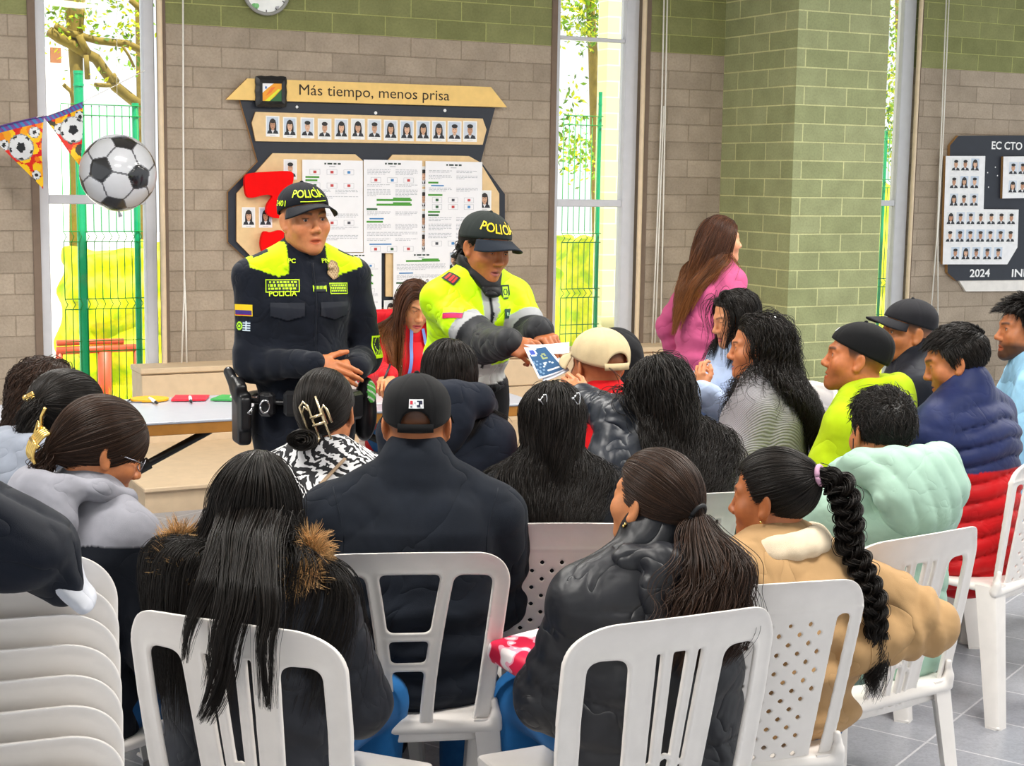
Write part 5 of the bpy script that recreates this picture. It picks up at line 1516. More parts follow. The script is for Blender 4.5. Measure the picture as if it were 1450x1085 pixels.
# ---------------------------------------------------------------- folding table and what lies on it
TZ = .745
a = at_z(205, 599, TZ); b = at_z(544, 581.5, TZ); dx = unit((b-a)*V(1, 1, 0)); dyv = V(-dx[1], dx[0], 0)
org = a-dx*.62; TL = 2.42; TD = .70
TM = np.eye(4); TM[:3, 0] = dx; TM[:3, 1] = dyv; TM[:3, 3] = org*V(1, 1, 0)
r = empty('folding_table', label='long folding table with grey top and wooden edge behind the officer in navy', cat='table'); r.matrix_world = Matrix(TM.tolist())
m = MB(); m.box((0, .0, TZ-.012), (TL, TD, TZ), bev=.003); m.build('tabletop', plain('grey_laminate', rgb(178, 182, 192), .25, var=.02), r)
m = MB(); m.box((.004, .004, TZ-.058), (TL-.004, TD-.004, TZ-.0125), bev=.002); m.build('edge_band', plain('table_wood', rgb(176, 118, 48), .5, bump=.2, var=.12), r)
BMET = plain('black_metal', rgb(30, 30, 32), .4, metal=.3)
for x in (.30, TL-.30):
    for y in (.10, TD-.10):
        m = MB(); m.tube([(x, y, TZ-.06), (x, y, 0)], .016, 10); m.build('leg', BMET, r, True)
    m = MB(); m.tube([(x, .10, .12), (x, TD-.10, .12)], .010, 8); m.build('cross_bar', BMET, r, True)
    s = 1 if x < 1 else -1
    m = MB(); m.tube([(x+s*.62, .12, TZ-.065), (x+s*.30, .12, TZ-.22), (x, .12, TZ-.42)], .017, 10); m.tube([(x+s*.36, .12, TZ-.19), (x+s*.30, .12, TZ-.22)], .026, 10); m.build('brace', BMET, r, True)
def on_table(px, py): p = at_z(px, py, TZ); return p
def paddle(px, py, colr, rot, shape, lab, hx):
    c = on_table(px, py); r = empty('hand_paddle', c, rot, lab, 'paddle', 'coloured voting paddles on the table'); m = MB()
    if shape == 'round': pts = [(.085*math.cos(a), .075*math.sin(a)) for a in np.linspace(0, 2*pi, 28, False)]
    else: pts = [(-.09, -.06), (.06, -.08), (.10, .05), (-.05, .085)]
    m.prism(pts, .004, .012, axis=2); m.build('blade', plain('paddle_%s' % shape+str(colr), rgb(*colr), .45), r)
    m = MB(); m.tube([(0, -.02, .014), hx], [.008, .007], 8); m.build('handle', WHT, r, True)
    m = MB(); e = V(*hx); m.tube([e, e+unit(e-V(0, -.02, .014))*.03], [.008, .005], 8); m.build('tip', plain('ink_black', rgb(20, 20, 20), .5), r, True)
paddle(212, 567.5, (240, 170, 20), .2, 'round', 'yellow round hand paddle on the table, left of the red one', (.03, -.13, .012))
paddle(268, 566, (222, 40, 62), .35, 'square', 'red hand paddle lying between the yellow and green ones', (-.01, -.12, .012))
paddle(328, 566, (60, 160, 80), .1, 'square2', 'green hand paddle on the table beside the holster', (.06, -.12, .012))
m = MB(); m.tube([on_table(180, 570)+V(0, 0, .004), on_table(186, 565)+V(0, 0, .004), on_table(203, 567)+V(0, 0, .004), on_table(200, 571)+V(0, 0, .004), on_table(181, 571)+V(0, 0, .004)], .003, 6); tag(m.build('wire_loop', plain('grey_wire', rgb(90, 96, 110), .4), None, True), 'thin dark wire loop on the table left of the yellow paddle', 'wire')
c = on_table(531, 566); m = MB(); m.box((-.11, -.15, .001), (.11, .15, .004), M=xf(rotm('Z', .5), c)); m.box((-.10, -.14, .0045), (.09, .12, .007), M=xf(rotm('Z', .3), c)); tag(m.build('paper_form', plain('paper_white', rgb(240, 240, 244), .7)), 'white paper forms on the table under the hand of the woman in red', 'paper')
# ---------------------------------------------------------------- the audience and the officers
HB = hairmat('hair_black', (.010, .0075, .006)); HBR = hairmat('hair_dark_brown', (.030, .015, .009)); HCH = hairmat('hair_chestnut', (.13, .045, .016)); HAU = hairmat('hair_auburn', (.050, .018, .008), tip=(.20, .070, .018)); HGI = hairmat('hair_ginger_tips', (.20, .075, .022))
SB_ = hairshell('hair_base_black', (.006, .005, .004)); SBR = hairshell('hair_base_brown', (.016, .009, .006)); SAU = hairshell('hair_base_auburn', (.03, .011, .005))
JEANS = fabric('denim_blue', rgb(36, 96, 152), scale=160, bump=.4, sheen=.05); DENIM = fabric('denim_dark', rgb(28, 58, 100), bump=.4, sheen=.05); DARKTR = fabric('trousers_dark', rgb(30, 32, 40)); 
GOLD = plain('gold_metal', rgb(226, 190, 110), .25, metal=1.0); SILV = plain('silver_metal', rgb(210, 212, 216), .2, metal=1.0)
NEON = plain('neon_print', rgb(214, 252, 10), .6, var=.02); YEL = plain('yellow_thread', rgb(250, 214, 20), .6, var=.02)
rng = np.random.default_rng(21)
def stand_collar(p): return None
def seatof(p, style, lab, dyaw=0, back=.03, dx=0.0, s=1.0):
    q = p.world((dx, -back+.02, 0)); return chair(style, q, math.degrees(p.yaw)+dyaw, lab, s=s)
def small(p, name, pts, r, mat, parent=None, n=8):
    m = MB(); m.tube(pts, r, n); return m.build(name, mat, parent or p.root, True)
def hood(p, mat, w=.135, d=.060, h=.085, dz=.0, r=.045, wob=None, res=.0066, drop=.06):
    """a hood lying open behind the neck: thick roll round the collar and a bag down the back"""
    H = SDF(); c = p.N+V(0, 0, dz); q = lambda P, h=None, q_=None: (wob(P) if wob else .004*noise(P, 15))
    half = ((w*.55, .085, -.055), (w*.78, .030, .000), (w*.84, -.050, .030), (w*.50, -.112, .040), (0, -.132, .040))
    pts = [c+V(*a) for a in half]+[c+V(-a[0], a[1], a[2]) for a in half[-2::-1]]
    rr = [r*.55, r*.80, r, r*1.05, r*1.05, r*1.05, r, r*.80, r*.55]
    for k in range(8): H.cone(pts[k], pts[k+1], rr[k], rr[k+1], k=.02, wob=q)
    H.ell(c+V(0, -.140, -drop*.5), (w, d, h), k=.05, wob=q); H.ell(c+V(0, -.140, -drop-.030), (w*.72, d*.9, h*.8), k=.04, wob=q)
    p.HS_ = H
    return p.garment('hood', H, mat, res)
def fur(p, parent, pts, n, ln, mat, rad=.0007, rr=.02):
    """fur trim along a path"""
    pts = np.array(pts); t = rng.uniform(0, len(pts)-1.001, n); i = t.astype(int); f = (t-i)[:, None]
    b = pts[i]*(1-f)+pts[i+1]*f; d = rng.normal(size=(n, 3)); d /= np.linalg.norm(d, axis=1, keepdims=True)
    m = 8; u = np.linspace(0, 1, m)[None, :, None]; cl = rng.normal(0, .35, (n, 3))
    P = b[:, None]+d[:, None]*(rr*.6+ln*u*rng.uniform(.5, 1, (n, 1, 1)))+cl[:, None]*ln*u**2*.5
    P = clumped(P, .12, .6, rng); return curves('fur_trim', P, taper(m, rad, .2), mat, parent)

# ===== the standing officer in navy
p = Person('police officer standing in navy uniform and black cap, hands clasped', (431, 309), 5.45, -156, hy=-149, hp=2, hr=3, pose='stand', fem=False, w=1.0, skin=(205, 132, 86), base_z=.92,
    hands={1: dict(t=(.035, .235, 1.125), f=(-.82, .40, -.30), b=(.25, .9, .35), kw=dict(curl=(.25, .28, .32, .36), thumb=(.75, -.1), spread=.02)), -1: dict(t=(-.13, .21, 1.10), f=(.75, .62, -.10), b=(-.55, .60, .55), kw=dict(curl=(.8, .85, .9, .9), thumb=(.1, .3), spread=.02))}, poles={1: (.35, -.45, -1), -1: (-.35, -.45, -1)}, sh=.186)
OFF1 = p
p.body(res=.0026, stub=.55, fade=True, mouth=.005, hres=.0025, beard=.10, jaw=1.06, nose=1.0)
NAVYC = fabric('uniform_navy', rgb(24, 31, 46), bump=.2, sheen=.1, fold=.25, foldscale=14)
S = p.jsdf(t=.016, hem=.02, fold=.0045, ffreq=20, collar=None, kx=.035)
a = p.N+V(0, -.008, -.01); u = unit(ap(p.M, V(0, -.02, -.06))-a)
S.cone(a, a+u*.026, .075, .072, k=.012); S.cone(a+u*.005, a+u*.09, .060, .064, k=.005, op='s')
for k in (1, -1): S.econe(a+V(k*.055, .045, .03), a+V(k*.072, .083, -.040), (1, .3, 0), (.022, .011), (.020, .008), k=.006)
def offcol(v):
    d = v-p.N; x = np.abs(d @ p.X)
    c = np.tile(lin((24, 31, 46)), (len(v), 1))
    on = (d[:, 2] > -.080+.34*np.abs(x-.105)) & (d[:, 2] < .04) & (x > .072) & (x < .205) & (d[:, 1] < .085)
    on &= ~((x > .128) & (x < .185) & (np.abs(d[:, 1]+.0) < .022))
    c[on] = lin((205, 248, 10)); return c
JA = p.garment('uniform_shirt', S, fabric('uniform_navy_col', None, attr=True, bump=.2, sheen=.1, fold=.25, foldscale=14), .0062, col=offcol)
p.trousers(NAVYC, t=.02, shoe=plain('boot_black', rgb(22, 22, 24), .35))
TS_ = SDF(); TS_.cone(p.N+V(0, -.008, -.05), p.N+V(0, -.004, .055), .069, .0645, k=0); p.garment('undershirt', TS_, fabric('black_jersey', rgb(18, 20, 28)), .007)
F_ = p.F; Xr = p.X; SJ = S; S = p.jsdf(t=.016, hem=.02, fold=.0045, ffreq=20, arms=(), kx=.035); SJ, S = S, SJ
def flagco(u, v):
    if abs(u) > .46 or abs(v) > .44: return rgb(240, 205, 20)
    return rgb(250, 200, 10) if v > -.02 else (rgb(60, 40, 130) if v > -.40 else rgb(200, 30, 40))
def neonpatch(rows):
    def f(u, v):
        if abs(u) > .47 or v > .46 or v < -.46: return rgb(200, 245, 10)
        if abs(u) > .43 or abs(v) > .38: return rgb(16, 22, 30)
        k = int((v+.38)/.76*rows); fr = (v+.38)/.76*rows-k
        return rgb(196, 240, 20) if fr > .35 and math.sin(u*60+k*2) > -.5 else rgb(20, 30, 34)
    return f
el, sh = p.elbow[1], p.shoulder[1]
p.patch('flag_patch', S, sh+(el-sh)*.36+V(.03, .03, 0), (.72, .72, .10), (0, 0, 1), .072, .040, flagco, JA, (28, 16))
def shield2(u, v):
    if u > 0: return rgb(210, 225, 235) if math.sin(v*26) > 0 or abs(u-.25) < .03 else rgb(30, 50, 80)
    q = math.hypot((u+.25)*1.9, v); return rgb(180, 240, 40) if abs(q-.36) < .08 or abs(q-.1) < .06 else rgb(16, 30, 34)
p.patch('unit_patch', S, sh+(el-sh)*.54+V(.03, .03, 0), (.72, .72, .10), (0, 0, 1), .056, .034, shield2, JA, (24, 16))
ch = p.chest
p.patch('name_patch', S, ch+Xr*.098+F_*.1+V(0, 0, .062), (.25, 1, .15), (0, 0, 1), .118, .046, neonpatch(3), JA, (36, 14))
p.patch('name_patch', S, ch-Xr*.108+F_*.1+V(0, 0, .050), (-.2, 1, .15), (0, 0, 1), .080, .040, neonpatch(3), JA, (28, 14))
p.patch('rank_patch', S, ch-Xr*.030+F_*.1+V(0, 0, .050), (0, 1, .1), (0, 0, 1), .052, .022, neonpatch(1), JA, (20, 10))
p.patch_text('lettering', S, ch+Xr*.098+F_*.1+V(0, 0, .033), (.25, 1, .15), (0, 0, 1), 'POLICÍA', .026, NEON, JA, bold=.01)
def badge(u, v):
    q = math.hypot(u*1.05, v*.95)
    if q > .5*(1-.10*abs(math.sin(3.5*math.atan2(v, u)))): return None
    return rgb(150, 120, 84) if q > .40 or math.sin(u*30)*math.sin(v*30) > .1 else rgb(196, 170, 130)
p.patch('badge', S, ch-Xr*.092+F_*.1+V(0, 0, .118), (-.2, 1, .2), (0, 0, 1), .056, .070, badge, JA, (22, 26), off=.006, rough=.35)
for k in (1, -1):
    p.patch_text('collar_mark', S, a+V(k*.066, .10, -.012), (k*.3, 1, .2), (0, 0, 1), 'PC' if k > 0 else 'PN', .022, NEON, JA, bold=.03)
el, sh = p.elbow[-1], p.shoulder[-1]
def armp(u, v):
    if abs(u) > .42 or abs(v) > .44: return rgb(205, 248, 10)
    if v < -.20: return rgb(205, 248, 10) if math.sin(u*40) > .2 or v < -.36 else rgb(18, 24, 30)
    q = math.hypot(u*1.3, v-.12); return rgb(16, 20, 28) if q < .30 else (rgb(190, 236, 20) if q < .36 else rgb(20, 28, 34))
p.patch('unit_patch', S, sh+(el-sh)*.86+V(-.03, .03, 0), (-.35, .9, .05), (0, 0, 1), .060, .082, armp, JA, (20, 26))
def pocket(u, v):
    if v < -.5+.22*(1-abs(u)*2)*0-.0+ .20*abs(u)*2: return None
    return rgb(21, 28, 41)
for k in (1, -1):
    p.patch('pocket_flap', S, ch+Xr*k*.082+F_*.1+V(0, 0, -.028), (k*.2, 1, .05), (0, 0, 1), .118, .062, lambda u, v: None if v < -.5+.55*abs(u) and abs(u) > 0 and v < -.5+.5*abs(u) else lin((19, 25, 38)), JA, (30, 18), off=.006, rough=.85)
small(p, 'placket', [q for q in trace(SJ, np.array([p.chest+F_*.2+Xr*(-.012)+V(0, 0, z) for z in np.linspace(.14, -.30, 16)]), -F_, .4, .001)], .004, NAVYC, JA, 6)
cp, sf = cap(p.M, p.root, fabric('cap_navy', rgb(20, 25, 36)), rimf=.060, rimb=.000, brimdrop=.008, brimlen=.070, infl=(.012, .012, .010))
cap_text(sf, p.M, 'POLICÍA', .036, .089, NEON, cp, u0=.016, bold=.008); cap_text(sf, p.M, '2401', .028, .056, NEON, cp, u0=.125, bold=.008)
small(p, 'brim_piping', [ap(p.M, sf(x, .064, False, .004)) for x in np.linspace(-.05, .05, 12)], .0015, NEON, cp, 5)
# duty belt
BLKP = plain('belt_black', rgb(20, 20, 23), .35, bump=.1)
bz = p.pel+V(0, 0, .06); m = MB(); pts = []
for t_ in np.linspace(0, 2*pi, 40): pts.append(bz+Xr*.205*math.cos(t_)+F_*.158*math.sin(t_))
m = MB(); m.tube(pts, .024, 6, caps=False, squash=.45); BE = m.build('duty_belt', BLKP, p.root, True)
def belt_box(name, ang, w_, d_, h_, dz, bev=.012, mat=None):
    c = bz+Xr*.215*math.cos(ang)+F_*.168*math.sin(ang)+V(0, 0, dz); o = unit(Xr*math.cos(ang)/.2+F_*math.sin(ang)/.16)
    R = np.stack([np.cross(o, V(0, 0, 1)), o, V(0, 0, 1)], 1); m = MB(); m.box((-w_/2, -.01, -h_/2), (w_/2, d_, h_/2), M=xf(R, c), bev=bev); return m.build(name, mat or BLKP, BE)
Hs = SDF(); c = bz+Xr*.235+F_*.04+V(0, 0, -.06); Hs.box(c, (.026, .052, .095), r=.016, k=0); Hs.box(c+V(.012, .01, .10), (.022, .040, .035), r=.014, k=.01, R=rotm('X', -.35)); Hs.cone(c+V(.01, .01, .08), c+V(.03, -.06, .155), .022, .019, k=.015); Hs.box(c+V(0, .05, .02), (.020, .02, .06), r=.01, k=.01)
p.garment('holster', Hs, BLKP, .006, parent=BE); 
belt_box('pouch', .75, .055, .035, .085, -.005); belt_box('pouch', 1.15, .05, .035, .09, 0); belt_box('pouch', 2.25, .07, .04, .10, -.02)
c = bz+Xr*.205*math.cos(.5)+F_*.19*math.sin(.8)+V(0, 0, .02); small(p, 'handcuff', [c+V(.016*math.cos(q), .012, .022*math.sin(q)-.03) for q in np.linspace(0, 2*pi, 20)], .004, SILV, BE); small(p, 'keyring', [c+V(.04, .01, -.03), c+V(.06, .015, -.05), c+V(.045, .015, -.055)], .004, SILV, BE)
Hs = SDF(); c = bz-Xr*.225+F_*.02+V(0, 0, -.07); Hs.ell(c, (.045, .055, .105), k=0); Hs.ell(c+V(0, .02, .08), (.034, .040, .055), k=.02); p.garment('glove_pouch', Hs, BLKP, .006, parent=BE)
p.patch('glove_print', Hs, c+V(-.0, .02, .075), (-.3, 1, .3), (0, 0, 1), .05, .085, lambda u, v: (rgb(90, 190, 80) if math.sin(v*24+u*9) > -.6 else rgb(220, 235, 220)) if (u/.42)**2+(v/.48)**2 < 1 else None, BE, (18, 24))

# ===== the leaning officer in the yellow jacket
d0 = 5.75
p = Person('police officer in neon yellow jacket leaning over to hand out leaflets', (687, 349), d0, -150, hy=-140, hp=15, hr=-4, pose='stand', lean=15, side=0, fem=True, w=.90, skin=(180, 109, 65), base_z=.97, hs=1.0, sh=.152,
    hands={1: dict(t=(0, 0, 1), f=(0, 1, 0), b=(0, 0, 1)), -1: dict(t=(0, 0, 1), f=(0, 1, 0), b=(0, 0, 1))})
OFF2 = p
def aim(p, k, px, py, depth, f=None, b=None, kw=None, pole=None, armS=1.0, L=(.285, .255), side=None):
    """reach a hand to a photo position (wrist)"""
    t = p.local(at(px, py, depth)); R = np.linalg.inv(p.W)[:3, :3]
    p.elbow[k], p.wrist[k] = ik(p.shoulder[k], t, L[0]*armS, L[1]*armS, p_pole(p, pole, k))
    if f is not None: p.hf[k] = R @ V(*f)
    if b is not None: p.hb[k] = R @ V(*b)
    p.hands[k] = dict(t=t, kw=kw or {})
    if side: p.hands[k]['side'] = side
def p_pole(p, pole, k):
    if pole is None: return (k*.7, -.6, -.8)
    return np.linalg.inv(p.W)[:3, :3] @ V(*pole)
aim(p, 1, 727, 490, 5.18, f=(.75, -.45, -.25), b=(-.1, -.75, .55), kw=dict(curl=(.75, .85, .9, .95), thumb=(.3, .2), spread=.02), pole=(-.35, .25, -1), armS=1.06)
aim(p, -1, 762, 470, 5.44, f=(.55, -.75, -.25), b=(.2, -.5, .8), kw=dict(curl=(.5, .6, .65, .7), thumb=(.3, .2), spread=.03), pole=(.6, .5, -1), armS=1.06)
p.elbow[1] = p.local(at(686, 486, 5.52)); p.elbow[-1] = p.local(at(757, 476, 5.72))
p.body(res=.0028, mouth=.002, hres=.0026, jaw=1.08, nose=1.0, eo=.45, lips=(.34, .10, .08))
S = p.jsdf(t=.030, hem=.06, fold=.0050, ffreq=19, bust=True)
a = p.N+V(0, -.004, -.005); u = unit(ap(p.M, V(0, -.02, -.06))-a)
def o2col(v):
    c = np.tile(lin((200, 250, 0)), (len(v), 1)); dr = p.dr
    for k in (1, -1):
        sh, el, wr = p.shoulder[k], p.elbow[k], p.wrist[k]
        def seg(a_, b_):
            ba = b_-a_; h = np.clip((v-a_) @ ba/(ba @ ba), -.2, 1.2); return h, np.linalg.norm(v-a_-h[:, None]*ba, axis=1)
        h1, d1 = seg(sh, el); h2, d2 = seg(el, wr)
        g = ((d1 < .10) & (h1 > .74) & (d1 <= d2+.004)) | ((d2 < .10) & (d2 < d1+.004) & (h2 > .0))
        s_ = (d1 < .10) & (h1 > .58) & (h1 <= .76) & (d1 <= d2+.01)
        c[g] = lin((58, 60, 64)); c[s_ & ~g] = lin((168, 170, 172))
    x = (v-p.N) @ p.X; s = (v-p.pel) @ dr; f = (v-(p.pel+np.outer(s, dr))) @ p.F
    arm = np.min([np.linalg.norm(v-(p.elbow[k]), axis=1) for k in (1, -1)], 0) < .16
    b1 = (s < .13) & ~arm & (np.min([np.linalg.norm(v-(p.elbow[k]*(1-t_)+p.wrist[k]*t_), axis=1) for k in (1, -1) for t_ in (.25, .5, .75, 1.0)], 0) > .085) & (np.abs(x) < .26); c[b1] = lin((196, 198, 196)); c[(s < .055) & b1] = lin((34, 36, 40))
    nf = np.min([np.linalg.norm(v-(p.elbow[k]*(1-t_)+p.wrist[k]*t_), axis=1) for k in (1, -1) for t_ in (.25, .5, .75, 1.0)], 0) > .085
    b2 = (np.abs(x-.0) < .034) & (f > .03) & (s > .12) & ~arm & nf; c[b2] = lin((170, 172, 172)); c[b2 & (np.abs(x) < .008)] = lin((30, 32, 36))
    return c
JA = p.garment('patrol_jacket', S, fabric('neon_jacket', None, attr=True, bump=.15, sheen=.05, rough=.6, fold=.4, foldscale=11, var=.06), .0064, col=o2col)
C_ = SDF(); C_.cone(a-u*.02, a+u*.058, .086, .080, k=0, wob=lambda P, h, q: .004*noise(P, 22)); C_.econe(a+V(0, .065, .02), a+V(0, .115, -.05), (1, 0, 0), (.062, .022), (.035, .014), k=.02); C_.cone(a+u*.02, a+u*.12, .060, .070, k=.006, op='s'); p.garment('collar', C_, fabric('black_nylon', rgb(30, 30, 34), rough=.5, fold=.4), .006)
sh, el = p.shoulder[1], p.elbow[1]
p.patch('flag_patch', S, sh+(el-sh)*.40, np.linalg.inv(p.W)[:3, :3] @ V(-.25, -.95, .35), (0, 0, 1), .082, .042, lambda u, v: rgb(250, 210, 20) if v > 0 else (rgb(210, 30, 90) if v < -.1 else rgb(80, 50, 140)), JA, (24, 14))
p.patch('shoulder_mark', S, p.Sc+p.X*.10+V(0, .03, .0), np.linalg.inv(p.W)[:3, :3] @ V(-.3, -.45, .85), np.linalg.inv(p.W)[:3, :3] @ V(.5, .5, .3), .055, .045, lambda u, v: rgb(30, 30, 34) if max(abs(u), abs(v)) > .36 else (rgb(190, 40, 40) if math.sin(u*22) > -.3 else rgb(60, 30, 30)), JA, (16, 14), off=.006)
Wi = np.linalg.inv(p.W)[:3, :3]; S = p.jsdf(t=.030, hem=.06, fold=.0050, ffreq=19, arms=())
def txtpatch(u, v):
    if max(abs(u), abs(v)) > .47: return rgb(20, 60, 52)
    return rgb(24, 66, 58)
for k, (x, z, w_) in enumerate(((-.085, -.035, .072), (.075, -.105, .060))):
    cc = p.chest+p.X*x+p.F*.12+p.dr*(z+.03); p.patch('chest_patch', S, cc, p.F*1+p.X*x*2+V(0, 0, .1), (0, 0, 1), w_, .036, txtpatch, JA, (16, 10), off=.005)
    p.patch_text('lettering', S, cc, p.F*1+p.X*x*2+V(0, 0, .1), (0, 0, 1), 'turno' if k == 0 else 'PN', .024, plain('mint_print', rgb(190, 240, 190), .6), JA, off=.0065, bold=.01)
cc = p.chest-p.X*.075+p.F*.12+p.dr*.080; p.patch('shield_patch', S, cc, p.F-p.X*.15, (0, 0, 1), .042, .052, lambda u, v: (rgb(24, 50, 40) if (abs(u) > .34 or abs(v) > .38 or abs(math.hypot(u, v)-.2) < .05) else rgb(190, 240, 40)) if abs(u)+max(0, -v-.2) < .5 else None, JA, (16, 18), off=.005)
p.trousers(fabric('trousers_black', rgb(24, 25, 30)), t=.018, shoe=MATS['boot_black'])
cp, sf = cap(p.M, p.root, fabric('cap_olive', rgb(52, 60, 58)), rimf=.056, rimb=-.002, brimdrop=.012, brimlen=.072, infl=(.013, .014, .014), brim_mat=fabric('brim_navy', rgb(36, 46, 60)))
cap_text(sf, p.M, 'POLICÍA', .042, .088, YEL, cp, u0=.022, bold=.012)
p.collider(t=.03)
HS = p.tiedhair(1600, (0, -.112, -.025), HB, SB_, rng, tail=(600, (.06, .12), (.012, 2, .3, .02), .5, (0, -.6, -1)), side=.02)
for k in range(3): small(p, 'hair_tie', [ap(p.M, V(.018*math.cos(q), -.118-.006*k, -.018+.02*math.sin(q))) for q in np.linspace(0, 2*pi, 14)], .006, plain('hair_tie_black', rgb(18, 18, 20), .6), HS)
OFFM = p
# leaflets in the officers' hands
def leaflet(corners, lab, front, back=None):
    c = [V(*q) for q in corners]; n1, n2 = 14, 20
    nn = unit(np.cross(c[1]-c[0], c[3]-c[0])); m = MB(); nz = lambda s_, t_: .004*math.sin(s_*3)
    r = empty('leaflet', (0, 0, 0), 0, lab, 'leaflet')
    P = [(c[0]*(1-s_)+c[1]*s_)*(1-t_)+(c[3]*(1-s_)+c[2]*s_)*t_+nn*nz(s_, t_) for s_ in np.linspace(0, 1, n1+1) for t_ in np.linspace(0, 1, n2+1)]
    f, cs = [], []
    for i in range(n1):
        for j in range(n2): f.append((i*(n2+1)+j, i*(n2+1)+j+1, (i+1)*(n2+1)+j+1, (i+1)*(n2+1)+j)); cs.append(front((i+.5)/n1, (j+.5)/n2))
    o = mesh('sheet', P, f, plain('leaflet_print', rough=.35, attr=True, var=.02), r, True, np.array(cs)); md = o.modifiers.new('thick', 'SOLIDIFY'); md.thickness = .0015
    return r
def fcol(u, v):
    if u < .05 or u > .95 or v < .04 or v > .96: return rgb(225, 230, 240)
    q = math.hypot(u-.25, (v-.16)*1.3)
    if abs(q-.17) < .035 or (u < .5 and v < .1): return rgb(220, 228, 245)
    if q < .13: return rgb(60, 80, 170)
    if abs(math.hypot(u-.62, (v-.36)*1.2)-.10) < .03: return rgb(150, 160, 110)
    q2 = math.hypot(u-.6, (v-.72)*1.2)
    if abs(q2-.2) < .025 and v < .72: return rgb(190, 205, 215)
    if .78 < v < .83 and .4 < u < .85: return rgb(230, 235, 240)
    if u < .35 and v > .4 and math.sin(u*50+v*30) > .6: return rgb(120, 150, 180)
    return rgb(44, 84, 124)
D1 = 5.08
leaflet([at(742, 492, D1), at(773, 489, D1+.02), at(803, 523, D1-.08), at(763, 537, D1-.10)], 'dark blue printed leaflet passed from the officer to the reaching hand', fcol)
leaflet([at(742, 488, D1+.05), at(806, 484, D1+.08), at(806, 499, D1+.0), at(775, 500, D1+.0)], 'white leaflet held under the dark blue one by the officer in yellow', lambda u, v: rgb(228, 232, 240))
leaflet([at(772, 512, D1-.0), at(792, 506, D1), at(806, 524, D1-.09), at(768, 541, D1-.105)], 'grey-edged leaflet behind the dark blue one near the reaching hand', lambda u, v: rgb(206, 212, 222))

# ===== woman in red behind the table
p = Person('long-haired woman in red jacket with blue lanyard writing at the table', (587, 431), 7.25, -152, hy=-155, hp=24, hr=-6, lean=8, fem=True, w=.95, skin=(214, 149, 102))
aim(p, 1, 549, 532, 6.72, f=(-.1, -.9, -.25), b=(-.2, -.2, 1), kw=dict(curl=(.5, .6, .7, .7), thumb=(.2, .2)), pole=(-1, .2, -.6))
p.body(res=.003, mouth=.001, eo=.38, lips=(.50, .09, .08))
S = p.jsdf(t=.020, fold=.004, collar='s', ch=.04); JA = p.garment('red_jacket', S, fabric('red_nylon', rgb(212, 14, 30), rough=.55, fold=.4), .0075); S = p.jsdf(t=.020, fold=.004, arms=()); p.collider(t=.025); p.trousers(JEANS)
for k in (1, -1): p.patch('lanyard', S, p.chest+p.F*.12+p.X*k*.045+V(0, 0, -.0), (k*.1, 1, .2), (k*-.10, 0, 1), .016, .30, lambda u, v: rgb(110, 140, 205), JA, (3, 26), off=.012)
p.patch_text('lettering', S, p.chest+p.F*.12+p.X*.085+V(0, 0, -.085), (.2, 1, .1), (0, 0, 1), 'PNC', .030, WHT, JA); p.patch_text('lettering', S, p.chest+p.F*.12+p.X*.095+V(0, 0, -.035), (.2, 1, .1), (0, 0, 1), 'S', .045, WHT, JA)
small(p, 'piping', list(trace(S, np.array([p.shoulder[1]*(1-t_)+p.elbow[1]*t_+p.F*.15-p.X*.06 for t_ in np.linspace(.1, .9, 12)]), -p.F, .4, .001)), .0035, plain('pink_piping', rgb(240, 130, 140), .6), JA, 6)
p.longhair(3200, (.42, .55), HAU, SAU, rng, part=-.01, g=.25, clump=(.05, .5), rad=.0011, B=p.B, front=.064, outw=1.4, back=1.2, side=.02, wave=(.006, 1.5, .4, .03))
H_ = SDF(); H_.box((.0, -.21, 1.02), (.15, .03, .10), r=.025, k=0); p.garment('hood', H_, MATS['red_nylon'], .012)
seatof(p, 'perf', 'white plastic chair behind the table under the woman in red')
w_ = p.world(p.wrist[1]+p.hf[1]*.06)
m = MB(); m.tube([w_+V(-.02, -.03, -.035), w_+V(.02, .02, .07)], .005, 8); tag(m.build('pen', plain('pen_black', rgb(20, 20, 30), .4), None, True), 'dark pen in the hand of the woman in red', 'pen')

# ===== woman in pink standing by the pillar
p = Person('woman in pink blouse standing by the pillar with long auburn hair', (1021, 339), 7.6, -62, hy=-72, hp=0, pose='stand', lean=7, fem=True, w=.95, skin=(214, 152, 114), base_z=.86)
p.body(res=.0034, jaw=.95)
S = p.jsdf(t=.022, fold=.006, ffreq=15, hem=.12, collar='s', ch=.02); p.garment('blouse', S, fabric('pink_cotton', rgb(190, 84, 128), fold=.35, var=.05), .009); p.trousers(fabric('trousers_navy', rgb(30, 40, 64))); p.collider(t=.026)
p.longhair(4200, (.36, .50), HAU, SAU, rng, part=.0, g=.22, rad=.0011, clump=(.05, .55), front=.070, wave=(.006, 1.3, .4, .03), back=1.0, off=(.002, .016), pull=.8, gdir=(0, -.25, -1))
hp_ = hairmat('hair_copper_ends', (.30, .10, .028))
small(p, 'earring', [ap(p.M, V(-.083, .004, -.045)), ap(p.M, V(-.083, .004, -.052))], .004, SILV)

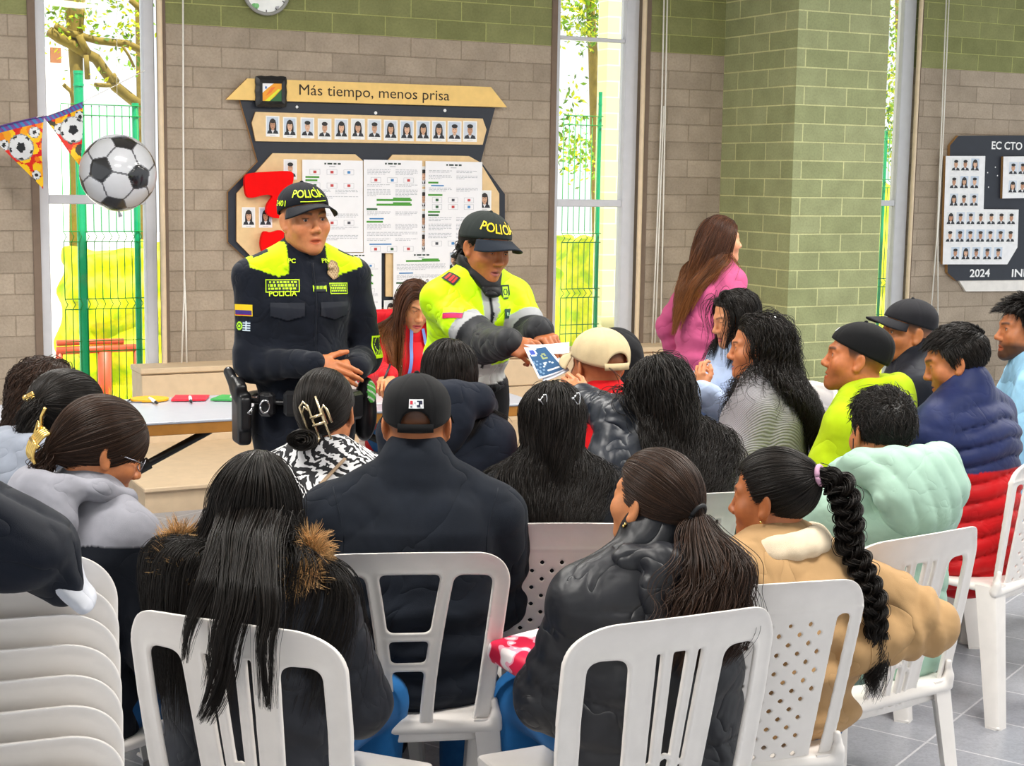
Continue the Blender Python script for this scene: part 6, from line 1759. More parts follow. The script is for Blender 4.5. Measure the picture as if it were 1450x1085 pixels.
# ===== woman in pale blue sweater and woman in grey ribbed sweater
p = Person('woman in pale blue sweater looking down at her phone', (1041, 450), 6.45, 112, hy=108, hp=14, hr=0, lean=6, fem=True, w=.95, skin=(209, 141, 98))
aim(p, -1, 995, 556, 6.02, f=(-.25, .25, .9), b=(-.6, -.7, .1), kw=dict(curl=(.6, .7, .8, .8), thumb=(.3, .2)), pole=(-.1, -.6, -1)); aim(p, 1, 985, 556, 6.15, f=(0, -.1, .9), b=(-.9, .1, .1), kw=dict(curl=(.9, 1, 1, 1), thumb=(.3, .2)), pole=(-.3, .5, -1))
p.body(res=.0032, lips=(.42, .10, .08), eo=.42)
S = p.jsdf(t=.028, fold=.005, ffreq=16, collar='s', ch=.025); p.garment('sweater', S, fabric('paleblue_knit', rgb(172, 188, 218), fold=.3), .009); p.collider(t=.03); p.trousers(JEANS)
p.longhair(3600, (.22, .30), HB, SB_, rng, part=.012, g=.2, rad=.001, clump=(.06, .5), wave=(.006, 1.5, .4, .03), ear_tuck=True, back=1.5, pull=.6, outw=.2, side=.012)
seatof(p, 'perf', 'white plastic chair under the woman in the pale blue sweater')
c = at(990, 549, 6.03); m = MB(); m.box((-.036, -.004, -.072), (.036, .004, .072), M=xf(rotm('Z', .6) @ rotm('X', -.5), c), bev=.003); r = m.build('phone', plain('phone_grey', rgb(120, 128, 145), .25), None); tag(r, 'mobile phone in the hands of the woman in pale blue', 'phone')
p = Person('woman in grey ribbed sweater with curly black half-up hair', (1073, 492), 5.6, 70, hy=84, hp=2, lean=2, fem=True, w=1.05, skin=(195, 123, 79))
p.body(res=.003, lips=(.36, .10, .08))
S = p.jsdf(t=.032, fold=.005, ffreq=16, collar='s', ch=.015)
t = NT('grey_rib_knit'); tc = t.n('TexCoord'); wv = t.n('TexWave', Scale=62.0, Distortion=1.6); wv.bands_direction = 'DIAGONAL'; wv.inputs['Detail Scale'].default_value = .6; t.l(tc.outputs['Object'], wv.inputs[0]); q = t.n('BsdfPrincipled', Roughness=.9); t.l(t.ramp(wv.outputs[0], [(.2, rgb(138, 136, 140)), (.7, rgb(164, 162, 166))]), q.inputs[0]); bb = t.n('Bump', Strength=.5, Distance=.004); t.l(wv.outputs[0], bb.inputs['Height']); t.l(bb.outputs[0], q.inputs['Normal']); t.l(q.outputs[0], t.out.inputs[0])
p.garment('sweater', S, t.m, .009); p.collider(t=.035); p.trousers(DARKTR)
HS = p.longhair(5000, (.34, .50), HB, SB_, rng, part=0, g=.2, rad=.0010, clump=None, wave=(.014, 4.5, .7, .024), ear_tuck=True, back=1.5, outw=.1, side=.004, off=(.003, .040), pull=.8)
for k in range(5): small(p, 'hair_clip', [ap(p.M, V(-.03+.012*k, -.07, .112)), ap(p.M, V(-.026+.012*k, -.062, .122))], .0035, SILV, HS)
small(p, 'earring', [ap(p.M, V(-.085, .006, -.046)), ap(p.M, V(-.085, .006, -.054))], .0035, SILV)
seatof(p, 'perf', 'white plastic chair under the woman in the grey ribbed sweater')

# ===== right-hand group
p = Person('man in lime green hoodie with backwards black cap', (1214, 506), 5.25, 62, hy=80, hp=-6, lean=0, fem=False, w=1.02, skin=(186, 111, 65))
p.body(res=.003, stub=.85, fade=True, beard=.28, nose=1.0)
LIME = fabric('lime_fleece', rgb(176, 204, 16), fold=.25); S = p.jsdf(t=.026, fold=.004, ffreq=16); p.garment('hoodie', S, LIME, .0085); hood(p, LIME, .105, .050, .070, r=.030); p.trousers(DENIM)
cp, sf = cap(p.M, p.root, fabric('cap_black', rgb(17, 18, 21)), back=True, brim=False, rimf=.058, rimb=-.030, infl=(.010, .011, .008))
def logo_flat(surf, M, u0, w0, w_, h_, parent, back_side=False, kind=0):
    m = MB()
    def rr(x0, x1, y0, y1, c, off): m.quad([ap(M, surf(u0+x, w0+y, back_side, off)) for x, y in ((x0, y0), ((x0+x1)/2, y0), (x1, y0), (x1, y1), ((x0+x1)/2, y1), (x0, y1))], c)
    rr(-w_/2, w_/2, -h_/2, h_/2, rgb(238, 238, 240), .003)
    if kind == 1:
        rr(-w_*.42, -w_*.05, -h_*.36, h_*.36, rgb(30, 34, 60), .0036); rr(w_*.24, w_*.42, -h_*.05, h_*.34, rgb(190, 30, 50), .0036); rr(w_*.26, w_*.40, -h_*.40, -h_*.25, rgb(40, 44, 60), .0036)
        rr(-w_*.16, w_*.0, -h_*.1, h_*.2, rgb(238, 238, 240), .0042); rr(-w_*.40, -w_*.28, -h_*.36, -h_*.05, rgb(238, 238, 240), .0042); rr(w_*.04, w_*.12, h_*.0, h_*.22, rgb(150, 160, 170), .0042)
    elif kind == 2:
        for q in (-.2, .05): rr(w_*q, w_*(q+.14), -h_*.25, h_*.25, rgb(60, 60, 64), .0036)
    return m.build('logo', PRT, parent, False, True)
logo_flat(sf, p.M, 0, .088, .026, .014, cp, True, 2); logo_flat(sf, p.M, .02, .0, .014, .014, cp, False, 2)
seatof(p, 'fan', 'white plastic chair under the man in the lime hoodie')
p = Person('older man in dark cap and navy jacket behind the lime hoodie', (1285, 468), 6.0, 84, hy=104, hp=0, hr=-4, fem=False, w=1.0, skin=(193, 121, 73))
p.body(res=.003, stub=.8, fade=True, nose=1.0, mouth=.001)
S = p.jsdf(t=.028, fold=.005, collar='s', ch=.055); JA = p.garment('jacket', S, fabric('navy_nylon', rgb(26, 32, 46), rough=.6, fold=.4), .009); p.trousers(DARKTR)
p.patch('logo', S, p.chest-p.X*.02+V(-.08, -.10, .10), (-.3, -.9, .2), (0, 0, 1), .022, .014, lambda u, v: rgb(230, 230, 235) if abs(v-.2*math.sin(u*6)) < .25 else None, JA, (10, 8))
cp, sf = cap(p.M, p.root, fabric('cap_charcoal', rgb(44, 44, 50)), rimf=.058, rimb=-.004, brimlen=.078, brimdrop=.000, infl=(.010, .012, .010))
seatof(p, 'perf', 'white plastic chair under the older man in the dark cap')
p = Person('man in navy and red puffer jacket looking down', (1353, 510), 5.25, 44, hy=78, hp=17, lean=5, fem=False, w=1.06, skin=(186, 114, 70))
p.body(res=.003, stub=.9, beard=.12, nose=1.0, fade=True)
S = p.jsdf(t=.034, puff=.062, pamp=.021, diag=.18, apuff=.070, collar='s', ch=.05)
def pcol(v):
    s = (v-p.pel) @ p.dr; c = np.tile(lin((30, 40, 82)), (len(v), 1)); da = np.min([np.linalg.norm(v-(p.shoulder[k]*(1-t_)+p.elbow[k]*t_), axis=1) for k in (1, -1) for t_ in (.5, .75, 1.0)], 0)
    dw = np.min([np.linalg.norm(v-(p.elbow[k]*(1-t_)+p.wrist[k]*t_), axis=1) for k in (1, -1) for t_ in (.2, .4, .6, .8)], 0)
    c[(s < .262) & (da > .098) & (dw > .09)] = lin((186, 10, 18)); return c
p.garment('puffer_jacket', S, fabric('puffer_two_tone', None, attr=True, rough=.55, bump=.1, fold=.14, foldscale=16, sheen=.05), .0075, col=pcol); p.trousers(fabric('khaki', rgb(176, 150, 112)))
p.shorthair(4200, (.016, .028), HB, SB_, rng, front=.068, lift=.35, top=1.2, rad=.0011, messy=.2, fwd=.9)
seatof(p, 'perf', 'white plastic chair with punched back under the navy and red puffer jacket', dyaw=2)
p = Person('bearded man in light blue shirt at the right edge', (1451, 466), 6.0, 80, hy=92, hp=0, fem=False, w=1.0, skin=(186, 116, 73))
p.body(res=.003, stub=.9, beard=.85, nose=1.0, fade=True)
S = p.jsdf(t=.018, fold=.005, collar='s', ch=.03); p.garment('shirt', S, fabric('light_blue_cotton', rgb(150, 200, 232), fold=.3), .009); p.trousers(DENIM)
p.shorthair(3200, (.025, .045), HB, SB_, rng, front=.066, lift=.8, top=1.3, rad=.0011, messy=.3, fwd=.6)
seatof(p, 'fan', 'white plastic chair under the man in the light blue shirt')
p = Person('boy in mint green hooded puffer jacket', (1249, 611), 4.12, 28, hy=16, hp=10, hr=2, lean=2, fem=False, w=.92, hs=.97, skin=(190, 118, 73))
p.body(res=.003, stub=.95, fade=True)
MINT = fabric('mint_puffer', rgb(160, 192, 174), rough=.6, bump=.1, fold=.13, foldscale=16, sheen=.05, var=.05)
S = p.jsdf(t=.034, puff=.080, pamp=.008, diag=.25, apuff=.085, fold=.003)
p.garment('puffer_jacket', S, MINT, .0062); p.trousers(DENIM)
hood(p, MINT, .160, .066, .072, dz=.012, r=.046, drop=.06, wob=lambda P: .007*(np.abs(np.sin(pi*((P-p.N) @ V(.9, .1, .42))/.052))**.5-.6), res=.0058)
p.shorthair(6500, (.016, .030), HB, SB_, rng, front=.070, lift=.45, top=1.9, rad=.0009, messy=.30, nape=-.052, side=.03, fwd=.8)
small(p, 'earbud_cord', [ap(p.M, V(-.083, .012, -.02)), ap(p.M, V(-.080, .02, -.06)), ap(p.M, V(-.07, .03, -.10))], .0015, plain('ink_black', rgb(20, 20, 20), .5))
seatof(p, 'fan', 'white plastic chair with fan slats under the boy in the mint jacket', dyaw=6, dx=-.16, back=.01)
p = Person('girl in tan jacket with long black braid, hand on hip', (1094, 704), 3.62, 20, hy=62, hp=4, lean=3, fem=True, w=.98, skin=(178, 107, 63))
aim(p, 1, 1208, 925, 3.52, f=(-.7, .5, -.3), b=(.3, -.8, .3), kw=dict(curl=(.5, .5, .5, .5)), pole=(.8, -.25, -.45), armS=.90)
p.body(res=.0027, nose=.95)
S = p.jsdf(t=.030, fold=.010, ffreq=12, hem=.06); TANM = fabric('tan_canvas', rgb(182, 146, 102), fold=.45, foldscale=8, var=.06)
JA = p.garment('jacket', S, TANM, .0064)
C_ = SDF(); a = p.N+V(0, -.008, -.02); u = unit(ap(p.M, V(0, -.02, -.06))-a); 
for k in range(14):
    q0, q1 = [2*pi*x/14 for x in (k, k+1)]; P0_, P1_ = [a+u*(.036-.012*math.cos(q+pi))+p.HR[:, 0]*.088*math.sin(q)+np.cross(u, p.HR[:, 0])*-.088*math.cos(q) for q in (q0, q1)]
    C_.cone(P0_, P1_, .026, k=.006, wob=lambda P, h, q: .0025*noise(P, 60)); C_.cone(P0_-u*.022+(P0_-a-u*.02)*.16, P1_-u*.022+(P1_-a-u*.02)*.16, .018, k=.02)
C_.econe(a+p.F*.085+V(-.055, .0, .012), a+p.F*.10+V(-.105, .01, -.012), (1, 1, 0), (.03, .016), (.012, .006), k=.02); p.garment('collar', C_, fabric('cream_corduroy', rgb(226, 208, 180), bump=.5), .006)
for k in (1, -1): small(p, 'seam', list(trace(S, np.array([p.Sc+p.X*k*(.165-.02*t_)+V(0, -.3, .02-.22*t_) for t_ in np.linspace(0, 1, 14)]), V(0, 1, 0), .5, .0005)), .0022, TANM, JA, 6)
small(p, 'seam', list(trace(S, np.array([p.Sc+p.X*x+V(0, -.3, -.075) for x in np.linspace(-.15, .15, 16)]), V(0, 1, 0), .5, .0005)), .0022, TANM, JA, 6)
p.trousers(JEANS, shoe=plain('sneaker_white', rgb(214, 206, 194), .6)); p.collider(t=.035)
tie = V(.0, -.112, .060)
HS = p.tiedhair(6000, tie, HB, SBR, rng, rad=.0007, cap_infl=.006)
m = MB(); tw_ = ap(p.M, tie+V(0, -.012, 0)); ax = p.HR @ V(0, -1, .1); e1 = unit(np.cross(ax, V(0, 0, 1))); e2 = np.cross(ax, e1)
m.tube([tw_+.021*(math.cos(q)*e1+math.sin(q)*e2) for q in np.linspace(0, 2*pi, 20)], .0065, 8); m.build('hair_tie', plain('mauve_elastic', rgb(196, 150, 176), .7), HS, True)
n = 60; seed = fall(tw_[None], (p.HR @ V(.25, -1, .1))[None], p.B, np.array([.43]), n, .14, off=.032)[0]
br = []; T = np.gradient(seed, axis=0); T /= np.linalg.norm(T, axis=1, keepdims=True); side = unit(np.cross(T, V(.6, -1, 0))) if False else np.cross(T, V(.5, .85, 0.1)); side /= np.linalg.norm(side, axis=1, keepdims=True); upn = np.cross(side, T)
tt = np.linspace(0, 1, n)
for s_ in range(3):
    ph = tt*4.6*2*pi+s_*2*pi/3; rad = .023*(1-.30*tt)*np.clip(tt/.10, .25, 1)
    cen_ = seed+side*(rad*np.sin(ph))[:, None]+upn*(rad*.55*np.sin(2*ph))[:, None]
    for q in range(260):
        o = rng.normal(0, .0072, 2); br.append(cen_+side*(o[0]*(1-.3*tt))[:, None]+upn*(o[1]*(1-.3*tt))[:, None])
curves('hair_braid', np.array(br), taper(n, .0009, .7), HB, HS)
tl = seed[-4]+rng.normal(0, .008, (420, 3)); TT = fall(tl, np.tile(T[-1], (420, 1))+rng.normal(0, .08, (420, 3)), SDF().sph((0, 0, -9), .1), rng.uniform(.10, .17, 420), 16, .2, off=.003); curves('hair_tail', wavy(TT, .012, 1.2, rng, .4, .02), taper(16, .0008), HB, HS)
small(p, 'earring', [ap(p.M, V(-.084, .004, -.046)), ap(p.M, V(-.084, .004, -.052))], .003, GOLD)
seatof(p, 'perf', 'white plastic chair with punched back under the girl in tan', dyaw=-4, dx=-.155, back=.0)

# ===== centre rows
p = Person('man in tan cap and red top', (848, 519), 4.95, 26, hy=30, hp=4, fem=False, w=.95, skin=(190, 118, 75))
p.body(res=.0034, face=True, stub=.6, fade=True)
S = p.jsdf(t=.022, fold=.004, collar='s', ch=.035); p.garment('red_top', S, fabric('red_fleece', rgb(206, 18, 26), fold=.3), .009); p.trousers(DENIM)
cp, sf = cap(p.M, p.root, fabric('cap_tan', rgb(208, 188, 148)), arch=True, rimf=.052, rimb=-.004, infl=(.013, .014, .012), brimlen=.07)
seatof(p, 'fan', 'white plastic chair under the man in the tan cap')
p = Person('person in black hood hidden behind the tan cap', (868, 514), 5.7, 30, fem=False, w=.95, skin=(180, 113, 74)); p.body(res=.005, face=False)
S = p.jsdf(t=.03, fold=.004); S.at(p.M); S.ell(CR_C+V(0, -.006, -.0), CR_R+.020, k=.03); S.cone((0, -.03, -.03), (0, -.06, -.15), .085, .10, k=.05); S.ell((0, .11, -.02), (.062, .06, .10), k=.02, op='s'); S.at(None); p.garment('hooded_jacket', S, fabric('black_hooded', rgb(30, 31, 36), fold=.3), .010); p.trousers(DARKTR)
seatof(p, 'fan', 'white plastic chair under the person in the black hood')
p = Person('woman with long black curls in dark jacket reaching for the leaflet', (933, 558), 4.55, 14, hy=12, hp=2, lean=2, fem=True, w=1.0, skin=(201, 132, 88))
aim(p, -1, 826, 566, 4.66, f=(-.55, .55, .45), b=(-.2, -.75, .6), kw=dict(curl=(.45, .6, .7, .75), thumb=(.3, .1), spread=.04), pole=(-.3, -.3, -1), armS=1.18)
p.elbow[-1] = p.local(at(876, 594, 4.54))
p.body(res=.0034, face=False)
LEA = fabric('dark_leather', rgb(36, 44, 58), rough=.38, spec=.5, sheen=0, fold=.5, bump=.1)
S = p.jsdf(t=.024, fold=.006, ffreq=18, collar='s', ch=.03); p.garment('jacket', S, LEA, .0085); p.trousers(DENIM); p.collider(t=.024)
c = p.wrist[-1]-unit(p.wrist[-1]-p.elbow[-1])*-.012
ax = unit(p.wrist[-1]-p.elbow[-1]); e1 = unit(np.cross(ax, V(0, 0, 1))); e2 = np.cross(ax, e1); m = MB()
for k in range(14): m.sphere(c+ax*.004*math.sin(k*2.1)+.033*(math.cos(k*2*pi/14)*e1+math.sin(k*2*pi/14)*e2), .0062, 8, 6)
m.build('bracelet', GOLD, p.root, True)
p.longhair(9000, (.36, .60), HB, SB_, rng, part=.0, g=.2, rad=.0010, clump=None, wave=(.013, 4.5, .85, .024), back=1.0, off=(.002, .034), pull=1.0, outw=.5, ctr=(.055, 0, 0), gdir=(.05, -.05, -1))
seatof(p, 'fan', 'white slatted plastic chair under the woman with long curls', dyaw=4)
p = Person('woman with two small hair clips and wavy black hair', (781, 601), 4.15, 8, hy=14, hp=2, fem=True, w=.93, skin=(195, 129, 86))
p.body(res=.0034, face=True)
S = p.jsdf(t=.022, fold=.004, collar='s', ch=.03); p.garment('jacket', S, fabric('blueblack_cotton', rgb(30, 33, 42), fold=.3), .009); p.trousers(DENIM); p.collider(t=.018)
HS = p.longhair(8000, (.26, .40), HB, SB_, rng, part=.008, g=.22, rad=.0009, clump=(.05, .45), wave=(.007, 2.4, .8, .03), back=.9, off=(.002, .020), pull=1.1, gdir=(0, -.05, -1))
for x, y in ((-.062, .062), (.050, .072)):
    zz = CR_C[2]+(CR_R[2]+.014)*math.sqrt(max(0, 1-(x/.09)**2-((-.035+.012)/.11)**2)); c = ap(p.M, V(x, -.045, zz-.012)); c = ap(p.M, CR_C+unit(V(x, -.075, .055))*(CR_R+.018)) 
    pts = [c+V(.011*math.sin(q), -.004, .016*math.sin(2*q)*.5+.010*math.cos(q)) for q in np.linspace(0, 2*pi, 24)]; small(p, 'hair_clip', pts, .0022, SILV, HS)
seatof(p, 'perf', 'white plastic chair with punched back under the woman with two small hair clips', dyaw=-4)
p = Person('dark-haired person in navy hoodie turned slightly to the right', (638, 531), 4.95, -22, hy=-28, hp=4, fem=True, w=1.0, skin=(186, 116, 73))
p.body(res=.004, face=True)
NHD = fabric('navy_hoodie', rgb(34, 42, 58), fold=.3); S = p.jsdf(t=.032, fold=.005); p.garment('hoodie', S, NHD, .009); hood(p, NHD, .155, .070, .090, dz=.020, r=.054); p.trousers(DENIM); p.collider(t=.03)
S_ = p.B; p.longhair(4500, (.20, .28), HB, SB_, rng, part=.0, g=.22, rad=.0010, clump=(.05, .5), back=.8, off=(.002, .014), pull=.8)
seatof(p, 'perf', 'white plastic chair under the person in the navy hoodie')
p = Person('woman in black and white patterned blouse, hair in a claw clip', (461, 581), 4.25, -6, hy=-8, hp=2, hr=-3, fem=True, w=1.02, skin=(195, 127, 86))
p.body(res=.003, face=True)
t = NT('zigzag_print'); tc = t.n('TexCoord'); n1 = t.n('TexNoise', Scale=7.0, Detail=1.0); t.l(tc.outputs['Object'], n1.inputs[0]); mx = t.n('VectorMath', operation='MULTIPLY_ADD'); mx.inputs[1].default_value = (.16, .16, .16); t.l(n1.outputs['Color'], mx.inputs[0]); t.l(tc.outputs['Object'], mx.inputs[2])
wv = t.n('TexWave', Scale=17.0, Distortion=7.0); wv.inputs['Detail'].default_value = 2.0; wv.inputs['Detail Scale'].default_value = 2.6; wv.bands_direction = 'DIAGONAL'; t.l(mx.outputs[0], wv.inputs[0])
q = t.n('BsdfPrincipled', Roughness=.8); t.l(t.ramp(wv.outputs[0], [(.50, rgb(22, 22, 26)), (.54, rgb(226, 226, 228))]), q.inputs[0]); t.l(q.outputs[0], t.out.inputs[0])
S = p.jsdf(t=.018, fold=.003); p.garment('blouse', S, t.m, .0075); p.trousers(DARKTR); p.collider(t=.02)
tie = V(-.018, -.122, -.052)
HS = p.tiedhair(5200, tie, HB, SB_, rng, rad=.0008)
B_ = []; cb = tie+V(-.012, -.004, -.016)
for k in range(900):
    q0 = rng.uniform(0, 2*pi); ti = rng.normal(0, .5); rr_ = rng.uniform(.003, .036); q = np.linspace(0, rng.uniform(3, 6), 22)+q0; y = rng.normal(0, .018)
    B_.append(np.stack([rr_*1.25*np.cos(q), y+.008*np.sin(q*2+ti), rr_*.85*np.sin(q)], 1)+cb)
curves('hair_bun', ap(p.M, np.array(B_)), taper(22, .0009, .6), HB, HS)
CM = xf(p.HR @ rotm('Y', -.30), ap(p.M, V(.012, -.142, -.012)), 1.0)
m = MB(); loop = lambda x, w_, z0, z1: [(x-w_, 0, z0), (x-w_, -.004, z1), (x+w_*.3, -.005, z1+.010), (x+w_, -.004, z1-.004), (x+w_, 0, z0)]
def cl_(pts, r): m.tube(ap(CM, np.array(pts, float)), r, 8)
cl_(loop(-.022, .011, -.052, .048), .0034); cl_([(-.030, -.004, .03), (-.020, -.006, .045), (-.012, -.005, .03)], .003); cl_([(.018, -.002, .062), (.019, -.007, .02), (.020, -.007, -.02), (.021, -.001, -.062)], .0032); cl_([(-.014, -.006, .010), (.022, -.010, .010)], .004); cl_([(-.014, -.006, -.012), (.022, -.010, -.012)], .004); cl_(loop(.030, .007, -.020, .022), .0036); cl_([(-.034, -.003, -.050), (-.018, -.003, -.056), (-.010, -.002, -.048)], .004)
m.build('claw_clip', plain('pale_gold', rgb(232, 214, 176), .25, metal=.8), HS, True)
pts = list(trace(S, np.array([p.N+V(.075-.30*t_, -.35, .0-.34*t_) for t_ in np.linspace(0, 1, 22)]), V(0, 1, 0), .6, .003)); m = MB(); m.tube(pts, .011, 6, squash=.28); tag(m.build('bag_strap', fabric('taupe_strap', rgb(150, 128, 104)), p.root, True))
seatof(p, 'perf', 'white plastic chair under the woman in the patterned blouse')
p = Person('broad man in navy fleece and black cap seen from behind', (590, 598), 3.82, 3, hy=2, hp=2, fem=False, w=1.18, skin=(193, 123, 80), sh=.205)
for k in (1, -1): p.shoulder[k][2] -= .026
p.body(res=.003, face=False, stub=.85, fade=True)
S = p.jsdf(t=.026, fold=.008, ffreq=13, collar='s', ch=.040, hem=.08, belly=.02, cr=1.08); JA = p.garment('fleece', S, fabric('navy_fleece', rgb(27, 35, 48), fold=.35, foldscale=8, bump=.4), .0066); p.trousers(JEANS)
for k in (1, -1): small(p, 'seam', list(trace(S, np.array([p.Sc+p.X*k*(.205-.03*math.sin(t_*3))+V(0, -.3, .03-.24*t_) for t_ in np.linspace(0, 1, 14)]), V(0, 1, 0), .5, .0002)), .0018, MATS['navy_fleece'], JA, 6)
cp, sf = cap(p.M, p.root, fabric('cap_black', rgb(17, 18, 21)), arch=True, rimf=.052, rimb=-.010, infl=(.011, .012, .010))
logo_flat(sf, p.M, -.002, .060, .036, .022, cp, True, 1)
seatof(p, 'ladder', 'white plastic chair with ladder slats under the broad man in navy fleece', dyaw=4, dx=-.03)

# ===== front row
p = Person('woman with very long straight black hair and fur-hooded jacket', (366, 712), 3.3, -19, hy=-4, hp=2, lean=4, fem=True, w=1.0, skin=(195, 129, 88))
p.body(res=.0034, face=False)
S = p.jsdf(t=.034, fold=.004, ffreq=20, hem=.10, apuff=.075, pamp=.009)
NQ = fabric('charcoal_quilt', rgb(46, 49, 58), rough=.55, bump=.15, fold=.3, foldscale=12, sheen=.05)
JA = p.garment('jacket', S, NQ, .0066); hood(p, NQ, .150, .060, .070, dz=-.03, r=.038)
p.trousers(fabric('jeans_bright', rgb(30, 100, 160), bump=.4, sheen=.05)); p.collider(t=.024, drape=True)
FUR = hairmat('fur_tan', (.50, .30, .13)); c = p.N+V(0, -.085, -.03)
fur(p, JA, [c+V(-.17, .10, -.02), c+V(-.165, -.01, .03), c+V(-.10, -.065, .03), c+V(0, -.085, .025), c+V(.10, -.065, .03), c+V(.165, -.01, .03), c+V(.17, .10, -.02)], 4200, .050, FUR, rr=.02)
for a_, b_ in ((V(-.165, -.01, .03), V(-.10, -.065, .03)), (V(-.10, -.065, .03), V(.10, -.065, .03)), (V(.10, -.065, .03), V(.165, -.01, .03))): p.B.cone(c+a_, c+b_, .034, k=.03)
p.B.ell(c+V(0, -.06, -.06), (.13, .05, .09), k=.04)
ch_o = seatof(p, 'fan', 'white plastic chair with fan slats under the woman with very long hair', dyaw=-3, dx=.125)
q = p.local(V(*ch_o.location)); p.B.econe(q+V(-.21, -.285, .80), q+V(.21, -.285, .80), (0, 0, 1), (.09, .045), (.09, .045), k=.02)
p.longhair(13000, (.42, .62), HB, SB_, rng, part=.004, g=.30, rad=.0007, m=44, clump=(.12, .25), back=.8, off=(.002, .026), wave=(.003, 1.2, .6, .03), pull=.40, gdir=(-.05, -.03, -1), ctr=(-.045, 0, 0))
HS = [o for o in children(p.root) if o.name.startswith('hair')][0]
for tf in ([(436, 766, 3.22), (446, 782, 3.20), (444, 796, 3.19)], [(262, 756, 3.26), (244, 772, 3.24), (236, 790, 3.22)]): fur(p, JA, p.local(np.array([at(*q) for q in tf])), 1300, .050, FUR, rr=.018)
cw = np.array(Matrix.LocRotScale(ch_o.location, ch_o.rotation_euler, ch_o.scale)); hb_ = ap(np.linalg.inv(cw), p.world(ap(p.M, V(0, -.108, .0))))
for gp, n_, sp, ox in (([(.02, -.275, .95), (.035, -.305, .905), (.035, -.335, .865), (.030, -.338, .80), (.010, -.330, .74), (-.02, -.325, .685)], 800, .017, .01), ([(.085, -.275, .95), (.105, -.30, .90), (.11, -.332, .855), (.115, -.330, .79), (.112, -.322, .73)], 420, .012, .04), ([(-.035, -.275, .95), (-.04, -.30, .905), (-.04, -.335, .865), (-.05, -.335, .80)], 240, .010, -.03)):
    gp = [tuple(hb_+V(ox, 0, 0)), tuple(hb_*.55+V(*gp[0])*.45+V(ox*.5, -.012, .01))]+gp
    g_ = p.local(ap(cw, np.array(gp))); s0 = np.concatenate([[0], np.cumsum(np.linalg.norm(np.diff(g_, axis=0), axis=1))]); s0 /= s0[-1]
    tt_ = np.linspace(0, 1, 60); cu = np.stack([np.interp(tt_, s0, g_[:, k]) for k in range(3)], 1)
    for _ in range(8): cu[1:-1] = (cu[:-2]+2*cu[1:-1]+cu[2:])/4
    fr_ = 1-.40*rng.random(n_)**2.2; m_ = 34; ts = np.linspace(0, 1, m_)[None]*fr_[:, None]
    P_ = np.stack([np.interp(ts, tt_, cu[:, k]) for k in range(3)], -1)
    P_ = P_+rng.normal(0, sp, (n_, 1, 3))*V(1, .22, .3)*(1.5-.9*ts)[..., None]
    curves('hair_lock', wavy(clumped(P_, .06, .5, rng), .005, 1.2, rng, .8, .02), taper(m_, .0007), HB, HS)
p = Person('woman in black padded jacket with dark ponytail, head turned left', (926, 709), 3.34, 26, hy=46, hp=-8, lean=2, fem=True, w=1.06, skin=(203, 134, 88))
p.body(res=.0026, nose=.95)
S = p.jsdf(t=.034, puff=.105, pamp=.012, fold=.009, ffreq=15, apuff=.0, collar='s', ch=.062, hem=.12)
PUF = fabric('black_padded', rgb(36, 38, 46), rough=.46, bump=.12, fold=.35, foldscale=12, sheen=0, spec=.45)
p.garment('padded_jacket', S, PUF, .0064); hood(p, PUF, .125, .045, .085, dz=-.02, r=.028, wob=lambda P: .008*(np.abs(np.sin(pi*((P-p.N) @ V(.85, 0, .5))/.045))**.6-.5)); p.trousers(fabric('jeans_bright', rgb(30, 100, 160)), t=.014); p.collider(t=.040); SJK = S
tie = V(.004, -.118, .004)
HS = p.tiedhair(7000, tie, HBR, SBR, rng, rad=.0007, cap_infl=.006)
tw_ = ap(p.M, tie+V(0, -.012, -.002)); U_ = SDF(); U_.ops = SJK.ops+p.HS_.ops; n = 40
zs = np.linspace(0, .30, n); xs_ = tw_[0]-.05*np.sin(np.clip(zs/.30, 0, 1)*1.6); P0_ = np.stack([xs_, np.full(n, tw_[1]-.35), tw_[2]-zs], 1); hit = trace(U_, P0_, V(0, 1, 0), .6, .0)
gy = np.minimum(tw_[1]-.035*np.clip(zs/.05, 0, 1), hit[:, 1]-.026); gy[0] = tw_[1]
for _ in range(10): gy[1:-1] = (gy[:-2]+2*gy[1:-1]+gy[2:])/4
cu = np.stack([xs_, gy, tw_[2]-zs], 1); tt_ = np.linspace(0, 1, n); nt = 4600; fr_ = 1-.42*rng.random(nt)**1.7; m_ = 36; ts = np.linspace(0, 1, m_)[None]*fr_[:, None]
P_ = np.stack([np.interp(ts, tt_, cu[:, k]) for k in range(3)], -1); sp = .007+.030*np.clip(ts/.45, 0, 1)**.8
P_ = P_+rng.normal(0, 1, (nt, 1, 3))*V(1, .50, .15)*sp[..., None]
curves('hair_tail', wavy(clumped(P_, .05, .40, rng), .011, 2.4, rng, .35, .024), taper(m_, .0008), HBR, HS)
tw_ = ap(p.M, tie+V(0, -.006, 0)); ax = p.HR @ V(0, -1, -.3); e1 = unit(np.cross(ax, V(0, 0, 1))); e2 = np.cross(ax, e1); small(p, 'hair_tie', [tw_+.022*(math.cos(q)*e1+math.sin(q)*e2) for q in np.linspace(0, 2*pi, 20)], .006, MATS['hair_tie_black'], HS)
for k in range(2): small(p, 'earring', [ap(p.M, V(-.085, .006+.004*k, -.044-.006*k)), ap(p.M, V(-.087, .008+.004*k, -.050-.006*k))], .0032, GOLD)
seatof(p, 'fan', 'white plastic chair with fan slats under the woman in the black padded jacket', dyaw=0, dx=-.115, back=.01)
c = p.world(V(-.12, .34, .64)); S = SDF(); S.box((0, 0, 0), (.11, .085, .035), r=.03, k=0); S.fn(lambda P: .012*noise(P, 25)+np.abs(P[..., 2])-.042, (-.2, -.2, -.1), (.2, .2, .1), .02, 'i')
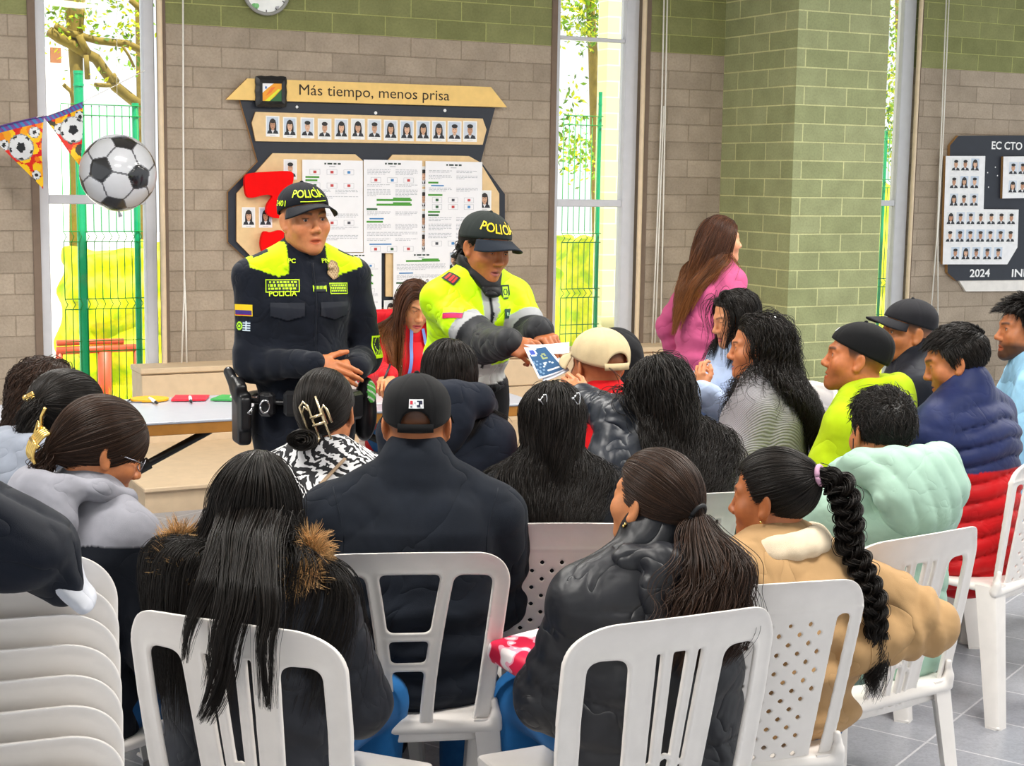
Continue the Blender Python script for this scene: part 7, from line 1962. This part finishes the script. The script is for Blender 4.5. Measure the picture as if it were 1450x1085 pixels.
t = NT('floral_print'); tc = t.n('TexCoord'); vo = t.n('TexVoronoi', Scale=26.0); nz = t.n('TexNoise', Scale=24.0, Detail=1.0); t.l(tc.outputs['Object'], vo.inputs[0]); t.l(tc.outputs['Object'], nz.inputs[0]); q = t.n('BsdfPrincipled', Roughness=.5); t.l(t.ramp(nz.outputs[0], [(.46, rgb(222, 24, 70)), (.50, rgb(246, 170, 190)), (.56, rgb(246, 236, 236))], 'CONSTANT'), q.inputs[0]); t.l(q.outputs[0], t.out.inputs[0])
v, q = S.mesh(.007, 2); o = mesh('pouch', v, q, t.m, None); o.location = tuple(c); o.rotation_euler = (.1, 0, p.yaw+.25); tag(o, 'pink and white floral pouch on the lap of the woman in black', 'pouch')

# ===== left group
p = Person('brown-haired woman with glasses and gold claw clip, grey hoodie', (147, 634), 3.62, -38, hy=-62, hp=26, hr=2, lean=8, fem=True, w=1.0, skin=(201, 127, 80))
p.body(res=.0028, nose=.95, eo=.42)
S = p.jsdf(t=.028, fold=.0045, ffreq=16, hem=.10)
def hcol(v):
    s = (v-p.pel) @ p.dr; x = (v-p.N) @ p.X; c = np.tile(lin((138, 138, 146)), (len(v), 1)); c[(s < .40-.0*x) & (v[:, 2] < p.N[2]-.085)] = lin((26, 32, 44))
    da = np.min([np.linalg.norm(v-(p.shoulder[k]*(1-t_)+p.elbow[k]*t_), axis=1) for k in (1, -1) for t_ in (.25, .5, .8, 1.0)], 0); c[(da < .105) & (v[:, 2] < p.N[2]-.12)] = lin((26, 32, 44)); return c
p.garment('hoodie', S, fabric('hoodie_two_tone', None, attr=True, fold=.25, bump=.3), .007, col=hcol); hood(p, fabric('grey_fleece', rgb(138, 138, 146), fold=.3), .140, .050, .080, r=.027); p.trousers(JEANS); p.collider(t=.035)
tie = V(.0, -.118, -.062)
HS = p.tiedhair(8000, tie, HBR, SBR, rng, rad=.0007, tail=(900, (.10, .16), (.01, 2, .3, .02), .4, (0, -.5, -1), (.004, .03)), cap_infl=.008, infl=.009)
CM = xf(p.HR, ap(p.M, V(-.0, -.135, -.055)), 1.0); m = MB()
for k in range(5):
    q = np.linspace(.2, 2.9, 12); x = -.036+.018*k; m.tube(ap(CM, np.stack([x+.004*np.sin(q*2), -.022*np.sin(q)-.006, .040*np.cos(q)], 1)), .0042, 8)
m.tube(ap(CM, np.array([(-.045, -.026, .0), (-.02, -.032, .006), (.02, -.032, .004), (.045, -.024, 0)])), .005, 8); m.tube(ap(CM, np.array([(-.02, -.02, .035), (-.03, -.03, .062), (-.016, -.034, .085)])), .0042, 8); m.tube(ap(CM, np.array([(-.03, -.02, .03), (-.055, -.025, .045), (-.062, -.02, .02), (-.045, -.02, .012)])), .004, 8)
m.build('claw_clip', GOLD, HS, True)
GL = plain('glasses_frame', rgb(150, 150, 158), .25, metal=.8); m = MB()
for k in (1, -1):
    m.tube(ap(p.M, np.array([(k*.032+.022*math.cos(q), .101-.006*abs(math.cos(q)), -.002+.017*math.sin(q)) for q in np.linspace(0, 2*pi, 22)])), .0016, 6, caps=False); m.tube(ap(p.M, np.array([(k*.054, .094, .004), (k*.074, .06, .006), (k*.080, .0, .004)])), .0018, 6)
m.tube(ap(p.M, np.array([(-.010, .101, .002), (0, .103, .004), (.010, .101, .002)])), .0016, 6); m.build('glasses', GL, p.root, True)
seatof(p, 'fan', 'white plastic chair under the woman with the gold claw clip')
PG = p
p = Person('dark-haired woman with small gold clip and ponytail, grey hood', (97, 588), 4.08, -46, hy=-48, hp=12, fem=True, w=.98, skin=(199, 129, 86))
p.body(res=.0034, face=True); S = p.jsdf(t=.030, fold=.0045)
def gcol(v): c = np.tile(lin((136, 142, 154)), (len(v), 1)); c[v[:, 2] < p.N[2]-.10] = lin((28, 32, 42)); return c
p.garment('jacket', S, fabric('hooded_two_tone', None, attr=True, fold=.3), .009, col=gcol); hood(p, fabric('bluegrey_fleece', rgb(136, 142, 154), fold=.3), .140, .060, .07, r=.042); p.trousers(fabric('denim_pale', rgb(150, 175, 200))); p.collider(t=.03)
HS = p.tiedhair(6000, (.028, -.108, .022), HB, SB_, rng, rad=.0008, tail=(1600, (.13, .19), (.008, 2, .3, .03), .25, (.2, -.8, -.5), (.004, .045)), cap_infl=.008, infl=.008)
m = MB(); c = ap(p.M, V(.020, -.124, .036)); 
for k in range(3): m.tube([c+V(.0-.014+.011*k+.008*math.cos(q), -.006, .008*math.sin(q)+.004*k) for q in np.linspace(0, 2*pi, 14)], .0034, 7)
m.sphere(c+V(-.030, -.006, -.002), .008, 10, 8); m.build('hair_clip', GOLD, HS, True)
FURP = MATS['fur_tan']; fur(p, p.root, [p.N+V(.10, .10, -.03), p.N+V(.14, .03, -.02), p.N+V(.13, -.03, -.01)], 900, .045, FURP, rr=.02)
seatof(p, 'perf', 'white plastic chair under the woman with the small gold clip')
p = Person('brown-haired person at the far left behind the small gold clip', (66, 562), 4.55, -48, hy=-52, hp=10, fem=True, w=.96, skin=(199, 129, 86))
p.body(res=.004, face=True); S = p.jsdf(t=.03, fold=.004, collar='s'); p.garment('jacket', S, fabric('dark_jacket', rgb(40, 44, 54), fold=.3), .010); p.trousers(DARKTR); p.collider(t=.03)
p.longhair(4500, (.20, .30), HBR, SBR, rng, part=0, g=.2, rad=.001, clump=(.05, .4), wave=(.010, 3.5, .5, .03), back=.8)
seatof(p, 'perf', 'white plastic chair under the brown-haired person at the far left')

# ===== stack of chairs with a jacket thrown over it
st = at(-78, 850, 2.12); NST = 8; yw = 20; dz = .043
for k in range(NST):
    kk = NST-1-k
    q = V(st[0], st[1], 0)+rotm('Z', math.radians(yw)) @ V(0, .285+.012*k, 0)
    lab = 'bottom white chair of the stack at the lower left' if k == 0 else ('topmost white chair of the stack, under the draped jacket' if k == NST-1 else '%s white chair from the top of the stack at the lower left' % ['', 'second', 'third', 'fourth', 'fifth', 'sixth', 'seventh', 'eighth', 'ninth'][kk])
    chair('fan', q, yw, lab, 'stacked white chairs', z=dz*k)
zt = .87+dz*(NST-1)
S = SDF(); R0 = xf(rotm('Z', math.radians(yw)) @ rotm('Y', .45), at(40, 800, 2.16), .74); S.at(R0)
wv_ = lambda P, h=None, q=None: .007*noise(P, 17)-.011*crease(P, 24, 2)
S.econe((-.30, .02, .02), (.02, .0, .035), (0, 1, 0), (.105, .075), (.085, .060), k=0, wob=wv_)
S.econe((-.24, .0, .09), (-.02, -.04, .02), (0, 1, 0), (.10, .06), (.06, .05), k=.05, wob=wv_)
S.cone((-.05, .03, .02), (.075, .0, -.02), .055, .032, k=.04, wob=wv_); S.econe((-.2, -.06, .0), (-.2, -.09, -.16), (1, 0, 0), (.14, .035), (.12, .025), k=.04, wob=wv_); S.econe((-.1, .12, 0), (-.1, .15, -.25), (1, 0, 0), (.16, .035), (.14, .025), k=.04, wob=wv_)
S.cone((.02, .01, .05), (.075, -.02, .0), .028, .02, k=.03, wob=wv_); S.at(None)
v, q = S.mesh(.0064, 1); r = mesh('jacket', v, q, fabric('navy_draped', rgb(24, 31, 46), fold=.5, foldscale=9, rough=.75), None); tag(r, 'dark navy jacket thrown over the stack of chairs', 'jacket')
S2 = SDF(); S2.at(R0); S2.econe((.0, .055, .0), (.135, .03, -.03), (0, 1, 0), (.10, .018), (.07, .014), k=0, wob=wv_); S2.econe((.02, .12, .02), (.08, .10, .0), (0, 1, 0), (.05, .03), (.05, .02), k=.03, wob=wv_); S2.at(None); v, q = S2.mesh(.0064, 1); mesh('lining', v, q, fabric('pale_lining', rgb(206, 208, 216), fold=.4), r)
# ---------------------------------------------------------------- light and camera
w = bpy.data.worlds.new('sky'); SC.world = w; w.use_nodes = True; nt = w.node_tree
bg = nt.nodes['Background']; bg.inputs[0].default_value = (.93, .97, 1.0, 1); bg.inputs[1].default_value = .92
def area(name, loc, target, size, power, colr=(1, 1, 1), sy=None):
    l = bpy.data.lights.new(name, 'AREA'); l.energy = power; l.size = size; l.color = colr
    if sy: l.shape = 'RECTANGLE'; l.size_y = sy
    o = bpy.data.objects.new(name, l); COL.objects.link(o); o.location = loc
    o.rotation_euler = (Vector(loc)-Vector(target)).to_track_quat('Z', 'Y').to_euler(); return o
for i, (x, y) in enumerate(((-1.8, 3.2), (1.6, 3.4), (-1.6, 6.2), (1.9, 6.6), (4.6, 7.4))):
    area('overhead_fill', (x, y, 3.50), (x, y+.01, 0), 1.3, 85, (1, .965, .91), .5)  # unseen overhead area lights, added to brighten and shape the room light
s = bpy.data.lights.new('sun', 'SUN'); s.energy = 7.0; s.angle = .02; s.color = (1, .97, .88); o = bpy.data.objects.new('sun', s); COL.objects.link(o); o.rotation_euler = Vector((.22, -.30, 1.0)).to_track_quat('Z', 'Y').to_euler()
cd = bpy.data.cameras.new('camera'); cd.sensor_width = 36; cd.sensor_fit = 'HORIZONTAL'; cd.lens = FPX*36/1450; cd.clip_end = 200
cam = bpy.data.objects.new('camera', cd); COL.objects.link(cam)
cam.matrix_world = Matrix(xf(np.stack([CAMR[0], -CAMR[1], -CAMR[2]], 1), CAMP).tolist()); SC.camera = cam
SC.view_settings.view_transform = 'Standard'; SC.view_settings.look = 'None'; SC.view_settings.gamma = 1.0; SC.view_settings.use_curve_mapping = False
SC.view_settings.exposure = .35
